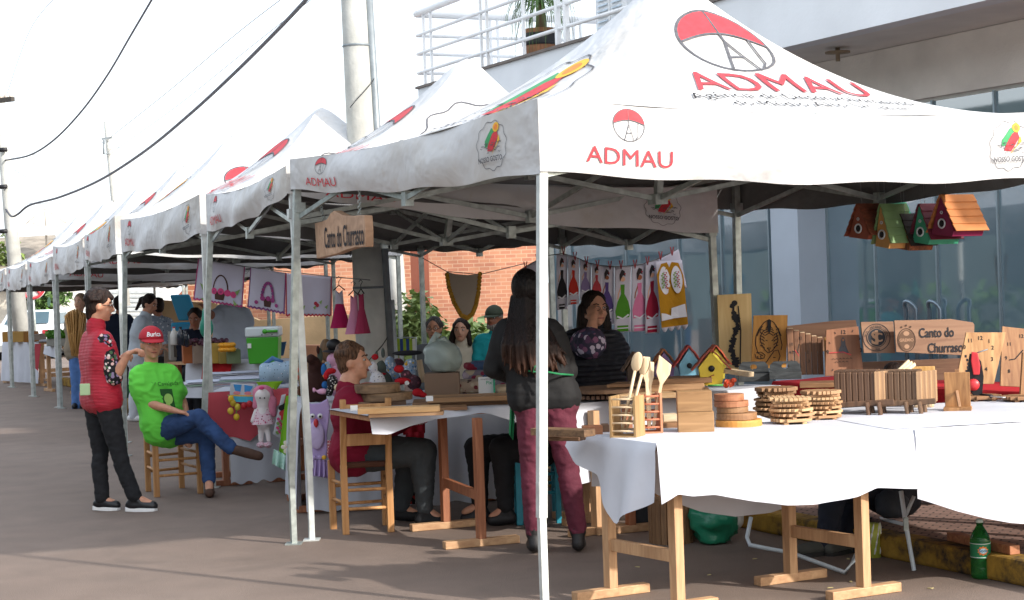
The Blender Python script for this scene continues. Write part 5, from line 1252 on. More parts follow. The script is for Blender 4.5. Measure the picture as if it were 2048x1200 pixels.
MB().lathe(tin, [(.002, 0), (.045, 0), (.045, .18), (.04, .183), (.002, .183)], 24).build('tin_body', plain('lime_paint', '#b9c24e', .4), tn)
mb = MB()
for i in range(16):
    a = -PI / 2 + (i - 8) * .2; h_ = .02 + (i % 4) * .04
    mb.tube([tin + V((math.cos(a + t * .25) * .0458, math.sin(a + t * .25) * .0458, h_ + t * .05)) for t in (0, .5, 1)], [.004, .006, .001], 5)
mb.build('leaf_pattern', white_p, tn)
# green soda bottle
bt_ = G(1968, 1160) + YD * .05; bt_.z = 0; k = sc(bt_); H = 118 / k; R = 20 / k
btl = thing('soda_bottle', bt_, 'two-litre green plastic soda bottle with green label standing by the kerb', 'bottle')
def bottle_glass():
    m, n, l, b = nodes('green_bottle_plastic'); b.inputs['Base Color'].default_value = (*hx('#3fae5c'), 1); b.inputs['Roughness'].default_value = .08
    b.inputs['Transmission Weight'].default_value = .85; b.inputs['IOR'].default_value = 1.3; return m
gg = bottle_glass()
prof = [(.3, 0), (.8, .0), (.95, .03), (1, .07), (1, .2), (.97, .22), (1, .24), (1, .62), (.98, .66), (.9, .72), (.68, .8), (.42, .87), (.33, .9), (.33, .95)]
MB().lathe(bt_, [(a * R, b * H) for a, b in prof], 26).build('bottle_body', gg, btl)
MB().lathe(bt_, [(R * 1.012, H * .36), (R * 1.015, H * .37), (R * 1.015, H * .61), (R * 1.012, H * .62)], 26).build('bottle_label', plain('bottle_label_green', '#11724a', .4), btl)
for z in (.375, .605): MB().lathe(bt_, [(R * 1.02, H * (z - .004)), (R * 1.022, H * z), (R * 1.02, H * (z + .004))], 26).build('label_stripe', white_p, btl)
MB().lathe(bt_, [(.0, H * .95), (R * .37, H * .95), (R * .37, H * 1.0), (R * .3, H * 1.01), (0.001, H * 1.01)], 18).build('bottle_cap', plain('white_cap', '#cfe8e4', .4), btl)
D = Dec(lambda u, v, L: bt_ + V((math.sin(u / R) * (R * 1.02 + L * .5), -math.cos(u / R) * (R * 1.02 + L * .5), H * .49 + v)), .01)
D.poly([(.028 * (1 if i % 2 else .78) * math.cos(i * PI / 10), .024 * (1 if i % 2 else .78) * math.sin(i * PI / 10)) for i in range(20)], 0); D.circ(0, 0, .017, 1, sy=.8); D.text('Soda', .022, 0, -.006, 2, .03); D.build('label_print', [orange_ink, plain('pale_blue_print', '#bfe0ea', .5), plain('blue_print', '#2a6f9a', .5)], btl)
# folding chair of white tube by the kerb, wood offcut on the kerb, plastic bag, tiles
wt = plain('white_tube', '#c3cdd4', .35, .08, 6)
fc = thing('folding_chair', G(1650, 1110), 'folding beach chair with white tubular frame behind the front table', 'chair')
def gp(px, py, d=None, z=None): return P(px, py, d) if d else G(px, py, z or 0)
MB().tube([P(1502, 1035, 9.6), P(1494, 1075, 9.55), P(1500, 1090, 9.5), P(1530, 1096, 9.45), P(1580, 1105, 9.4), P(1690, 1145, 9.0), P(1708, 1120, 9.0), P(1712, 1110, 9.1)], .012, 8).build('rear_leg_tube', wt, fc)
MB().tube([P(1740, 1043, 10.65), P(1762, 985, 10.65), P(1770, 975, 10.65)], .011, 8).build('armrest_tube', wt, fc)
MB().tube([P(1802, 982, 9.2), P(1811, 1045, 9.2), P(1828, 1140, 9.1), P(1822, 1150, 9.1), P(1800, 1148, 9.15), P(1742, 1128, 10.65)], .012, 8).build('front_leg_tube', wt, fc)
MB().tube([P(1745, 1033, 10.65), P(1805, 1048, 9.2)], .01, 8).build('seat_tube', wt, fc); MB().tube([P(1828, 992, 9.2), P(1812, 1030, 9.2)], .01, 8).build('hinge_tube', wt, fc)
MB().obox(P(1812, 1048, 9.18), XD, YD, ZD, .012, .008, .035).build('bracket', galv, fc)
mb = MB().grid(lambda u, v: lerp(lerp(P(1600, 1045, 9.6), P(1745, 1035, 10.65), u), lerp(P(1600, 1045, 10.0), P(1745, 1033, 9.7), u), v) - ZD * .05 * math.sin(PI * u), 8, 4); mb.build('fabric_seat', plain('chair_fabric', '#2e3a58', .9), fc)
c = P(1868, 1030, 10.7); c.z = .13 + .075
bag('carrier_bag', 'translucent plastic bag of food lying on the kerb behind the cloth', c, .115, .09, .07, plain('cloudy_plastic', '#a59188', .25, .25, 8, 14, .8), 11, .3)
a = G(1903, 1072, .155); b = G(2030, 1100, .155); plank('wood_offcut', 'rough piece of timber lying on the yellow kerb behind the bottle', 'timber', a, b, .06, .045, redw_h)
c = P(1783, 1010, 9.7); bag('jacket', 'crumpled dark jacket on the folding chair under the table', c, .09, .08, .08, plain('dark_jacket', '#2a2f38', .8, .3, 6), 13, .3, cat='jacket')
# litter
for i, (x, y) in enumerate(((1655, 1178), (1705, 1166), (1868, 1178), (1420, 1150), (1270, 1135), (1505, 1120), (1700, 1120), (1600, 1150))):
    p = G(x, y); mb = MB(); a = i * 1.3; mb.prism([(0, 0), (.03, .006), (.028, .014), (.008, .016)], p + ZD * .005, rotz(XD, a), rotz(YD, a), .003); mb.build('dry_leaf', plain('dry_leaf', '#b5a878', .8), label='small dry leaf or wood chip on the asphalt under the front tables', cat='leaf', group='leaf litter under the front tables')
# ================================================================== boards on table D
def slab(label, px, py, w, dpt, th, z, mat, yaw=0.0, group=None, rnd=False, skew=0, name='cutting_board'):
    o, r, f = frame(px, py, z, yaw); k = sc(o); W_ = w / k / 2
    if rnd:
        mb = MB(); pts = [(W_ * (1 + .06 * noise.noise(V((math.cos(a) * 2, math.sin(a) * 2, px)))) * math.cos(a), dpt / 2 * math.sin(a)) for a in [i * PI / 16 for i in range(32)]]
        mb.prism(pts, o + f * dpt / 2 + ZD * th / 2, r, f, th)
    else: mb = MB().prism([(-W_, 0), (W_, 0), (W_ + skew, dpt), (-W_ + skew, dpt)], o + ZD * th / 2, r, f, th)
    return mb.build(name, mat, label=label, cat='board', group=group, bev=.003)
gD = 'cutting boards piled on the reddish trestle table'
slab('long pale pine board at the front left of the reddish table, with a tag', 812, 833, 150, .16, .022, TD, pine_h, -.05, gD)
slab('pale pine board lying on top of the longer pine board', 798, 826, 165, .14, .032, TD + .023, wood('fresh_pine', '#cf9f68', '#e3bd8a', 0), -.03, gD)
slab('dark flat board at the left rear under the thick round boards', 765, 812, 95, .3, .03, TD + .001, dark_w, 0, gD)
thick = wood('thick_rustic_wood', '#5f4a38', '#a5835f', 0, 9)
slab('lower thick rustic oval board with dark burnt patches', 772, 803, 108, .3, .05, TD + .032, thick, 0, gD, True)
slab('upper thick rustic oval board on top of the pile near the woman in maroon', 757, 787, 92, .27, .055, TD + .085, thick, .05, gD, True)
slab('wide dark live-edged plank at the back of the reddish table', 930, 812, 210, .35, .03, TD + .001, wood('walnut_plank', '#6b4c34', '#9a7350', 0, 10), 0, gD)
slab('long thin brown plank on the dark one, reaching the long-haired woman', 950, 803, 190, .3, .03, TD + .032, wood('brown_plank', '#84603f', '#b38b60', 0, 10), -.02, gD)
slab('narrow brown board beside the pine boards', 880, 822, 110, .18, .02, TD + .001, mid_w, .02, gD)
for i, (x, y, zz_) in enumerate(((708, 816, TD + .06), (859, 797, TD + .1))):
    p = P(x, y, 10.5 if i == 0 else 10.6); MB().obox(p, rotz(XD, .2), YD, ZD, .022, .001, .016).build('price_tag', white_p, label=('white tag hanging at the left end of the pine boards', 'white tag standing on the middle brown boards')[i], cat='tag')

# ================================================================== fabric and toy tables under tents 2 and 3
EA = G(612, 1028); EB = G(1050, 1000); EA.z = EB.z = TZ - .04; EZ = TZ - .04; ed = (EB - EA).normalized(); ek = V((-ed.y, ed.x, 0))
tE = thing('trestle_table', (EA + EB) / 2 * 1.0, 'toy table under a white cloth behind the woman in maroon', 'table', 'wooden trestle tables')
MB().obox((EA + EB) / 2 + ek * .45 - ZD * .02, ed, ek, ZD, (EB - EA).length / 2 - .02, .43, .014).build('tabletop', pine_h, tE)
for t in (.1, .9):
    p = lerp(EA, EB, t); trestle(tE, V((p.x, p.y, 0)) + ek * .1, V((p.x, p.y, 0)) + ek * .8, ed, EZ - .04, redw)
mb = MB(); top(mb, EA, EB, ek * .9, EZ, n=30); skirt(mb, EA, EB, lambda u: .02 + .012 * math.sin(u * 40), 120, .02, 16, -ek, rows=12); ee = EA + ek * .9
skirt(mb, ee, EA, lambda u: .03 + .02 * math.sin(u * 20), 40, .02, 16, -ed, rows=10)
mb.build('tablecloth', white_cloth, label='floor-length pleated white cloth on the toy table behind the seated woman', cat='tablecloth')
E1A = G(440, 975); E1B = G(600, 962); E1A.z = E1B.z = EZ; d1 = (E1B - E1A).normalized(); k1 = YD
E1A = E1A - d1 * .05
tF = thing('trestle_table', (E1A + E1B) / 2 * 1.0, 'fabric table under white and red cloths beside the man in the green shirt', 'table', 'wooden trestle tables')
MB().obox((E1A + E1B) / 2 + k1 * .45 - ZD * .02, d1, k1, ZD, (E1B - E1A).length / 2 - .02, .43, .014).build('tabletop', pine_h, tF)
for t in (.12, .9):
    p = lerp(E1A, E1B, t); trestle(tF, V((p.x, p.y, 0)) + k1 * .1, V((p.x, p.y, 0)) + k1 * .8, d1, EZ - .04, redw)
mb = MB(); top(mb, E1A, E1B, k1 * .9, EZ, n=30); skirt(mb, E1A + d1 * .15, E1B, lambda u: .03 + .012 * math.sin(u * 30), 110, .035, 10, -k1, rows=12)
mb.build('tablecloth', white_cloth, label='white cloth hanging to the ground on the fabric table, behind the crossed legs', cat='tablecloth')
rose = cloth('rose_red_cloth', '#c0525c', wr=5, wst=.5)
mb = MB(); skirt(mb, E1A - d1 * .02 - k1 * .045, E1B - d1 * .05 - k1 * .045, lambda u: interp([(0, .42), (.3, .40), (.5, .36), (.62, .42), (.75, .58), (1, .70)], u), 60, .02, 9, -k1, rows=8, seed=3)
mb.build('tablecloth', rose, label='rose-red cloth over the white one on the fabric table, its hem rising to the right', cat='tablecloth')
# folded cloth piles
def pile(px, py, w, d, z, n, mats, label, group, yaw=0, dp=.3, th=.012):
    o, r, f = frame(px, py, z, yaw); k = sc(o); rr = random.Random(px); zc = z
    for i in range(n):
        t = th * rr.uniform(.7, 1.3); W_ = w / k / 2 * rr.uniform(.85, 1.05); c = o + f * dp / 2 + r * rr.uniform(-.015, .015); c.z = zc + t / 2
        mb = MB()
        def fn(u, v, c=c, W_=W_, t=t): a = v * 2 * PI; s_ = math.copysign(abs(math.sin(a)) ** .5, math.sin(a)); q = (math.cos(a)) ; return c + f * (dp / 2 * q) + r * ((u - .5) * 2 * W_) + ZD * (t * .5 * s_ + .004 * noise.noise(V((u * 4, v * 3, i + px))))
        mb.grid(fn, 14, 20)
        mb.build('folded_cloth', mats[i % len(mats)], label=label, cat='cloth', group=group); zc += t * .95
lb = cloth('pale_blue_white', '#cdd3e6', wr=8); pkc = cloth('pale_pink_cloth', '#d9b9c4', wr=8); mint = cloth('mint_cloth', '#b9d3c4', wr=8)
pile(425, 775, 105, 0, EZ, 4, [white_cloth, mint, white_cloth, lb], 'folded white cloth in the left pile, above the rose-red cloth', 'folded cloths in the left pile', .05, .35, .014)
pile(500, 772, 140, 0, EZ, 5, [lb, pkc, white_cloth, mint, lb], 'folded pale cloth in the wide middle pile behind the tent leg', 'folded cloths in the middle pile', -.05, .4, .013)
pile(470, 757, 120, 0, EZ + .03, 4, [white_cloth, lb], 'folded white cloth in the rear pile below the green cooler', 'folded cloths in the rear pile', .1, .3, .014)
tg = thing('cloth_bolt', P(560, 757, 14.2), 'pale blue quilted bundle with dark dots on the fabric table', 'bundle')
dots = floral('dotted_quilt', '#a9c4da', ['#2a3350', '#6d7f9a', '#e8e8f0'], 42, .22)
c = P(561, 745, 14.2); mb = MB()
def fn(u, v):
    a = v * 2 * PI; e = (abs(2 * u - 1)) ** 4; R = .085 * (1 - .25 * e); return c + XD * ((u - .5) * .33) + YD * (R * math.cos(a)) + ZD * (R * math.sin(a) * (1.05) + .006 * math.sin(u * 20))
mb.grid(fn, 18, 18); mb.build('roll', dots, tg)
MB().tube([c + XD * -.14 + ZD * .06, c + XD * -.06 + ZD * .12, c + XD * .02 + ZD * .08], .018, 7).build('tie', cloth('blue_tie', '#5d87bb'), tg)
MB().obox(P(610, 745, 13.9), XD, YD, ZD, .05, .05, .11).build('burlap_bag', plain('burlap', '#a98f70', .95, .2, 60, 80, .5), label='beige burlap bag with a pink flower beside the dotted bundle', cat='bag', bev=.02)
mb = MB(); 
for i in range(7): mb.ell(P(592 + 3 * math.sin(i * 2), 735 + i * 5, 13.8), .016, .008, .02, 0)
mb.build('fabric_flower', plain('coral', '#dd7f6c', .7), label='coral fabric flower hanging on the burlap bag', cat='flower')
# embroidered towels etc hanging off the front
def hang(label, name, cat, pts, d, mat, th=.006, yaw=0.0, group=None, decor=None, mats=None, fold=.008, parent=None, ny=14, scal=None, nx=16):
    """a hanging cloth: quad given by its photo corners TL,TR,BR,BL, with soft folds; decor(D,U,V) draws on a unit sheet"""
    o = P(pts[0][0], pts[0][1], d); ux = rotz(XD, yaw); nn = ux.cross(ZD); Q = [PL(p[0], p[1], o, nn) for p in pts]
    W_ = (Q[1] - Q[0]).length; H_ = (Q[3] - Q[0]).length
    def sh(u, v, L=0):
        p = lerp(lerp(Q[0], Q[1], u), lerp(Q[3], Q[2], u), v)
        if scal: p = p + ZD * (-scal[0] * abs(math.sin(u * PI * scal[1])) * v ** 3)
        return p + nn * (fold * (.4 + v) * math.sin(u * W_ * 28 + d * 3) + L) - ZD * 0
    root = thing(name, o, label, cat, group) if decor or parent is None and decor is not None else None
    mb = MB(); mb.grid(lambda u, v: sh(u, v), nx if not scal else nx * 3, ny)
    s_ = 1 if nn.y < 0 else -1
    if root:
        b = mb.build('cloth_body', mat, root, sol=.003)
        D = Dec(lambda u, v, L: sh(u / W_, v / H_, s_ * (L)), .06); decor(D, W_, H_); D.build('decoration', mats, root)
        return root
    return mb.build(name, mat, label=label, cat=cat, group=group, sol=.003)
ppl = cloth('lilac_white_cloth', '#c3bfd0', wr=4, wst=.4); mag = plain('magenta_thread', '#a83a72', .8, .2, 30); brn = plain('basket_brown', '#4a2e28', .8, .2, 20); pinkf = plain('pink_flower', '#d1467e', .8, .2, 20); lgn = plain('leaf_green_thread', '#7f9f5a', .8); purp = plain('purple_thread', '#7a3f78', .8); redf = plain('crimson_thread', '#a8243a', .8)
def trim(D, W_, H_, mi, top_=False):
    n = int(W_ * 60)
    D.stroke([(W_ * i / n, H_ * .985 + (.008 if i % 2 else -.004)) for i in range(n + 1)], .016, mi); D.stroke([(.005, 0), (.005, H_)], .009, mi); D.stroke([(W_ - .005, 0), (W_ - .005, H_)], .009, mi)
def basket(fl_c, br_, deco):
    def f(D, W_, H_):
        trim(D, W_, H_, 0); cx, cy = W_ * .52, H_ * .72
        D.poly([(cx - W_ * .11, cy - .0), (cx + W_ * .11, cy), (cx + W_ * .085, cy + H_ * .2), (cx - W_ * .085, cy + H_ * .2)], 1)
        n = 16; D.stroke([(cx - W_ * .15 * math.cos(PI * i / n), cy - H_ * .40 * math.sin(PI * i / n)) for i in range(n + 1)], .012 if not deco else .02, 1 if not deco else 0)
        if deco:
            for i in range(n + 1): D.circ(cx - W_ * .15 * math.cos(PI * i / n), cy - H_ * .40 * math.sin(PI * i / n), .014, 2 if i % 2 else 0, 8)
        for x in (-.27, -.12, .02, .15, .27): 
            if abs(x) < .2 or not deco: D.circ(cx + W_ * x, cy - .005 + abs(x) * .05, W_ * .065, 2, 9); D.circ(cx + W_ * x, cy + abs(x) * .05, W_ * .025, 0, 7)
            else: D.circ(cx + W_ * x, cy + .04, W_ * .05, 2, 9)
        if not deco:
            for s_ in (-1, 1): D.poly([(cx + s_ * W_ * .3, cy - .02), (cx + s_ * W_ * .42, cy - .05), (cx + s_ * W_ * .36, cy + .01)], 3); D.poly([(cx + s_ * W_ * .27, cy + .05), (cx + s_ * W_ * .38, cy + .09), (cx + s_ * W_ * .3, cy + .1)], 3)
    return f
gH = 'embroidered cloths on the line under the third tent'
hang('white cloth with basket of pink flowers, leftmost on the line, behind the tent leg', 'embroidered_cloth', 'cloth', [(397, 517), (491, 532), (486, 614), (388, 598)], 15.2, ppl, yaw=-.3, group=gH, decor=basket(0, 0, False), mats=[mag, brn, pinkf, lgn])
hang('white cloth with dark basket and purple arched handle, middle of the line', 'embroidered_cloth', 'cloth', [(501, 535), (573, 546), (570, 627), (495, 613)], 14.6, ppl, yaw=-.3, group=gH, decor=basket(0, 0, True), mats=[purp, brn, plain('plum_flower', '#9b3a78', .8), lgn])
hang('white cloth with small red flowers and crimson scalloped hem, right of the dark basket', 'embroidered_cloth', 'cloth', [(571, 546), (664, 554), (663, 631), (571, 631)], 14.2, ppl, yaw=-.3, group=gH, mats=[redf, brn, redf, lgn],
     decor=lambda D, W_, H_: (trim(D, W_, H_, 0), [D.circ(W_ * x, H_ * y, .018, 2, 9) for x, y in ((.26, .7), (.31, .73), (.66, .7), (.7, .74))], [D.poly([(W_ * x, H_ * y), (W_ * x + .03, H_ * y - .02), (W_ * x + .02, H_ * y + .02)], 3) for x, y in ((.18, .74), (.36, .8), (.74, .66), (.86, .78), (.6, .8))]))
MB().tube([P(385, 516, 15.3), P(497, 534, 14.7), P(668, 554, 14.1), P(740, 560, 13.8)], .004, 5).build('clothes_line', plain('thin_rope', '#6a6a6a', .8), label='line holding the embroidered cloths under the third tent', cat='rope')
# dresses on hangers
def dress(label, px, py, w, h, d, m1, m2, yaw=0.0, mt=None):
    o = P(px, py, d); r = rotz(XD, yaw); f = ZD.cross(r); k = F / d; W_ = w / k; H = h / k; root = thing('child_dress', o, label, 'dress', 'small dresses on hangers beside the concrete pole')
    def fn(u, v):
        a = u * 2 * PI; hw = W_ / 2 * (.42 + .58 * v) * (1 + .07 * v * math.sin(a * 9)); dp = (.02 + .05 * v); return o - ZD * (v * H * .62 + H * .38) + r * (hw * math.cos(a)) + f * (dp * math.sin(a))
    MB().grid(fn, 50, 8).build('skirt', m1, root)
    def fb(u, v): a = u * 2 * PI; hw = W_ / 2 * (.36 + .08 * v); return o - ZD * (v * H * .36 + H * .03 * 1) + r * (hw * math.cos(a)) + f * (.02 * math.sin(a)) - ZD * (.03 * (1 - v) * (1 - abs(math.cos(a))))
    MB().grid(fb, 24, 6).build('bodice', m2, root)
    MB().tube([o + r * -W_ * .3 - ZD * .01, o + ZD * .03, o + r * W_ * .3 - ZD * .01], .005, 6).tube([o + ZD * .03, o + ZD * .06, o + ZD * .085 + r * .02, o + ZD * .1, o + ZD * .085 - r * .02], .003, 5).build('hanger', black_m, root)
fu = cloth('fuchsia_cloth', '#a81f55', wr=6); lp_ = cloth('light_pink_cloth', '#d58fae', wr=6); dpk = cloth('dusty_rose_cloth', '#a93b5c', wr=6)
dress('small dress with fuchsia skirt and white bodice, left on the hangers', 678, 578, 40, 78, 13.9, fu, ppl, -.2)
dress('pale pink small dress hanging in the middle beside the pole', 707, 588, 38, 80, 13.8, lp_, lp_, -.4)
dress('dusty rose small dress hanging nearest the concrete pole', 722, 585, 28, 82, 13.75, dpk, dpk, -.7)
# tan shield cloth on a line
o = P(925, 600, 16.2)
tan_c = cloth('tan_linen', '#b5a796', wr=5); must = plain('mustard_trim', '#b98a2c', .9, .2, 30)
sp_ = [(893, 543), (910, 548), (935, 550), (960, 548), (957, 585), (952, 610), (945, 628), (935, 636), (922, 630), (908, 605), (898, 575)]
q = [((PL(x, y, o, YD) - o).x, (PL(x, y, o, YD) - o).z) for x, y in sp_]
ts = thing('hanging_cloth', o, 'tan shield-shaped cloth with mustard scalloped trim hanging before the brick wall', 'cloth')
MB().prism(q, o, XD, ZD, .006).build('cloth_body', tan_c, ts)
mb = MB()
for i in range(3, len(q) + 0):
    a = q[i]; b = q[(i + 1) % len(q)]
    for j in range(5): mb.ell(o + XD * (a[0] + (b[0] - a[0]) * j / 5) + ZD * (a[1] + (b[1] - a[1]) * j / 5) - YD * .006, .022, .008, .022, 0, None, 8, 5)
mb.build('scalloped_trim', must, ts)
MB().tube([P(845, 516, 16), P(893, 543, 16.2), P(960, 549, 16.2), P(1050, 527, 16)], .004, 5).build('clothes_line', plain('thin_rope', '#6a6a6a', .8), label='thin line holding the tan shield cloth', cat='rope')
# tea towels on the line with pegs
dT = 13.2
line = [(1040, 540), (1062, 527), (1090, 512), (1125, 507), (1150, 514), (1178, 526), (1200, 531), (1225, 533), (1255, 532), (1283, 529), (1310, 520), (1335, 509), (1352, 500)]
MB().tube([P(x, y, dT) for x, y in line], .004, 5).build('clothes_line', plain('thin_rope', '#6a6a6a', .8), label='sagging line with tea towels and red pegs before the glass front', cat='rope')
def lady(hair_m, skin_m, dr, tr_):
    def f(D, W_, H_):
        cx = W_ * .5; s_ = W_
        D.poly([(cx - .10 * s_, H_ * .42), (cx + .1 * s_, H_ * .42), (cx + .34 * s_, H_ * .54), (cx + .46 * s_, H_ * .68), (cx + .40 * s_, H_ * .78), (cx - .38 * s_, H_ * .80), (cx - .45 * s_, H_ * .68), (cx - .32 * s_, H_ * .54)], 0)
        D.stroke([(cx - .1 * s_, H_ * .31), (cx - .26 * s_, H_ * .42), (cx - .3 * s_, H_ * .5)], .07 * s_, 1); D.poly([(cx - .14 * s_, H_ * .28), (cx + .12 * s_, H_ * .28), (cx + .1 * s_, H_ * .46), (cx - .1 * s_, H_ * .46)], 0)
        D.circ(cx, H_ * .2, .15 * s_, 1, 12); D.poly([(cx - .17 * s_, H_ * .24), (cx - .2 * s_, H_ * .13), (cx - .06 * s_, H_ * .05), (cx + .12 * s_, H_ * .08), (cx + .17 * s_, H_ * .16), (cx + .02 * s_, H_ * .14), (cx - .1 * s_, H_ * .2)], 2)
        D.stroke([(cx - .34 * s_, H_ * .76), (cx, H_ * .80), (cx + .36 * s_, H_ * .74)], .012, 3); D.poly([(0.02, H_ * .9), (W_ - .02, H_ * .9), (W_ - .02, H_ * .99), (.02, H_ * .99)], 0); D.stroke([(0.02, H_ * .94), (W_ - .02, H_ * .94)], .008, 3)
        D.circ(cx + .14 * s_, H_ * .12, .05 * s_, 4, 7)
    return f
hb = plain('dark_embroidery', '#2a2226', .8); sk2 = plain('doll_brown', '#9a5a3c', .8); sk3 = plain('doll_pale', '#d8a78a', .8); wth = plain('white_thread', '#dcdce4', .8)
tw_ = cloth('towel_white', '#c9c6d4', wr=4, wst=.4)
TW = [(1045, 1088, 640, '#7d6f9a', sk3, 'plain pale towel partly hidden by the long-haired woman'), (1113, 1135, 620, '#2b2a2e', sk3, 'towel with a dark skirt figure just right of the tent pole'), (1136, 1158, 610, '#c2382e', sk3, 'towel with a figure in a red skirt, left of the woman in the puffer vest'),
      (1160, 1182, 600, '#8a7aa5', sk3, 'towel with a pale lilac figure behind the puffer-vest woman'), (1183, 1204, 604, '#b8474f', sk3, 'towel with a small red-dressed figure behind the puffer-vest woman'), (1200, 1228, 650, '#5b4a86', sk2, 'towel with a dancer in a purple dress'), (1229, 1262, 665, '#4f8c2c', sk3, 'towel with a lady in a bright green dress'),
      (1263, 1296, 664, '#d47ba0', sk2, 'towel with a lady in a pink dress'), (1290, 1319, 667, '#98223c', sk3, 'towel with a dark-haired lady in a crimson dress')]
for i, (xa, xb, yb, colr, sk_m, lab_) in enumerate(TW):
    ya = interp(line, xa); yb2 = interp(line, xb)
    dm = cloth('dress_' + colr, colr, wr=9)
    hang(lab_, 'tea_towel', 'towel', [(xa, ya), (xb, yb2), (xb, yb - 2), (xa, yb)], dT + .012 * (i % 2), tw_, group='tea towels on the line before the glass front', decor=lady(0, 0, 0, 0) if i else (lambda D, W_, H_: D.stroke([(W_ * .2, H_ * .3), (W_ * .2, H_ * .9)], .008, 0)), mats=[dm, sk_m, hb, wth, redf], fold=.005, nx=10)
mst = cloth('mustard_cloth', '#b07f1f', wr=9, wst=.7)
def mitt(D, W_, H_):
    D.poly([(0, H_ * .99), (0, .1), (W_ * .2, .02), (W_ * .42, .01), (W_ * .5, .05), (W_ * .6, .01), (W_ * .85, .02), (W_, .12), (W_, H_ * .99)], 0)
    for x, s_ in ((.25, 1), (.76, -1)):
        D.poly([(W_ * (x + .03 * s_) + W_ * (.19 + .02 * math.cos(2 * a)) * math.cos(a), H_ * .29 + H_ * .21 * math.sin(a)) for a in [i * PI / 10 for i in range(20)]], 1)
        for j in range(26): D.circ(W_ * (x + .03 * s_ + .10 * math.sin(j * 2.1) * (1 if j % 2 else .5)), H_ * (.17 + .0095 * j), W_ * (.022 + .01 * (j % 3)), 2 + (j % 3), 5)
    D.poly([(W_ * .02, H_ * .88), (W_ * .04, H_ * .76), (W_ * .4, H_ * .8), (W_ * .44, H_ * .7), (W_ * .95, H_ * .66), (W_ * .98, H_ * .86)], 1)
hang('pair of mustard crochet panels with floral ovals at the right end of the line', 'crochet_panel', 'cloth', [(1311, 523), (1364, 520), (1376, 650), (1323, 657)], dT - .05, tw_, group=None, decor=mitt, mats=[mst, wth, plain('wine_flower', '#6d2640', .8), redf, lgn], scal=(.03, 4))
hang('plain white towel folded behind the mustard crochet panels at the line end', 'tea_towel', 'towel', [(1312, 522), (1357, 498), (1374, 576), (1318, 560)], dT + .05, tw_, fold=.003)
peg = plain('red_peg', '#8e2a34', .6)
for i, (x, y) in enumerate(((1051, 532), (1075, 517), (1127, 502), (1150, 513), (1173, 522), (1195, 529), (1220, 531), (1242, 530), (1270, 529), (1295, 522), (1321, 512), (1344, 503))):
    p = P(x, y, dT - .03); pg = thing('clothes_peg', p, 'small red wooden clothes peg gripping the towel line', 'peg', 'red pegs on the towel line')
    for s_ in (-1, 1): MB().beam(p - ZD * .03, p + ZD * .035 + XD * .012 * s_, .008, .008, 0, YD).build('peg_arm', peg, pg)

# hanging goods on the table fronts
hang('embroidered towel with blue shoes and turquoise crochet edge hanging from the fabric table', 'embroidered_cloth', 'towel', [(461, 766), (512, 768), (509, 804), (458, 804)], 13.85, white_cloth, yaw=0, decor=lambda D, W_, H_: (D.poly([(W_ * .12, .01), (W_ * .45, .01), (W_ * .42, H_ * .45), (W_ * .2, H_ * .4)], 0), D.poly([(W_ * .55, .01), (W_ * .9, .02), (W_ * .8, H_ * .42), (W_ * .58, H_ * .45)], 0), D.circ(W_ * .28, H_ * .52, .03, 1, 10, .5), D.circ(W_ * .72, H_ * .52, .03, 1, 10, .5), D.poly([(0, H_ * .68), (W_, H_ * .68), (W_, H_), (0, H_)], 2), D.stroke([(0, H_ * .66), (W_, H_ * .66)], .01, 3)), mats=[plain('sky_blue_applique', '#3e8fd0', .8), plain('pink_applique', '#e08a90', .8), cloth('turquoise_crochet', '#4fb0cf', wr=20), yellow_ink])
fr_ = thing('fabric_fruit_garland', P(470, 800, 13.8), 'garland of yellow and red fabric fruits hanging under the blue towel', 'garland')
for x, y, c_ in ((462, 798, '#d9b52c'), (461, 822, '#e0c040'), (473, 834, '#d9b52c'), (475, 814, '#c9b83a'), (488, 812, '#b3202c'), (499, 808, '#b3202c'), (466, 806, '#c4a52c')): MB().ell(P(x, y, 13.78), .024, .02, .028).build('fruit', plain('fruit' + c_, c_, .6), fr_)
MB().tube([P(456, 790, 13.8), P(466, 800, 13.78), P(474, 815, 13.78), P(472, 830, 13.78)], .005, 5).build('stem', lgn, fr_)
hang('bright green scalloped cloth edge hanging over the fabric table corner', 'embroidered_cloth', 'cloth', [(512, 764), (566, 762), (556, 774), (520, 776)], 13.8, cloth('lime_cloth', '#86b82c', wr=9), fold=.01, scal=(.02, 4))
# rag doll
dl = thing('rag_doll', P(525, 830, 13.6), 'pink-haired rag doll in a floral dress hanging from the fabric table', 'doll')
kd = F / 13.6
dbody = floral('doll_dress', '#ddc3cd', ['#b5476f', '#c96a8a', '#8a3a5c'], 55, .35)
def dp_(x, y, dd=0): return P(x, y, 13.6 + dd)
dw = plain('doll_cloth', '#e3dcdc', .9); 
o_ = MB().cap(dp_(526, 792), .07, dp_(526, 806), .055).cap(dp_(516, 812), .02, dp_(505, 842), .018).cap(dp_(536, 812), .02, dp_(543, 845), .018).cap(dp_(521, 850), .022, dp_(522, 880), .022).cap(dp_(534, 850), .022, dp_(538, 880), .022).cap(dp_(526, 812), .045, dp_(527, 845), .06).build('doll_body', dw, dl); remesh(o_, .009, 3)
def fn(u, v): a = u * 2 * PI; R = .045 + .045 * v; return dp_(526, 812) + XD * (R * (1 + .08 * v * math.sin(7 * a)) * math.cos(a)) + YD * (R * .8 * math.sin(a)) - ZD * (v * 36 / kd)
MB().grid(fn, 40, 8).build('doll_dress', dbody, dl)
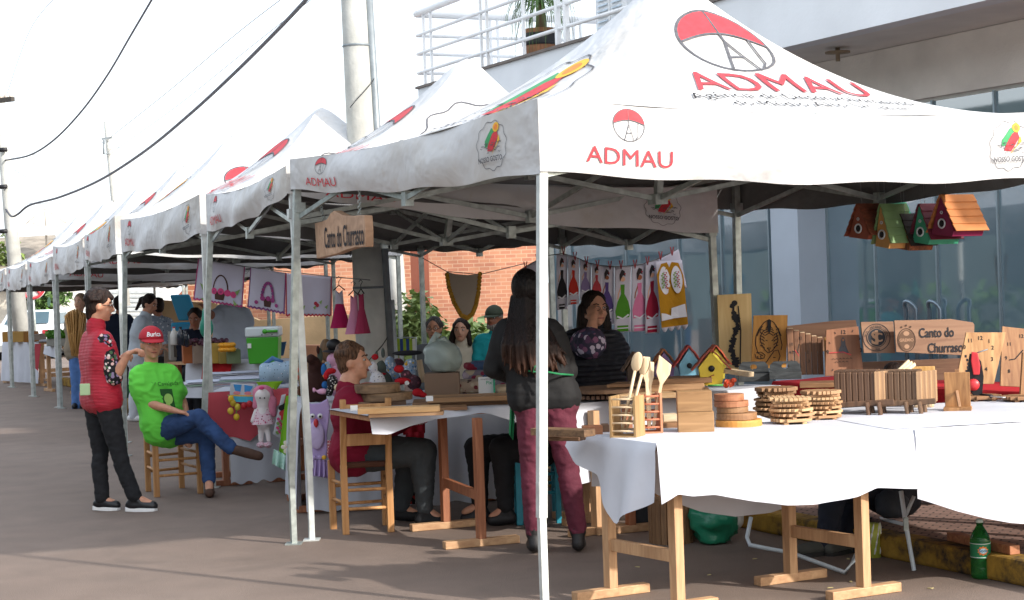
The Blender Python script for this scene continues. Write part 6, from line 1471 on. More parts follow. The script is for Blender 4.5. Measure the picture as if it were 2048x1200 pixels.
o_ = MB().ell(dp_(526, 786, .02), .085, .07, .065).cap(dp_(516, 790, .0), .035, dp_(512, 812), .03).cap(dp_(538, 790), .035, dp_(546, 825), .03).cap(dp_(546, 800), .03, dp_(548, 830), .02).build('doll_hair', cloth('pink_yarn', '#cf7f98', wr=30, wst=.9), dl); remesh(o_, .01, 2)
for x in (522, 536): MB().ell(dp_(x, 890, -.02), .035, .05, .024).build('doll_shoe', dbody, dl)
for x in (520, 529): MB().ell(dp_(x, 796, -.075), .006, .004, .007).build('eye', black_m, dl)
MB().ell(dp_(523, 776, -.06), .022, .01, .014).build('bow', pinkf, dl)
# aprons
clown = hang('white apron with red and black clown face hanging left of the green apron', 'apron', 'apron', [(563, 790), (580, 786), (566, 880), (546, 868)], 13.3, white_cloth, yaw=.2, decor=lambda D, W_, H_: (D.poly([(W_ * .5, 0), (W_, 0), (W_, H_), (W_ * .75, H_), (W_ * .4, H_ * .5)], 0), D.circ(W_ * .3, H_ * .32, .022, 1), D.circ(W_ * .62, H_ * .28, .022, 1), D.circ(W_ * .45, H_ * .45, .02, 0), [D.circ(W_ * (.2 + .5 * ((i * 37) % 10) / 10), H_ * (.6 + .035 * i), .012, 2 + i % 2, 7) for i in range(10)]), mats=[red_ink, black_m, pinkf, lgn])
ging = check('mint_gingham', '#7fb8a4', '#cfe6dc', 90)
ap = thing('apron', P(585, 850, 13.0), 'lime green apron with a white flower and mint gingham ruffle, left of the tent legs', 'apron')
def strip(pts_top, pts_bot, d, amp=.012, fr=9, n=20):
    def fn(u, v):
        a = interp([(i / (len(pts_top) - 1), i) for i in range(len(pts_top))], u); i = min(int(a), len(pts_top) - 2); t = a - i
        x0, y0 = [pts_top[i][j] + (pts_top[i + 1][j] - pts_top[i][j]) * t for j in (0, 1)]; x1, y1 = [pts_bot[i][j] + (pts_bot[i + 1][j] - pts_bot[i][j]) * t for j in (0, 1)]
        return P(x0 + (x1 - x0) * v, y0 + (y1 - y0) * v, d + amp * math.sin(u * fr * PI) * (.3 + v))
    return MB().grid(fn, n, 12)
strip([(572, 792), (592, 788)], [(556, 918), (588, 922)], 13.05, .01, 3).build('apron_front', cloth('lime_apron', '#77ad2e', wr=6), ap, sol=.003)
strip([(590, 788), (600, 792)], [(588, 925), (598, 935)], 13.0, .02, 5).build('side_ruffle', ging, ap, sol=.003)
strip([(548, 898), (575, 912), (596, 915)], [(544, 928), (572, 942), (596, 946)], 13.0, .025, 9, 40).build('ruffle', ging, ap, sol=.003)
mb = MB()
for i in range(6): a = i * PI / 3; mb.ell(P(576 + 9 * math.cos(a), 894 + 9 * math.sin(a), 12.98), .02, .005, .016, 0, (V((math.cos(a), 0, -math.sin(a))), YD, V((math.sin(a), 0, math.cos(a)))))
mb.build('flower', plain('cream_thread', '#dcd3c0', .8), ap); MB().ell(P(576, 894, 12.96), .012, .006, .012).build('flower_centre', orange_ink, ap)
ow = thing('apron', P(632, 870, 12.0), 'lilac owl-shaped apron with red beak hanging on the white cloth', 'apron')
lil = cloth('lilac_plush', '#b39fcf', wr=14, wst=.7)
oo = P(632, 870, 12.0)
q = [((PL(x, y, oo, YD) - oo).x, (PL(x, y, oo, YD) - oo).z) for x, y in ((613, 802), (622, 808), (640, 806), (655, 797), (660, 815), (658, 840), (654, 870), (655, 900), (652, 918), (620, 920), (616, 900), (618, 870), (612, 842), (610, 820))]
MB().prism(q, oo, XD, ZD, .03).build('apron_front', lil, ow, bev=.008)
MB().ell(P(633, 870, 11.97), .055, .014, .1).build('belly', cloth('pale_lilac', '#c4b5da', wr=20, wst=.8), ow)
for x in (625, 640): MB().lathe(P(x, 832, 11.97), [(.001, 0), (.018, 0), (.018, .006), (.001, .006)], 14, 0, -YD).build('eye', white_p, ow); MB().lathe(P(x, 833, 11.955), [(.001, 0), (.008, 0), (.008, .004), (.001, .004)], 12, 0, -YD).build('pupil', black_m, ow)
MB().ell(P(632, 846, 11.95), .017, .014, .03).build('beak', rp, ow)
mb = MB(); strip([(618, 920), (655, 920)], [(612, 950), (656, 956)], 11.98, .02, 9, 40).build('ruffle', lil, ow, sol=.003)
for x, c_ in ((620, yellow_ink), (628, lil), (640, lil), (648, yellow_ink)): MB().ell(P(x, 915, 11.95), .016, .01, .016).build('flower', c_, ow)
flr = floral('black_red_floral', '#1c1418', ['#c23a2a', '#d99a2c', '#3a6a34', '#c23a2a'], 34, .4)
a2 = thing('apron', P(832, 900, 12.0), 'red apron with gingham bow and black floral hem behind the woman in maroon', 'apron')
strip([(806, 830), (850, 826)], [(806, 870), (850, 866)], 12.05, .01, 4).build('bodice', cloth('deep_red_cloth', '#a01f2c', wr=6), a2, sol=.003)
strip([(812, 866), (848, 862)], [(800, 1000), (850, 1002)], 12.0, .015, 5).build('skirt_panel', cloth('deep_red_cloth', '#a01f2c', wr=6), a2, sol=.003)
strip([(796, 955), (828, 958)], [(796, 1010), (830, 1008)], 11.97, .015, 5).build('hem', flr, a2, sol=.003)
MB().ell(P(836, 842, 11.95), .07, .02, .028).build('bow', check('red_gingham', '#b3323a', '#e2c3c5', 90), a2)
strip([(818, 884), (832, 884)], [(812, 960), (826, 962)], 11.96, .005, 3).build('white_band', white_cloth, a2, sol=.003)
a3 = hang('small red and white gingham apron beside the lilac owl apron', 'apron', 'apron', [(655, 880), (684, 885), (684, 915), (654, 912)], 11.95, check('red_gingham', '#b3323a', '#e2c3c5', 90), scal=(.02, 4))
# stuffed toys on the toy table
def toy(label, kind, parts_, d, cat='toy', name='stuffed_toy', vox=.01, group='stuffed toys on the toy table'):
    """parts_: list of (part name, material, [(px,py,dd,rx,ry,rz)...])"""
    c = P(parts_[0][2][0][0], parts_[0][2][0][1], d); root = thing(name, V((c.x, c.y, EZ)), label, cat, group)
    for nm, mt_, el in parts_:
        mb = MB()
        for (x, y, dd, rx, ry, rz_) in el: mb.ell(P(x, y, d + dd), rx, ry, rz_)
        o = mb.build(nm, mt_, root)
        if len(el) > 1 and nm not in ('eyes',): remesh(o, vox, 2)
    return root
brp = cloth('brown_plush', '#3b2420', wr=14, wst=.6); gyp = cloth('grey_green_plush', '#5a625c', wr=14); pnk = cloth('pink_plush', '#d5a3c0', wr=12); rdp = cloth('red_plush', '#b8202a', wr=12); wfl = floral('white_scribble', '#dcdde2', ['#2a2a33', '#3a5fae', '#2a2a33'], 60, .25); pol = floral('black_dot_cloth', '#1b1a1e', ['#e0dede'], 60, .3); bfl = floral('blue_floral', '#9fb5cf', ['#e6e9f0', '#5f86b8', '#d9b52c', '#e6e9f0'], 45, .42); mfl = floral('plum_floral', '#4a2c38', ['#7a4a5a', '#b36a7a', '#3a2a3a'], 40, .4)
toy('dark brown stuffed horse standing left of the seated woman', 'horse', [('toy_body', brp, [(632, 770, 0, .085, .08, .12), (630, 735, 0, .05, .06, .08), (622, 718, -.04, .035, .07, .035), (620, 795, 0, .03, .03, .07), (645, 795, 0, .03, .03, .07)]), ('ear', brp, [(636, 700, 0, .012, .012, .03)]), ('eye', white_p, [(621, 722, -.09, .01, .006, .008)]), ('mane', cloth('plush_mane', '#4a5048', wr=20), [(640, 712, .02, .02, .02, .06)])], 12.35)
toy('brown twig-like stuffed deer behind the horse', 'deer', [('toy_body', wood('twig', '#4a3626', '#7d6040', 2), [(598, 710, 0, .04, .04, .06), (590, 698, 0, .05, .02, .015), (652, 700, .1, .05, .04, .09), (646, 690, .1, .02, .02, .03)]), ], 13.2)
toy('tall pink stuffed figure wearing a black top hat', 'figure', [('toy_body', pnk, [(672, 760, 0, .075, .06, .12), (668, 720, 0, .055, .05, .055)]), ('hat_brim', black_m, [(668, 702, 0, .085, .06, .012)]), ('hat_crown', black_m, [(668, 690, 0, .055, .05, .045)]), ('scarf', bfl, [(655, 745, -.05, .035, .03, .08)])], 12.5)
toy('small red and black hen with white dots in front of the pink figure', 'hen', [('toy_body', pol, [(665, 765, -.05, .04, .04, .055), (658, 785, -.05, .03, .03, .03)]), ('comb', rdp, [(662, 742, -.05, .04, .03, .022), (652, 752, -.05, .02, .02, .03)]), ('wing', plain('cream_plush', '#d8c9a5', .9), [(675, 775, -.1, .025, .02, .025)])], 12.2)
toy('blue and orange small stuffed bird left of the hen', 'bird', [('toy_body', cloth('deep_blue', '#2f6aa8', wr=10), [(648, 740, 0, .022, .03, .05), (650, 770, 0, .025, .03, .03)]), ('beak', orange_ink, [(651, 752, -.05, .02, .02, .014)])], 12.25)
toy('white scribble-patterned hen with red comb right of the woman', 'hen', [('toy_body', wfl, [(755, 765, 0, .06, .05, .08), (746, 735, 0, .035, .035, .045)]), ('comb', rdp, [(750, 714, 0, .025, .02, .022)]), ('beak', black_m, [(750, 715, 0, .02, .02, .01)])], 12.45)
toy('grey-green stuffed cat with tall ears and red ribbon', 'cat', [('toy_body', gyp, [(770, 770, 0, .06, .06, .1), (762, 735, 0, .04, .04, .05), (753, 710, 0, .014, .014, .035), (766, 706, 0, .016, .014, .045)]), ('ribbon', rdp, [(762, 748, -.02, .042, .04, .01)])], 12.6)
toy('blue floral stuffed hen in the middle of the toy row', 'hen', [('toy_body', bfl, [(780, 728, 0, .04, .05, .06), (788, 745, 0, .05, .05, .05)])], 12.7)
toy('hen of blue daisies fabric with dark back, right of the middle', 'hen', [('toy_body', bfl, [(815, 745, 0, .065, .05, .06), (822, 728, 0, .05, .04, .04)]), ('collar', plain('charcoal_cloth', '#2a2a30', .9), [(815, 706, .04, .11, .04, .02)]), ('flower_centre', yellow_ink, [(812, 728, -.06, .012, .01, .012)])], 12.6)
toy('plum and red stuffed hen with white tag at the right of the toys', 'hen', [('toy_body', mfl, [(828, 765, 0, .055, .05, .055), (812, 750, 0, .04, .04, .04)]), ('comb', rdp, [(798, 738, 0, .04, .03, .03), (805, 762, -.05, .06, .04, .025)]), ('tag', white_p, [(814, 766, -.12, .016, .003, .016)])], 12.4)
toy('red stuffed piece lying in front of the plum hen', 'heart', [('toy_body', rdp, [(835, 785, 0, .04, .04, .03), (846, 790, 0, .03, .03, .02)])], 12.2)
toy('flat red cushion between the woman and the scribble hen', 'cushion', [('toy_body', rdp, [(735, 770, 0, .07, .05, .018)])], 12.3)
toy('small pink stuffed mouse on the edge left of the seated woman', 'mouse', [('toy_body', pnk, [(645, 783, 0, .04, .03, .022), (628, 780, 0, .014, .014, .02)])], 12.15)
toy('plum and blue patterned cushions behind the scribble hen', 'cushion', [('toy_body', mfl, [(795, 732, .1, .06, .04, .06), (800, 755, .1, .05, .04, .06)])], 12.8)
# pale wooden slat rack among toys
MB().beam(P(838, 720, 12.6), P(846, 765, 12.6), .04, .02).build('wooden_rack', pale_wv, label='small pale wooden rack right of the stuffed hens', cat='rack')
# cardboard box, plastic bag, payment sign, textiles
cb = P(885, 770, 12.35); cb.z = EZ + .09
MB().obox(cb, XD, YD, ZD, .122, .1, .09).build('cardboard_box', plain('cardboard', '#8d7563', .9, .06, 4), label='plain brown cardboard box carrying the knotted plastic bag', cat='box', bev=.004)
kb_ = thing('plastic_bag', cb + ZD * .09, 'large knotted translucent white plastic bag standing on the cardboard box', 'bag')
gpl = plain('frosted_plastic', '#b5c4bf', .3, .12, 6, 10, .9, trans=.15)
c = cb + ZD * .2
o = bag('bag_body', None, c, .135, .11, .115, gpl, 21, .22, cat=None); o.parent = kb_; o.matrix_parent_inverse = kb_.matrix_basis.inverted()
MB().tube([c - XD * .06 + ZD * .07, c - XD * .05 + ZD * .13, c - XD * .035 + ZD * .17, c - XD * .01 + ZD * .14], [.045, .022, .012, .03], 9).build('knot', gpl, kb_)
MB().tube([c - XD * .02 + ZD * .1, c + XD * .02 + ZD * .13, c + XD * .07 + ZD * .07], [.03, .02, .02], 8).build('bag_ear', gpl, kb_)
sg2 = thing('payment_sign', P(972, 785, 12.0), 'small white counter sign reading Pix with a green edge', 'sign')
c = P(972, 770, 12.0); MB().obox(c, rotz(XD, .1), rotz(YD, .1), ZD, .052, .004, .056).build('panel', white_p, sg2); MB().obox(c + XD * .055, rotz(XD, .1), rotz(YD, .1), ZD, .006, .02, .056).build('green_side', plain('pix_green', '#3fae86', .5), sg2)
D = Dec(lambda u, v, L: c + rotz(XD, .1) * u + ZD * v - rotz(YD, .1) * (.002 + L)); D.text('Pix', .034, .02, .005, 0, .01); D.text('PAGAMENTO', .012, 0, .036, 1); D.build('lettering', [plain('pix_green', '#3fae86', .5), ink_soft], sg2)
qfl = floral('quilt_print', '#8a7f8c', ['#8f2f4a', '#3a5a8c', '#c9b79a', '#5f6a7a', '#b8a5b0'], 16, .6); qf2 = floral('cream_red_print', '#b9a594', ['#7a2a34', '#c9bfae', '#4a3a3a'], 26, .4)
def pile3(specs, label, group):
    for i, (x, y, w, h, d_, m_) in enumerate(specs):
        c = P(x, y, d_); k = F / d_
        MB().obox(c, rotz(XD, .05 * i), rotz(YD, .05 * i), ZD, w / k / 2, .13, h / k / 2).build('folded_cloth', m_, label=label, cat='cloth', group=group, bev=h / k / 2 * .85)
pile3([(940, 772, 60, 26, 12.6, qf2), (1005, 770, 60, 24, 12.7, qfl), (1012, 778, 40, 16, 12.4, pale_w)], 'folded patterned cloth in the pile beside the payment sign', 'folded patterned cloths by the payment sign')
pile3([(965, 748, 80, 18, 12.9, qfl), (985, 730, 90, 18, 13.0, cloth('denim_fold', '#4f6486', wr=9)), (1015, 738, 60, 26, 12.9, plain('yellow_net', '#b9a050', .9, .3, 60)), (960, 732, 60, 14, 13.0, cloth('red_fold', '#8c2b3c', wr=9))], 'folded textile in the rear heap left of the long-haired woman', 'folded textiles in the rear heap')
# ---- far table: cooler, boxes, oven
H0 = G(318, 0 + 830); 
def dz(px, d, z): q = P(px, 600, d); return V((q.x, q.y, z))
fa, fb_ = dz(330, 20.2, .75), dz(560, 18.9, .75); fd_ = (fb_ - fa).normalized(); fk = V((-fd_.y, fd_.x, 0))
tG = thing('trestle_table', (fa + fb_) / 2, 'table with fruit boxes and the green cooler behind the fabric table', 'table', 'wooden trestle tables')
MB().obox((fa + fb_) / 2 + fk * .4 - ZD * .015, fd_, fk, ZD, (fb_ - fa).length / 2, .4, .014).build('tabletop', pine_h, tG)
for t in (.05, .95):
    p = lerp(fa, fb_, t); trestle(tG, V((p.x, p.y, 0)) + fk * .08, V((p.x, p.y, 0)) + fk * .7, fd_, .72, redw)
mb = MB(); top(mb, fa + fd_ * .35, fb_, fk * .8, .75); skirt(mb, fa + fd_ * .35, fb_, lambda u: .35, 60, .02, 12, -fk); mb.build('tablecloth', white_cloth, label='white cloth under the green cooler and fruit boxes', cat='tablecloth')
mb = MB(); skirt(mb, lerp(fa, fb_, .36) - fk * .05, lerp(fa, fb_, .62) - fk * .05, lambda u: .5 + .1 * u, 30, .02, 12, -fk); mb.build('tablecloth', red_cloth, label='red runner hanging in front of the fruit boxes', cat='tablecloth')
cl_ = dz(497, 18.9, .75) + fk * .2; ck_ = thing('cooler', cl_, 'bright green cool box with white lid and green handle', 'cooler')
gcool = plain('cooler_green', '#43a62c', .35, .04, 2)
MB().add([cl_ + V(v) for v in ((-.155, -.13, 0), (.155, -.13, 0), (.155, .13, 0), (-.155, .13, 0), (-.175, -.15, .29), (.175, -.15, .29), (.175, .15, .29), (-.175, .15, .29))], [(3, 2, 1, 0), (4, 5, 6, 7), (0, 1, 5, 4), (1, 2, 6, 5), (2, 3, 7, 6), (3, 0, 4, 7)]).build('body', gcool, ck_, bev=.012)
MB().box(cl_ + ZD * .345, (.37, .32, .11)).build('lid', plain('cooler_lid', '#ccd6da', .35, .03, 2), ck_, bev=.02)
MB().tube([cl_ + V((.175, -.175, .35)), cl_ + V((.04, -.18, .35))], .014, 8).ell(cl_ + V((.035, -.18, .35)), .028, .02, .026).build('handle', gcool, ck_)
for x in (-.0, .11): MB().ell(cl_ + V((x, -.162, .315)), .007, .004, .007).build('lid_stud', black_m, ck_)
MB().obox(cl_ + V((-.14, -.152, .2)), XD, YD, ZD, .02, .003, .025).build('sticker', white_p, ck_)
BX = [(362, '#a8613a', 30, 38, 'orange-brown box of fruit at the left end of the box row'), (384, '#8f7f74', 34, 44, 'grey-brown fruit box left of the yellow one'), (406, '#b39548', 30, 40, 'yellowish cardboard fruit box in the middle of the row'), (430, '#a08a4a', 22, 38, 'narrow yellow-green box behind the tent leg'), (448, '#6f7a5c', 26, 28, 'olive box with orange print beside the cooler')]
for i, (x, c_, w, h, lb_) in enumerate(BX):
    p = dz(x, 19.7 - i * .12, .75) + fk * .1; k = F / 19.6; MB().box(p + ZD * h / k / 2, (w / k, .24, h / k), 0, .25).build('fruit_box', plain('box' + c_, c_, .9, .12, 5), label=lb_, cat='box', bev=.006)
rr = random.Random(8)
mb = MB()
for i in range(60): mb.ell(dz(362 + rr.uniform(0, 68), 19.5, .75 + .23 + rr.uniform(-.02, .03)) + fk * rr.uniform(0, .2), .028, .028, .026, 0, None, 8, 6)
mb.build('grapes_heap', plain('grape_purple', '#4c2437', .45, .3, 8), label='heap of dark purple grapes along the fruit boxes', cat='grapes', kind='stuff')
for i in range(8): MB().ell(dz(438 + (i % 4) * 7 + 2, 19.15, .91 + .05 * (i // 4)), .045, .04, .028).build('mango', plain('mango_orange', '#dd9a24', .4, .2, 6), label='orange-yellow fruit in the small heap left of the cooler', cat='fruit', group='orange fruits heaped left of the cooler')
p = dz(336, 20.6, .75) + fk * .2; ov = thing('market_oven', p, 'grey metal counter oven with dark window behind the man in the cap', 'oven'); MB().box(p + ZD * .17, (.33, .4, .34), 0, .25).build('body', plain('grey_metal', '#98958e', .5, .1, 6, metal=.2), ov, bev=.01); MB().box(p + V((.03, -.22, .12)), (.2, .02, .15), 0, .25).build('window', plain('dark_window', '#4a443e', .2), ov)
def bottle(label, px, py, d, h, c1, c2):
    o = P(px, py, d); rt = thing('drink_bottle', o, label, 'bottle'); MB().lathe(o, [(.03, 0), (.045, .01), (.045, h * .55), (.035, h * .7), (.015, h * .85), (.014, h * .95)], 14).build('bottle_body', c1, rt); MB().lathe(o, [(.001, h * .94), (.017, h * .94), (.017, h), (.001, h)], 12).build('bottle_cap', c2, rt)
bottle('milky white bottle with red cap on the fruit table', 349, 690, 19.3, .2, plain('milky', '#c9c8c4', .4), rp); bottle('dark cola bottle leaning group left of the fruit boxes', 362, 690, 19.2, .2, plain('cola_dark', '#1d2432', .2), black_m); bottle('dark bottle with blue cap beside the other dark bottle', 371, 692, 19.25, .19, plain('cola_dark', '#1d2432', .2), plain('blue_cap', '#3a4a7a', .4))
p = dz(368, 22, .9); bl_ = thing('storage_bin', p, 'light blue plastic bin with its lid standing open', 'bin'); lbp = plain('light_blue_plastic', '#2fa0cc', .35, .06, 2)
MB().box(p + V((.02, 0, .12)), (.34, .3, .3)).build('bin_body', lbp, bl_, bev=.02); MB().obox(P(368, 615, 21.8), V((.9, .2, 0)).normalized(), YD, V((-.3, 0, 1)).normalized(), .12, .02, .17).build('lid', lbp, bl_, bev=.02)
MB().box((p.x, p.y + .1, .45), (.5, .5, .88)).build('counter', plain('beige_counter', '#a58f78', .8, .1, 3), label='beige counter under the light blue bin', cat='counter', bev=.01)
gbg = P(420, 650, 18.6)
o = MB().ell(P(413, 655, 18.6), .075, .05, .12).cap(P(408, 640, 18.6), .03, P(407, 618, 18.6), .012).cap(P(416, 640, 18.6), .03, P(414, 618, 18.6), .012).build('carrier_bag', plain('teal_green_bag', '#18806a', .4, .15, 8, 14, .8), label='teal green carrier bag held up beside the raised arm', cat='bag'); remesh(o, .012, 2)
# far left stalls
def stall(label, a, b, h, hemz, mats, dep=.8):
    a = V(a); b = V(b); d_ = (b - a).normalized(); k_ = V((-d_.y, d_.x, 0)); root = thing('trestle_table', (a + b) / 2, label, 'table', 'wooden trestle tables')
    MB().obox((a + b) / 2 + k_ * dep / 2 + ZD * (h - .02), d_, k_, ZD, (b - a).length / 2, dep / 2, .015).build('tabletop', pine_h, root)
    for t in (.04, .96):
        p = lerp(a, b, t); trestle(root, p + k_ * .05, p + k_ * (dep - .1), d_, h - .03, pine)
    if hemz is not None:
        a.z = b.z = h; mb = MB(); top(mb, a, b, k_ * dep, h); skirt(mb, a, b, lambda u: hemz, 50, .03, 9, -k_); mb.build('tablecloth', white_cloth, label='white cloth on the ' + label, cat='tablecloth')
    return a, b, d_, k_
g2 = lambda px, d: (P(px, 600, d).x, P(px, 600, d).y, 0)
stall('farthest left stall table with boxes of produce', g2(2, 31.5), g2(74, 30.0), .75, .05, None)
stall('stall table with vegetable crates before the white cars', g2(84, 28.4), g2(142, 27.2), .74, None, None)
mb = MB(); a = V(g2(86, 28.3)) + ZD * .74; b = V(g2(120, 27.6)) + ZD * .74; skirt(mb, a, b, lambda u: .62 - .1 * u, 30, .02, 9, V((-.3, -.9, 0)).normalized()); mb.build('tablecloth', white_cloth, label='short white cloth over the vegetable table edge', cat='tablecloth')
stall('stall table partly hidden by the woman in the red vest', g2(205, 25.5), g2(290, 23.6), .74, .1, None)
for i, (x, y0, y1, d_) in enumerate(((24, 685, 720, 31.2), (70, 688, 742, 29.8))):
    mb = MB(); k = F / d_; c = P(x, y0, d_ - .1)
    mb.add([c, c + XD * 12 / k, c + XD * 4 / k - ZD * (y1 - y0) / k, c - XD * 6 / k - ZD * (y1 - y0) * .8 / k, c + YD * .01, c + XD * 12 / k + YD * .01], [(0, 3, 2, 1)]); mb.build('red_runner', rose, label=('pointed red cloth hanging on the farthest left stall', 'long red cloth hanging between the far stalls')[i], cat='cloth', sol=.006)
leafm = plain('lettuce_green', '#5f9a34', .6, .35, 10)
for i, (x, w) in enumerate(((98, 22), (112, 24), (130, 26))):
    p = dz(x, 27.8, .745) + V((0, .25, 0)); k = F / 27.8; rt = thing('vegetable_crate', p, 'crate heaped with green leafy vegetables, ' + ('left one on the far stall', 'middle one on the far stall', 'right one beside the tent legs')[i], 'crate')
    MB().box(p + ZD * .06, (w / k, .35, .12)).build('crate', plain('grey_crate', '#9a9a94', .7), rt, bev=.006); mb = MB()
    for j in range(160):
        q = p + V((rr.uniform(-.5, .5) * w / k, rr.uniform(-.2, .2), .12 + rr.uniform(0, .12))); a = V((rr.uniform(-1, 1), rr.uniform(-1, 1), rr.uniform(-.2, 1))).normalized() * .06; b = a.cross(V((rr.uniform(-1, 1), rr.uniform(-1, 1), 0))).normalized() * .025
        mb.add([q - b, q + a, q + b, q - a * .5], [(0, 1, 2, 3)])
    mb.build('leaves', leafm, rt)
for i, (x, w, c_) in enumerate(((8, 20, '#a57a3a'), (30, 22, '#b58f50'), (50, 18, '#9a6a34'), (66, 16, '#8a7f74'))):
    p = dz(x, 30.8 - .3 * i, .755) + V((0, .3, 0)); k = F / 30.5; MB().box(p + ZD * .09, (w / k, .4, .18 if i != 3 else .1)).build('produce_box', plain('pbox' + c_, c_, .9, .1, 4), label='cardboard produce box, number %s from the left on the farthest stall' % ('one', 'two', 'three', 'four')[i], cat='box', bev=.006)
p = G(250, 828) + YD * .2; p.z = 0; bs_ = thing('straw_basket', p, 'round straw basket on the ground behind the tent legs', 'basket')
MB().lathe(p, [(.1, 0), (.15, .06), (.16, .12), (.14, .2), (.13, .2), (.14, .12)], 20).build('basket_body', wood('straw', '#8f7a50', '#b9a070', 0, 30), bs_)
MB().ell(p + ZD * .27, .13, .12, .1).build('dark_green_lid', plain('dark_green_plastic', '#1d4a38', .5), bs_)
# broom bundle
br = thing('broom_bundle', P(150, 690, 23.2), 'fan-shaped bundle of straw brooms behind the woman in the red vest', 'brooms'); mb = MB()
for i in range(150):
    t = rr.uniform(-1, 1); mb.tube([P(150 + t * 6, 712, 23.2 + rr.uniform(-.08, .08)), P(151 + t * 15, 670, 23.2 + rr.uniform(-.08, .08)), P(151 + t * 22, 616 + 12 * abs(t) + rr.uniform(0, 8), 23.2 + rr.uniform(-.12, .12))], .009, 4)
mb.build('straw', wood('broom_straw', '#a5743a', '#c9a060', 2, 30), br)
# striped folding chair
sc2 = thing('folding_chair', P(812, 700, 17.2), 'green and blue striped folding chair back before the bush', 'chair')
for i, c_ in enumerate(('#9fbf3a', '#2f4f9a', '#9fbf3a', '#2f4f9a', '#9fbf3a', '#dfe3e0')): MB().obox(P(797 + i * 6.2, 693, 17.2), XD, YD, ZD, .0152, .004, .075).build('stripe', plain('stripe' + c_, c_, .8), sc2)
MB().tube([P(793, 740, 17.2), P(793, 675, 17.25), P(832, 675, 17.25), P(832, 740, 17.2)], .01, 6).build('frame', wt, sc2)
sc3 = thing('folding_chair', P(563, 700, 22), 'small blue folding chair seen over the fabric table', 'chair'); MB().obox(P(562, 698, 22), V((1, 0, .1)).normalized(), YD, V((.25, 0, 1)).normalized(), .05, .01, .09).build('backrest', plain('navy_blue_canvas', '#3a6a94', .8), sc3); MB().tube([P(553, 715, 22), P(566, 686, 22), P(573, 687, 22)], .008, 6).build('frame', wt, sc3)
# ================================================================== people
def hairm(name, c1, c2, k=60):
    if name in MATS: return MATS[name]
    m, n, l, b = nodes(name); vec = coords(n, l, (k, k, k * .06)); t = tex(n, l, 'Noise', 1.5, vec, Detail=4.0, Distortion=.3)
    l.new(ramp(n, l, t.outputs[0], [(.35, hx(c1)), (.7, hx(c2))]), b.inputs['Base Color']); b.inputs['Roughness'].default_value = .6; b.inputs['Specular IOR Level'].default_value = .25; bump(n, l, b, t.outputs[0], .9, .01)
    MATS[name] = m; return m
def quilt(name, col, sc_=22, st=1.0):
    if name in MATS: return MATS[name]
    m, n, l, b = nodes(name); vec = coords(n, l)
    w = n.new('ShaderNodeTexWave'); w.wave_type = 'BANDS'; w.bands_direction = 'Z'; w.inputs['Scale'].default_value = sc_; w.inputs['Distortion'].default_value = .6; l.new(vec, w.inputs[0])
    c = hx(col); l.new(ramp(n, l, w.outputs[1], [(0, tuple(x * .88 for x in c)), (.25, c)]), b.inputs['Base Color']); b.inputs['Roughness'].default_value = .55; bump(n, l, b, w.outputs[1], st, .015)
    MATS[name] = m; return m
jeans_b = plain('black_jeans', '#15171c', .85, .2, 12, 26, .5); jeans_n = plain('blue_jeans', '#284470', .85, .25, 10, 24, .5); jeans_m = plain('maroon_jeans', '#5c2032', .85, .2, 10, 24, .6)
def rows(mb, J, g, gr, bust=0, t0=0.0, t1=1.0, extra=0, fwd=None, belly=0):
    ms = (J['sl'] + J['sr']) / 2; mh = (J['hl'] + J['hr']) / 2; ls = (J['sr'] - J['sl']).normalized(); lh = (J['hr'] - J['hl']).normalized()
    tab = ((0, .115, .072), (.12, .125, .088), (.28, .115, .10), (.5, .085, .096), (.7, .09, .10), (.88, .105, .108), (1, .10, .105))
    n = 11
    for i in range(n + 1):
        t = t0 + (t1 - t0) * i / n
        for (a, w0, r0), (b, w1, r1) in zip(tab[:-1], tab[1:]):
            if t <= b + 1e-6: q = (t - a) / (b - a); w = w0 + (w1 - w0) * q; r = r0 + (r1 - r0) * q; break
        c = lerp(ms, mh, t); la = (ls * (1 - t) + lh * t).normalized(); w *= g; r = r * g * (1 + .0) + extra
        if fwd is not None and belly: c = c + fwd * belly * math.sin(PI * min(1, t)) 
        mb.cap(c - la * w, r, c + la * w, r)
    if bust and fwd is not None:
        for s_ in (-1, 1): c = lerp(ms, mh, .3) + ls * s_ * .07 * g + fwd * (.06 + .0) * g; mb.ell(c, bust + extra, bust + extra, bust + extra)
def limb(mb, pts, rs, extra=0):
    for i in range(len(pts) - 1): mb.cap(pts[i], rs[i] + extra, pts[i + 1], rs[i + 1] + extra)
def hand(mb, w, d, pn, s_=1, curl=.5, sc_=1.0):
    """palm + five fingers at wrist w, pointing along d, palm normal pn (fingers curl towards pn), s_: side of the thumb"""
    d = d.normalized(); pn = (pn - d * pn.dot(d)).normalized(); lat = d.cross(pn) * s_; k = sc_
    for j, o in enumerate((-.026, -.009, .009, .026)):
        mb.cap(w + lat * o * .7 * k, .017 * k, w + d * .07 * k + lat * o * k, .0135 * k)
        L = (.062, .074, .068, .052)[j] * k; a = w + d * .078 * k + lat * o * k; c1 = curl * (.7 + .15 * j)
        d1_ = (d * math.cos(c1) + pn * math.sin(c1)); d2_ = (d * math.cos(2 * c1) + pn * math.sin(2 * c1))
        mb.cap(a - d * .01, .0105 * k, a + d1_ * L * .55, .0095 * k); mb.cap(a + d1_ * L * .55, .0095 * k, a + d1_ * L * .55 + d2_ * L * .5, .0085 * k)
    a = w + d * .02 * k - lat * .03 * k; b = a + (d * .6 - lat * .7 + pn * .4).normalized() * .042 * k; mb.cap(a, .0135 * k, b, .0115 * k); mb.cap(b, .0115 * k, b + (d * .9 - lat * .1 + pn * .4).normalized() * .032 * k, .0095 * k)
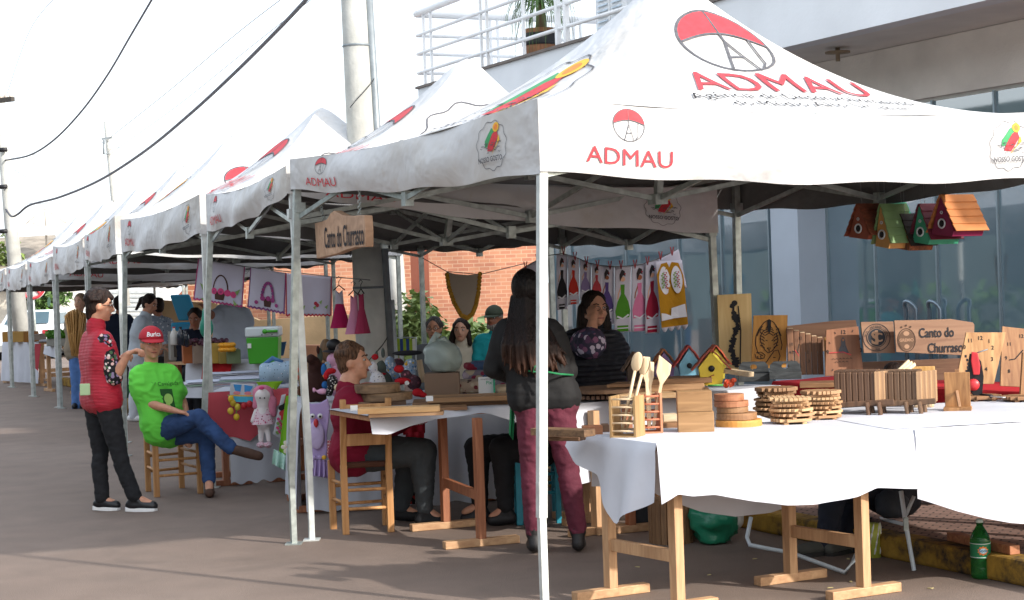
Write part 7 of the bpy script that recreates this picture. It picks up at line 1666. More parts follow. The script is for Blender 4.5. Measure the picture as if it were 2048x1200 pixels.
def person(label, d, joints, fv, top=None, sleeve=1.0, bottom=None, blen=1.0, shoes=None, hair=None, sk=skin, g=1.0, gl=1.0, bust=0, vox=.011, hs=1.0, up=None, belly=0, sleeve_m=None, glasses=False, hands=('l', 'r'), smile=.0, toplen=1.0, neckhi=False, wide=1.0, curl=.5, hpn=None, wr_=.008):
    J = {k: P(v[0], v[1], d + (v[2] if len(v) > 2 else 0)) for k, v in joints.items()}
    fv = V(fv).normalized(); up = V(up).normalized() if up else ZD; up = (up - fv * up.dot(fv)).normalized(); rt = fv.cross(up)
    base = (J['al'] + J['ar']) / 2; base = V((base.x, base.y, 0)); root = thing('person', base, label, 'person')
    H = J['head']; N = J['neck']; fwd = (J['sr'] - J['sl']).cross(ZD); fwd = -fwd if fwd.dot(fv) < 0 else fwd; fwd.z = 0; fwd.normalize(); ax = (rt, fv, up)
    # ---- body (one continuous surface)
    mb = MB(); q = hs
    mb.ell(H + up * .012 * q - fv * .008 * q, .074 * q, .092 * q, .098 * q, 0, ax, 18, 12); mb.ell(H + fv * .026 * q - up * .045 * q, .056 * q, .064 * q, .072 * q, 0, ax, 18, 12)
    mb.ell(H + fv * .064 * q - up * .096 * q, .022 * q, .02 * q, .018 * q, 0, ax)
    mb.cap(H + fv * .083 * q + up * .008 * q, .008 * q, H + fv * .104 * q - up * .028 * q, .0135 * q)
    for s_ in (-1, 1):
        mb.ell(H + rt * s_ * .076 * q - up * .012 * q - fv * .005, .010 * q, .019 * q, .031 * q, 0, ax, 10, 7); mb.ell(H + rt * s_ * .036 * q - up * .035 * q + fv * .058 * q, .024 * q, .02 * q, .022 * q, 0, ax, 10, 7)
        mb.cap(H + rt * s_ * .014 * q + up * .023 * q + fv * .079 * q, .008 * q, H + rt * s_ * .044 * q + up * .022 * q + fv * .066 * q, .008 * q)
    mb.cap(H - up * .06 * q - fv * .012, .053 * q, N, .057 * g); mb.cap(N, .057 * g, lerp(J['sl'], J['sr'], .5) - ZD * .03, .075 * g)
    rows(mb, J, g * .94, 1, bust * .9, fwd=fwd, belly=belly); mb.cap(J['sl'], .05 * g, J['sr'], .05 * g)
    hd = {}
    for s_ in 'lr':
        S_, E, W_ = J['s' + s_], J['e' + s_], J['w' + s_]; m = lerp(E, W_, .3)
        limb(mb, [S_, E, m, W_], [.052 * g, .039 * g, .04 * g, .026 * g])
        if s_ in hands:
            dr = (J['f' + s_] - W_) if 'f' + s_ in J else (W_ - E)
            pn = hpn[s_] if hpn and s_ in hpn else V((0, 0, -1)) if abs(dr.normalized().z) < .8 else fwd
            hand(mb, W_, dr, V(pn), 1 if s_ == 'l' else -1, curl)
        else: mb.cap(W_, .026, W_ + (W_ - E).normalized() * .09, .025)
        hp, kn, an, to = J['h' + s_], J['k' + s_], J['a' + s_], J['t' + s_]; cf = lerp(kn, an, .3) - (to - an).normalized() * .012
        limb(mb, [hp, lerp(hp, kn, .5), kn, cf, an], [.088 * gl, .075 * gl, .054 * gl, .052 * gl, .034]); mb.cap(an, .034, lerp(an, to, .5), .032); mb.cap(lerp(an, to, .4), .034, to, .026)
    b = mb.build('body', sk, root); remesh(b, vox, 3)
    # ---- face
    iris = plain('dark_iris', '#2a1c14', .3); lip = plain('lips', '#99524a', .5); scl = plain('eye_white', '#cfc9c4', .3)
    for s_ in (-1, 1):
        e = H + rt * s_ * .031 * q + up * .004 * q + fv * .0755 * q; eo = MB().ell(e, .0135 * q, .008 * q, .0075 * q, 0, ax, 10, 7).build('eye', scl, root)
        MB().ell(e + fv * .006 * q, .0062 * q, .004 * q, .0065 * q, 0, ax, 8, 6).build('iris', iris, eo)
        MB().tube([H + rt * s_ * .014 * q + up * .026 * q + fv * .086 * q, H + rt * s_ * .032 * q + up * .033 * q + fv * .082 * q, H + rt * s_ * .05 * q + up * .025 * q + fv * .068 * q], .0035 * q, 5).build('eyebrow', (hair or {}).get('mat', iris), root)
    MB().tube([H + rt * x * .024 * q + fv * (.091 - .010 * x * x) * q - up * (.063 - smile * x * x) * q for x in (-1, -.5, 0, .5, 1)], [.002, .0045, .0055, .0045, .002], 6).build('mouth', lip, root)
    if glasses:
        for s_ in (-1, 1): c = H + rt * s_ * .033 * q + fv * .094 * q + up * .002; MB().tube([c + rt * (.025 * math.cos(a)) + up * (.016 * math.sin(a)) for a in [i * PI / 7 for i in range(15)]], .0022, 5).tube([c + rt * s_ * .025, H + rt * s_ * .078 * q + up * .004 + fv * .0], .0022, 5).build('glasses', plain('glasses_frame', '#3c2a26', .3), root)
    # ---- clothes
    if top:
        mb = MB(); rows(mb, J, g, 1, bust, extra=.013 * wide, fwd=fwd, t1=toplen, belly=belly); mb.cap(J['sl'], .06 * g, J['sr'], .06 * g); mb.cap(N - ZD * .02, .062 * g, lerp(J['sl'], J['sr'], .5) - ZD * .03, .085 * g)
        if neckhi: mb.cap(N + up * .02, .066 * g, N - ZD * .03, .07 * g)
        sm = MB() if sleeve_m else mb
        for s_ in 'lr':
            S_, E, W_ = J['s' + s_], J['e' + s_], J['w' + s_]
            if sleeve <= 0: continue
            if sleeve <= 1: limb(sm, [S_, lerp(S_, E, sleeve)], [.060 * g, .055 * g * wide], .004)
            else: limb(sm, [S_, E, lerp(E, W_, sleeve - 1)], [.060 * g, .049 * g, .042 * g], .004)
        if sleeve_m and sleeve > 0: wrinkle(remesh(sm.build('sleeves', sleeve_m, root), vox, 3), .005, 16)
        o = remesh(mb.build('top', top, root), vox, 4); wrinkle(o, wr_, 8)
    if bottom:
        mb = MB(); rows(mb, J, g, 1, 0, t0=.86, extra=-.004)
        for s_ in 'lr':
            hp, kn, an = J['h' + s_], J['k' + s_], J['a' + s_]; to = J['t' + s_]; cf = lerp(kn, an, .3) - (to - an).normalized() * .012
            if blen >= 1: limb(mb, [hp, lerp(hp, kn, .5), kn, cf, lerp(an, kn, .04)], [.097 * gl, .083 * gl, .061 * gl, .06 * gl, .047], .003)
            else: limb(mb, [hp, kn], [.097 * gl, .07 * gl], .003)
        bo = mb.build('trousers', bottom, root); 
        remesh(bo, vox, 3); wrinkle(bo, .006, 14)
    if shoes:
        for s_ in 'lr':
            an, to = J['a' + s_], J['t' + s_]; dr = (to - an); dr = dr.normalized(); mb = MB(); heel = an - dr * .03
            if an.z < .2: to = V((to.x, to.y, .036)); an_ = V((an.x, an.y, .045)); dr = (to - an_).normalized(); heel = an_ - dr * .035; mb.cap(an, .04, heel, .036)
            else: an_ = an
            dn_ = ZD if 'sole_n' not in shoes else V(shoes['sole_n']); sd_ = dr.cross(dn_).normalized(); dn_ = sd_.cross(dr)
            mb.cap(heel, .039, lerp(an_, to, .55), .040); mb.cap(lerp(an_, to, .5), .042, to, .036); mb.cap(an, .038, lerp(an_, to, .5), .036)
            if shoes.get('boot'): mb.cap(an, .05, an + (J['k' + s_] - an).normalized() * .12, .052)
            o = mb.build('shoe', shoes['mat'], root); remesh(o, .009, 3)
            if shoes.get('sole'):
                L = (to - heel).length + .07; c = (heel + to) / 2 - dn_ * .03 + dr * .0
                MB().prism([(x * L / 2, y * .042 * (1 - .15 * (x < 0))) for x, y in ((-1, -.5), (-.9, -.85), (-.4, -.9), (.4, -1.05), (.85, -.8), (1, 0), (.85, .8), (.4, 1.05), (-.4, .9), (-.9, .85), (-1, .5))], c, dr, sd_ * -1 if (dr.cross(sd_ * -1)).z > 0 else sd_, .03).build('sole', shoes['sole'], o, bev=.004)
    if hair:
        mb = MB(); k_ = hair['kind']
        cz_ = hair.get('tufts', 26) > 45; mb.ell(H + up * .030 * q - fv * .020 * q, (.083 if cz_ else .086) * q, .092 * q, .09 * q, 0, ax, 18, 12); mb.ell(H - fv * .038 * q - up * .008 * q, (.074 if cz_ else .08) * q, .062 * q, (.075 if cz_ else .085) * q, 0, ax, 18, 12)
        rr = random.Random(int(d * 100))
        for i in range(hair.get('tufts', 26)):
            a = rr.uniform(0, 2 * PI); t = rr.uniform(.1, 1.4); v = rt * math.cos(a) * math.sin(t) + fv * math.sin(a) * math.sin(t) * (1 if math.sin(a) < 0 else .75) + up * math.cos(t)
            c = H + up * .03 * q - fv * .02 * q + V(v) * .082 * q; tr_ = rr.uniform(.014, .024) if cz_ else .017; mb.cap(c, tr_ * q, c + (V(v) * (.5 if cz_ else .2) - up * .8 + rt * rr.uniform(-.5, .5)).normalized() * .026 * q, tr_ * .55 * q)
        for a_, ra, b_, rb in hair.get('locks', []):
            f3 = lambda w: H + rt * w[0] + fv * w[1] + up * w[2]; mb.cap(f3(a_), ra, f3(b_), rb)
        for (x0, y0, z0, r0, x1, y1, z1, r1) in hair.get('px', []): mb.cap(P(x0, y0, d + z0), r0, P(x1, y1, d + z1), r1)
        remesh(mb.build('hair', hair['mat'], root), vox * .9, 2)
    return root, J, (H, rt, fv, up, q)
def capm(root, fr, mat, label=None, brim=1.0, txt=None, scale=1.0):
    H, rt, fv, up, q = fr; q *= scale; mb = MB()
    def fn(u, v):
        a = u * 2 * PI; t = v * PI / 2; return H + up * .035 * q - fv * .008 * q + rt * (.088 * q * math.cos(a) * math.sin(t)) + fv * (.105 * q * math.sin(a) * math.sin(t)) + up * (.095 * q * math.cos(t))
    mb.grid(fn, 28, 10); c = mb.build('cap', mat, root, sol=.004)
    def fb(u, v):
        a = PI * (.12 + .76 * u); r1 = V((math.cos(a) * .086, math.sin(a) * .10, 0)); s_ = math.sin(PI * u) ** .6; return H + up * (.036 - .022 * v * s_ - .012 * abs(2 * u - 1) * v) * q - fv * .008 * q + rt * r1.x * q * (1 + .02 * v) + fv * (r1.y + .075 * v * s_ * brim) * q
    MB().grid(fb, 18, 5).build('brim', mat, c, sol=.005)
    if txt:
        def ft(u, v, L):
            a = PI / 2 + u / .1; t = PI / 2 - (v + .0) / .1; return H + up * .035 * q - fv * .008 * q + rt * ((.088 * q + L) * math.cos(a) * math.sin(t)) + fv * ((.105 * q + L) * math.sin(a) * math.sin(t)) + up * ((.095 * q + L) * math.cos(t))
        D = Dec(ft, .012); D.text(txt, .05, 0, .022, 0, .025, -1 if (rt.cross(up)).dot(fv) > 0 and 0 else 1); D.build('cap_lettering', white_p, c)
    return c

# --- 1 standing woman in red vest
dk_hair = hairm('dark_brown_hair', '#120c0a', '#30201a'); lt_hair = hairm('brown_hair', '#2d1f18', '#6a4c39'); bl_hair = hairm('black_brown_hair', '#0d0a0a', '#2c1a14', 45); gr_hair = hairm('grey_hair', '#6a6460', '#a8a29a')
floralb = floral('black_floral_blouse', '#0e0e14', ['#c4606a', '#d9b5b0', '#8a7a9a', '#e0d8d4', '#0e0e14', '#4a6a4a'], 38, .5)
redv = quilt('red_quilted_vest', '#b51a32', 30, .4)
r_, J, fr_1 = person('woman standing in red quilted vest, floral blouse and black jeans, seen from the side', 12.7,
    dict(head=(199, 610, 0), neck=(192, 652, 0), sr=(207, 684, -.13), sl=(184, 680, .13), er=(229, 757, -.16), wr=(256, 708, -.2), fr=(272, 700, -.2), el=(222, 750, .12), wl=(246, 716, .02), fl=(262, 702, -.06),
         hr=(214, 806, -.09), hl=(192, 804, .09), kr=(238, 906, -.09), ar=(270, 996, -.07), tr=(306, 1010, -.07), kl=(201, 906, .08), al=(205, 1000, .06), tl=(232, 1008, .05)),
    (.93, .25, -.12), redv, .97, jeans_b, 1, dict(mat=plain('black_leather', '#15151a', .4), sole=white_p), dict(kind='short', mat=dk_hair, tufts=90, locks=[((0, -.05, -.05), .05, (0, -.055, -.09), .035), ((0, .03, .085), .04, (0, .075, .06), .025)]), skin, 1.0, .88, .05, .010, 1.0, wr_=.004, sleeve_m=floralb, glasses=True, neckhi=True, toplen=.95, curl=1.1)
MB().obox(P(170, 779, 12.52), (XD + YD * .3).normalized(), YD, ZD, .036, .005, .042).build('mobile_phone', plain('mint_phone_case', '#a9c79a', .4), label='mint green phone sticking out of the red-vest woman\'s back pocket', cat='phone', bev=.006)
# --- chairs
def rush_chair(label, fl, fr2, bl, br_, mat, seatm, sh=.44, bh=.86, group='wooden ladder-back chairs'):
    P4 = [V((p.x, p.y, 0)) for p in (fl, fr2, br_, bl)]; c = sum(P4, V((0, 0, 0))) / 4; root = thing('wooden_chair', c, label, 'chair', group)
    bkdir = ((P4[2] + P4[3]) / 2 - (P4[0] + P4[1]) / 2).normalized()
    for i, p in enumerate(P4):
        hgt = sh + .01 if i < 2 else bh; tp_ = p + ZD * hgt + (bkdir * .06 if i >= 2 else V((0, 0, 0)))
        mb = MB(); 
        if i >= 2: mb.beam(p, p + ZD * sh, .042, .034, 0, bkdir); mb.beam(p + ZD * (sh - .01), tp_, .038, .03, 0, bkdir)
        else: mb.beam(p, tp_, .042, .042, 0, bkdir)
        mb.build('leg', mat, root, bev=.004)
    mb = MB(); q = [p + (c - p) * .04 for p in P4]; quadtop(mb, q, sh + .012, .035); mb.build('seat', seatm, root, bev=.01)
    for z in (.16, .28):
        for a, b in ((0, 1), (1, 2), (3, 0), (2, 3)):
            MB().tube([P4[a] + ZD * (z + (.04 if a in (1, 3) else 0)), P4[b] + ZD * (z + (.04 if a in (1, 3) else 0))], .011, 7).build('stretcher', mat, root)
    for z in (.60, .79):
        a = P4[2] + ZD * z + bkdir * .06 * (z - sh) / (bh - sh); b = P4[3] + ZD * z + bkdir * .06 * (z - sh) / (bh - sh)
        MB().beam(a, b, .016, .075).build('back_slat', mat, root, bev=.003)
    return root
chw = wood('chair_wood', '#a87442', '#cf9c66', 2, 10)
rush_chair('wooden ladder-back chair with a blue seat under the man in the green shirt', G(314, 994), G(401, 987), G(297, 983), G(364, 976), chw, cloth('blue_woven_seat', '#1f5f9a', wr=40))
rush_chair('wooden ladder-back chair under the woman in maroon, backrest toward the camera', G(667, 1058), G(772, 1050), G(692, 1069), G(782, 1064), chw, cloth('brown_woven_seat', '#4a2e22', wr=40))
# --- 2 man in green shirt
lime = plain('neon_green_shirt', '#66d548', .85, .06, 5, 7, .8)
brs = plain('brown_suede', '#4a3226', .8, .2, 14, 40, .3)
r_, J, fr_2 = person('man seated in neon green shirt, red cap and blue jeans, legs crossed', 13.5,
    dict(head=(303, 687, 0), neck=(302, 728, .02), sr=(276, 752, -.05), sl=(340, 748, .08), er=(292, 806, -.12), wr=(352, 822, -.22), fr=(372, 826, -.22), el=(366, 806, .2), wl=(376, 862, .1), fl=(378, 895, .05),
         hr=(316, 862, -.05), hl=(338, 866, .1), kr=(398, 834, -.22), ar=(464, 898, -.28), tr=(518, 912, -.3), kl=(412, 868, -.02), al=(418, 962, -.1), tl=(419, 986, -.22)),
    (.42, -.9, -.02), lime, .62, jeans_n, 1, dict(mat=brs), dict(kind='short', mat=gr_hair, tufts=10), skin, .92, .95, 0, .010, 1.02, belly=.02, wide=1.3, curl=.35, wr_=.009, hpn={'r': (0, 0, -1), 'l': (0, -1, 0)})
capm(r_, fr_2, plain('red_cap', '#b0202f', .8, .08, 10), txt='Burica', scale=1.03)
ms = (J['sl'] + J['sr']) / 2; mh = (J['hl'] + J['hr']) / 2; ux = (J['sl'] - J['sr']); ux.z = 0; ux.normalize(); uz = (ms - mh).normalized(); fn_ = ux.cross(uz); fn_ = fn_ if fn_.y < 0 else -fn_
c = lerp(ms, mh, .45) + ux * .03
def shf(u, v, L):
    w = abs(u) ; return c + ux * u + uz * v + fn_ * (.128 - u * u * 1.6 + .0 + L * .5 + (.012 if v > -.05 else .014))
D = Dec(shf, .02); D.text('IV Cavalgada', .042, 0, .115, 0, .004); D.poly([(-.05, -.06), (.05, -.07), (.045, .085), (-.05, .09)], 0); D.circ(.005, .01, .035, 1, 14, 1.2); D.poly([(-.03, -.05), (.02, -.055), (.0, -.02), (-.02, -.02)], 1); D.text('Familia', .035, .01, -.115, 0, .004); D.build('shirt_print', [plain('dark_green_print', '#1f5a24', .8), plain('pale_green_print', '#9fd06a', .8)], r_)
# --- 3 woman in maroon
mar = cloth('maroon_sweater', '#7a1730', wr=9, wst=.6)
r_, J, fr_3 = person('woman seated in maroon sweater and grey trousers, short brown hair, smiling in profile', 11.45,
    dict(head=(706, 722, 0), neck=(697, 772, 0), sr=(699, 806, -.19), sl=(712, 800, .19), er=(762, 868, -.16), wr=(812, 838, .02), fr=(835, 834, .1), el=(760, 862, .22), wl=(812, 832, .16), fl=(836, 830, .18),
         hr=(704, 908, -.12), hl=(710, 906, .12), kr=(848, 902, -.14), ar=(850, 1020, -.12), tr=(884, 1040, -.12), kl=(826, 900, .12), al=(802, 1016, .16), tl=(832, 1028, .16)),
    (.97, -.12, .04), mar, 1.9, plain('dark_grey_trousers', '#3b4145', .85, .15, 10, 20, .4), 1, dict(mat=plain('black_suede', '#0f1116', .7)), dict(kind='short', mat=hairm('short_brown_hair', '#33241b', '#7a5a44', 50), tufts=60, locks=[((0, .0, .09), .045, (.0, .055, .07), .03), ((0, -.07, -.03), .04, (0, -.06, -.075), .03)]), skin, 1.28, 1.28, .06, .010, 1.08, smile=.012, belly=.02)
# --- 4 long-haired woman from behind
blk = plain('black_top', '#0b0b0e', .8, .2, 8, 12, .5)
r_, J, fr_4 = person('woman standing with very long brown hair, black top and maroon jeans, seen from behind', 10.1,
    dict(head=(1052, 580, .02), neck=(1056, 628, .0), sl=(1008, 662, .0), sr=(1108, 664, .02), el=(984, 738, .02), wl=(1018, 752, .25), fl=(1036, 742, .32), er=(1138, 742, .06), wr=(1122, 752, .3), fr=(1110, 742, .36),
         hl=(1066, 808, 0), hr=(1116, 808, 0), kl=(1064, 938, .0), al=(1068, 1066, .0), tl=(1064, 1088, .12), kr=(1136, 938, .0), ar=(1156, 1062, .0), tr=(1160, 1086, .12)),
    (-.15, .97, -.12), blk, 1.85, jeans_m, 1, dict(mat=plain('black_boot', '#1a1718', .6, .2, 10, 20, .4), boot=1), None, skin, .96, .98, 0, .010, 1.0, toplen=.9, curl=.7, wr_=.005)
# long straight hair: a volume of strands down the back
hl_m = None
def longhair_mat():
    m, n, l, b = nodes('long_brown_hair'); vec = coords(n, l, (70, 70, 2.2)); t = tex(n, l, 'Noise', 1.6, vec, Detail=4.0)
    g_ = n.new('ShaderNodeTexCoord'); s_ = n.new('ShaderNodeSeparateXYZ'); l.new(g_.outputs['Generated'], s_.inputs[0])
    tip = ramp(n, l, s_.outputs[2], [(.05, hx('#43291c')), (.35, hx('#1d1210')), (1, hx('#0d0a0a'))])
    l.new(mixc(n, l, .8, tip, ramp(n, l, t.outputs[0], [(.35, g(.35)), (.7, g(1.5))]), 'MULTIPLY'), b.inputs['Base Color']); b.inputs['Specular IOR Level'].default_value = .25; b.inputs['Roughness'].default_value = .5; bump(n, l, b, t.outputs[0], .9, .012); return m
mb = MB(); H, rt, fv, up, q = fr_4
mb.ell(H + up * .018 - fv * .012, .089, .105, .108, 0, (rt, fv, up), 18, 12)
hx0 = [P(x, y, 10.1 + z) for x, y, z in ((1050, 600, -.06), (1054, 660, -.13), (1064, 720, -.16), (1078, 770, -.15))]
rr = random.Random(3)
for i in range(84):
    t = (i + .5) / 84; a = (t - .5) * 2; e = 700 + 46 * math.cos(a * 1.1) + rr.uniform(-16, 12)
    p0 = P(1051 + a * 24, 590 + 6 * abs(a), 10.1 - .05 + .07 * abs(a)); p1 = P(1052 + a * 33, 640, 10.1 - .10 + .06 * abs(a)); p2 = P(1060 + a * 56, 690, 10.1 - .165 + .05 * abs(a)); p3 = P(1070 + a * 68 + rr.uniform(-3, 3), e, 10.1 - .16 + .05 * abs(a))
    dz_ = YD * rr.uniform(-.012, .012); mb.cap(p0, .022, p1, .018, 0, 8); mb.cap(p1, .018, p2 + dz_, .011, 0, 8); mb.cap(p2 + dz_, .011, p3 + dz_ * 2, .005, 0, 8)
remesh(mb.build('hair', longhair_mat(), r_), .006, 3)
agr = plain('green_apron', '#1d7a4a', .8, .1, 8)
ms_ = P(1078, 742, 9.95)
MB().tube([P(1146, 750, 10.05), P(1118, 748, 9.93), P(1083, 742, 9.93), P(1058, 742, 9.95), P(1030, 744, 10.1)], .006, 6).tube([P(1083, 742, 9.92), P(1070, 732, 9.91), P(1066, 744, 9.92), P(1083, 742, 9.92), P(1092, 775, 9.93)], .006, 6).tube([P(1083, 742, 9.92), P(1082, 790, 9.93)], .006, 6).build('apron_strings', agr, r_)
strip([(1034, 748), (1024, 752)], [(1026, 880), (1018, 868)], 10.16, .01, 2).build('apron_panel', agr, r_, sol=.004)
MB().ell(P(1018, 728, 10.42), .03, .03, .05).build('small_plastic_bag', plain('cloudy_white', '#b9b6b6', .4, .1, 8, 12, .8), label='small clear bag of goods held by the long-haired woman', cat='bag')
# --- 5 woman in black puffer vest
puf = quilt('black_puffer', '#191b24', 9, 1.0); swirl = floral('purple_swirl_sleeve', '#3a3348', ['#8a5a78', '#2a2a3a', '#c4b8c8', '#5a3a58', '#3a3a55'], 26, .6)
r_, J, fr_5 = person('woman in black puffer vest with glasses and dark curly hair, hand raised to her face', 12.3,
    dict(head=(1190, 617, 0), neck=(1184, 660, .03), sr=(1156, 688, -.02), sl=(1216, 690, .08), er=(1180, 686, -.26), wr=(1186, 638, -.20), fr=(1182, 606, -.13), el=(1230, 760, .08), wl=(1222, 822, -.02), fl=(1222, 850, -.02),
         hr=(1172, 828, .0), hl=(1214, 828, .06), kr=(1172, 930, 0), ar=(1172, 1000, 0), tr=(1170, 1010, -.12), kl=(1214, 930, .06), al=(1214, 1000, .06), tl=(1216, 1010, -.06)),
    (.42, -.9, .0), puf, 1.0, jeans_b, 1, dict(mat=black_m), dict(kind='long', mat=dk_hair, tufts=40, locks=[((-.07, -.03, .0), .05, (-.09, -.03, -.12), .045), ((.075, -.03, .0), .045, (.09, -.03, -.13), .045), ((.09, -.02, -.13), .045, (.09, .03, -.23), .03), ((-.09, -.03, -.12), .05, (-.10, -.04, -.2), .04), ((.0, -.06, .0), .07, (.0, -.08, -.15), .07), ((.1, .0, -.15), .03, (.10, .05, -.25), .022)]), skin, 1.22, 1.05, .06, .010, 1.05, sleeve_m=swirl, glasses=True, neckhi=True, curl=.6, wide=1.6, hpn={'r': (.3, .8, 0)})
# --- 6 seated person behind table D (legs in view)
person('person in black trousers seated behind the reddish table, hidden by the long-haired woman', 11.3,
    dict(head=(1082, 700, .1), neck=(1082, 742, .1), sr=(1084, 768, -.06), sl=(1084, 766, .26), er=(1060, 830, -.08), wr=(1034, 868, 0), el=(1060, 830, .26), wl=(1034, 868, .2),
         hr=(1080, 898, 0), hl=(1082, 896, .2), kr=(1000, 896, -.05), ar=(1012, 1018, -.04), tr=(984, 1034, -.04), kl=(950, 894, .18), al=(960, 1012, .1), tl=(930, 1024, .1)),
    (-.95, -.1, 0), blk, 1.9, jeans_b, 1, dict(mat=black_m), dict(kind='short', mat=dk_hair), skin, 1, 1.1, .04, .013)
tq = plain('turquoise_paint', '#2f8fa3', .5, .12, 8)
rush_chair('turquoise painted chair behind the long-haired woman\'s legs', G(1040, 1050), G(1036, 1028), G(1118, 1046), G(1110, 1024), tq, tq, .44, .80)
# --- 7-9 seated in the background
grc = cloth('grey_cardigan', '#6b7076', wr=9); crm = cloth('cream_knit', '#b9b2a2', wr=20); tel = cloth('teal_shirt', '#1f8f97', wr=8)
def seated_bg(label, x, y, d, fv, topm, hair, sk_=skin, w=28, **k):
    return person(label, d, dict(head=(x, y, 0), neck=(x + 2, y + 27, .02), sr=(x - w, y + 48, 0), sl=(x + w + 3, y + 47, .04), er=(x - w - 7, y + 98, -.08), wr=(x - 6, y + 122, -.28), el=(x + w + 10, y + 98, -.05), wl=(x + 10, y + 124, -.28),
        hr=(x - 14, y + 136, .05), hl=(x + 16, y + 136, .05), kr=(x - 18, y + 142, -.38), ar=(x - 18, y + 232, -.36), tr=(x - 20, y + 240, -.48), kl=(x + 18, y + 142, -.38), al=(x + 18, y + 232, -.36), tl=(x + 20, y + 240, -.48)), fv, topm, 1.85, jeans_n, 1, dict(mat=black_m), hair, sk_, vox=.014, **k)
seated_bg('woman with glasses and grey cardigan seated far behind, left of the plastic bag', 868, 657, 17.4, (-.15, -.97, -.02), grc, dict(kind='b', mat=hairm('greying_hair', '#2c2a2c', '#5f5c5c')), glasses=True, bust=.04)
seated_bg('woman in cream sweater with dark ponytail seated in the background', 922, 660, 17.4, (-.12, -.97, 0), crm, dict(kind='b', mat=dk_hair, locks=[((.07, -.02, -.02), .04, (.11, .0, -.14), .035), ((-.07, -.02, -.02), .03, (-.09, .02, -.14), .025)]), skin_p, bust=.04, w=25, neckhi=True)
r_, J, fr_9 = seated_bg('bearded man in teal shirt and dark green cap seated in the background', 988, 636, 17.4, (-.38, -.9, -.02), tel, dict(kind='b', mat=gr_hair, tufts=6, locks=[((-.03, .07, -.085), .028, (.03, .07, -.085), .028), ((-.05, .04, -.06), .02, (.05, .04, -.06), .02)]), skin_d)
capm(r_, fr_9, plain('olive_cap', '#3a4436', .8, .1, 8), brim=.8)
for i, x in enumerate((868, 924, 990)):
    p = P(x, 800, 17.6); p.z = 0; ch = thing('plastic_chair', p, ('dark plastic chair under the woman with glasses', 'dark plastic chair under the woman in the cream sweater', 'dark plastic chair under the bearded man')[i], 'chair', 'dark chairs of the people seated in the background'); m_ = plain('navy_chair', '#1d2436', .5)
    MB().box((p.x, p.y - .1, .4), (.42, .42, .03)).build('seat', m_, ch, bev=.01); MB().obox(p + V((.05, .16, .66)), XD, (YD - ZD * .1).normalized(), ZD, .22, .012, .2).build('backrest', m_, ch, bev=.01)
    for sx in (-.18, .18):
        for sy in (-.28, .1): MB().beam((p.x + sx, p.y + sy, 0), (p.x + sx, p.y + sy, .4), .03, .03).build('leg', m_, ch)
# --- 10 man under the table
nav = plain('navy_trousers', '#161c2c', .85, .2, 10, 20, .4)
person('man sitting low behind the barrel planters, navy trousers, only the top of his head showing', 9.85,
    dict(head=(1790, 768, 0), neck=(1796, 815, 0), sr=(1762, 838, -.06), sl=(1836, 842, .1), er=(1745, 905, -.06), wr=(1712, 940, -.02), el=(1850, 910, .1), wl=(1800, 950, .0),
         hr=(1770, 985, 0), hl=(1800, 990, .15), kr=(1664, 968, -.1), ar=(1650, 1096, -.16), tr=(1604, 1112, -.2), kl=(1690, 972, .15), al=(1700, 1096, -.1), tl=(1660, 1112, -.2)),
    (-.6, -.8, -.1), cloth('dark_sweater', '#23262e'), 1.9, nav, 1, dict(mat=plain('grey_sneaker', '#4c4d48', .8), sole=plain('dark_sole', '#2a2a2a', .8)), dict(kind='s', mat=gr_hair if 0 else dk_hair), skin, 1.05, 1.1, 0, .013)
# --- 11.. people farther left
wct = cloth('white_coat', '#b9c2cb', wr=6); wtr = cloth('white_trousers', '#c9cfd8')
person('woman in long white coat with dark ponytail, looking down at a stall', 21.3,
    dict(head=(300, 607, 0), neck=(291, 634, .02), sr=(281, 648, -.15), sl=(290, 646, .15), er=(288, 690, -.18), wr=(318, 694, -.2), el=(300, 690, .15), wl=(326, 690, .1), hr=(276, 722, -.08), hl=(280, 722, .08), kr=(272, 782, -.08), ar=(266, 834, -.08), tr=(282, 842, -.08), kl=(282, 782, .08), al=(280, 836, .08), tl=(296, 842, .08)),
    (.85, -.3, -.4), wct, 1.95, wtr, 1, dict(mat=white_p), dict(kind='pony', mat=dk_hair, locks=[((0, -.09, .03), .035, (0, -.13, .0), .035), ((0, -.13, .0), .03, (0, -.15, -.14), .02)]), skin, 1.05, 1.05, .04, .014, neckhi=True, wide=1.5)
person('person in navy shirt seen from behind between the tent legs, far stall', 24.2,
    dict(head=(240, 608, 0), neck=(239, 628, 0), sr=(254, 640, 0), sl=(224, 640, 0), er=(258, 668, 0), wr=(256, 690, .1), el=(220, 668, 0), wl=(224, 690, .1), hr=(246, 702, 0), hl=(232, 702, 0), kr=(246, 756, 0), ar=(246, 812, 0), tr=(246, 818, .1), kl=(232, 756, 0), al=(232, 812, 0), tl=(232, 818, .1)),
    (.1, .99, 0), cloth('navy_shirt', '#20283a'), .9, jeans_b, 1, dict(mat=black_m), dict(kind='s', mat=dk_hair), skin_d, .95, 1, 0, .016)
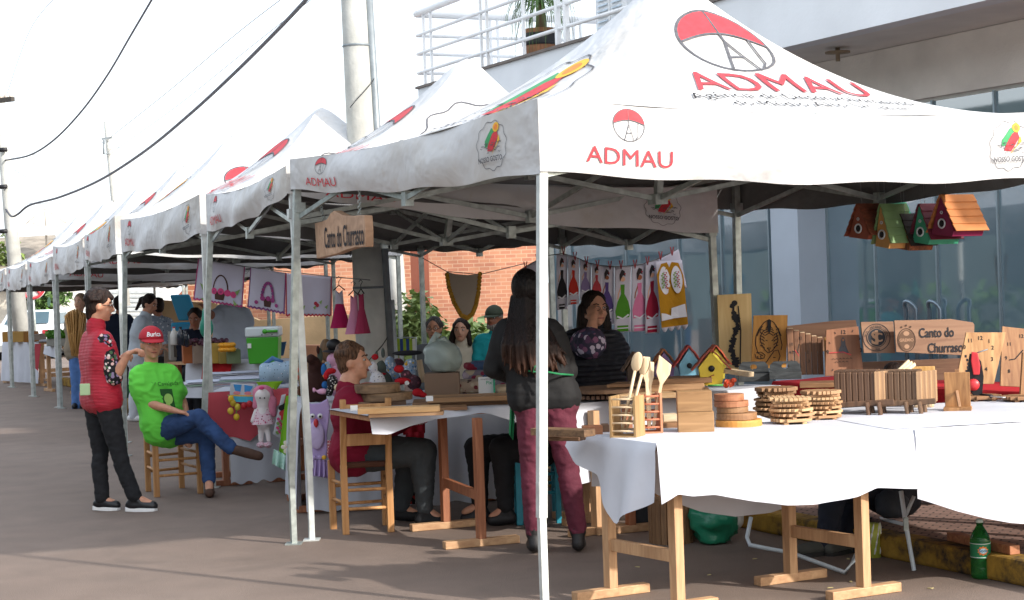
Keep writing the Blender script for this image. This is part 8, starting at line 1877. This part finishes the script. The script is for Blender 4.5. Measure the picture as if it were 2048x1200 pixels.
person('woman with dark hair bun and patterned top beyond the white-coated woman', 23.5,
    dict(head=(314, 613, 0), neck=(317, 632, 0), sr=(306, 644, 0), sl=(330, 646, 0), er=(302, 672, 0), wr=(310, 692, -.1), el=(334, 672, 0), wl=(326, 692, -.1), hr=(312, 704, 0), hl=(326, 704, 0), kr=(312, 760, 0), ar=(312, 818, 0), tr=(312, 824, .1), kl=(326, 760, 0), al=(326, 818, 0), tl=(326, 824, .1)),
    (-.7, .5, 0), floral('grey_print_top', '#8d98a8', ['#c9ced6', '#5f6a80', '#a3adbb'], 30, .4), .6, jeans_b, 1, dict(mat=black_m), dict(kind='bun', mat=dk_hair, locks=[((0, -.06, .07), .045, (0, -.08, .08), .04)]), skin_d, .95, 1, 0, .016)
person('seated person in dark navy clothes behind the fruit boxes, head lowered', 20.6,
    dict(head=(390, 636, 0), neck=(387, 660, 0), sr=(370, 674, 0), sl=(404, 674, 0), er=(362, 706, -.05), wr=(376, 722, -.15), el=(408, 706, 0), wl=(396, 722, -.15), hr=(378, 745, 0), hl=(396, 745, 0), kr=(376, 750, -.35), ar=(376, 830, -.35), tr=(374, 836, -.45), kl=(398, 750, -.35), al=(398, 830, -.35), tl=(400, 836, -.45)),
    (-.1, -.95, -.3), cloth('navy_knit', '#151b2a'), 1.9, jeans_b, 1, dict(mat=black_m), dict(kind='s', mat=bl_hair), skin_d, 1, 1, 0, .015)
person('vendor in light grey shirt reaching an arm up behind the hanging cloths', 20.4,
    dict(head=(462, 590, 0), neck=(466, 614, 0), sr=(446, 626, 0), sl=(484, 630, 0), er=(428, 634, -.12), wr=(410, 615, -.3), el=(490, 668, 0), wl=(476, 694, -.1), hr=(452, 706, 0), hl=(474, 706, 0), kr=(452, 765, 0), ar=(452, 842, 0), tr=(450, 848, -.1), kl=(474, 765, 0), al=(474, 842, 0), tl=(474, 848, -.1)),
    (-.5, -.85, -.1), cloth('light_grey_shirt', '#a7adb9', wr=8), .7, jeans_n, 1, dict(mat=black_m), dict(kind='s', mat=dk_hair), skin_d, 1.1, 1, 0, .015, wide=1.4)
person('fair-haired person half hidden behind the red-vest woman, by the straw brooms', 24.0,
    dict(head=(160, 604, 0), neck=(158, 624, 0), sr=(146, 638, 0), sl=(174, 638, 0), er=(142, 668, 0), wr=(150, 690, -.1), el=(178, 668, 0), wl=(170, 690, -.1), hr=(152, 706, 0), hl=(166, 706, 0), kr=(152, 770, 0), ar=(152, 848, 0), tr=(150, 852, -.1), kl=(166, 770, 0), al=(166, 848, 0), tl=(166, 852, -.1)),
    (-.3, -.9, 0), cloth('ochre_top', '#8d8272'), .9, plain('light_jeans', '#4f74ad', .85), 1, dict(mat=black_m), dict(kind='s', mat=hairm('fair_hair', '#6a5544', '#9c8468')), skin_p, .95, 1, 0, .016)
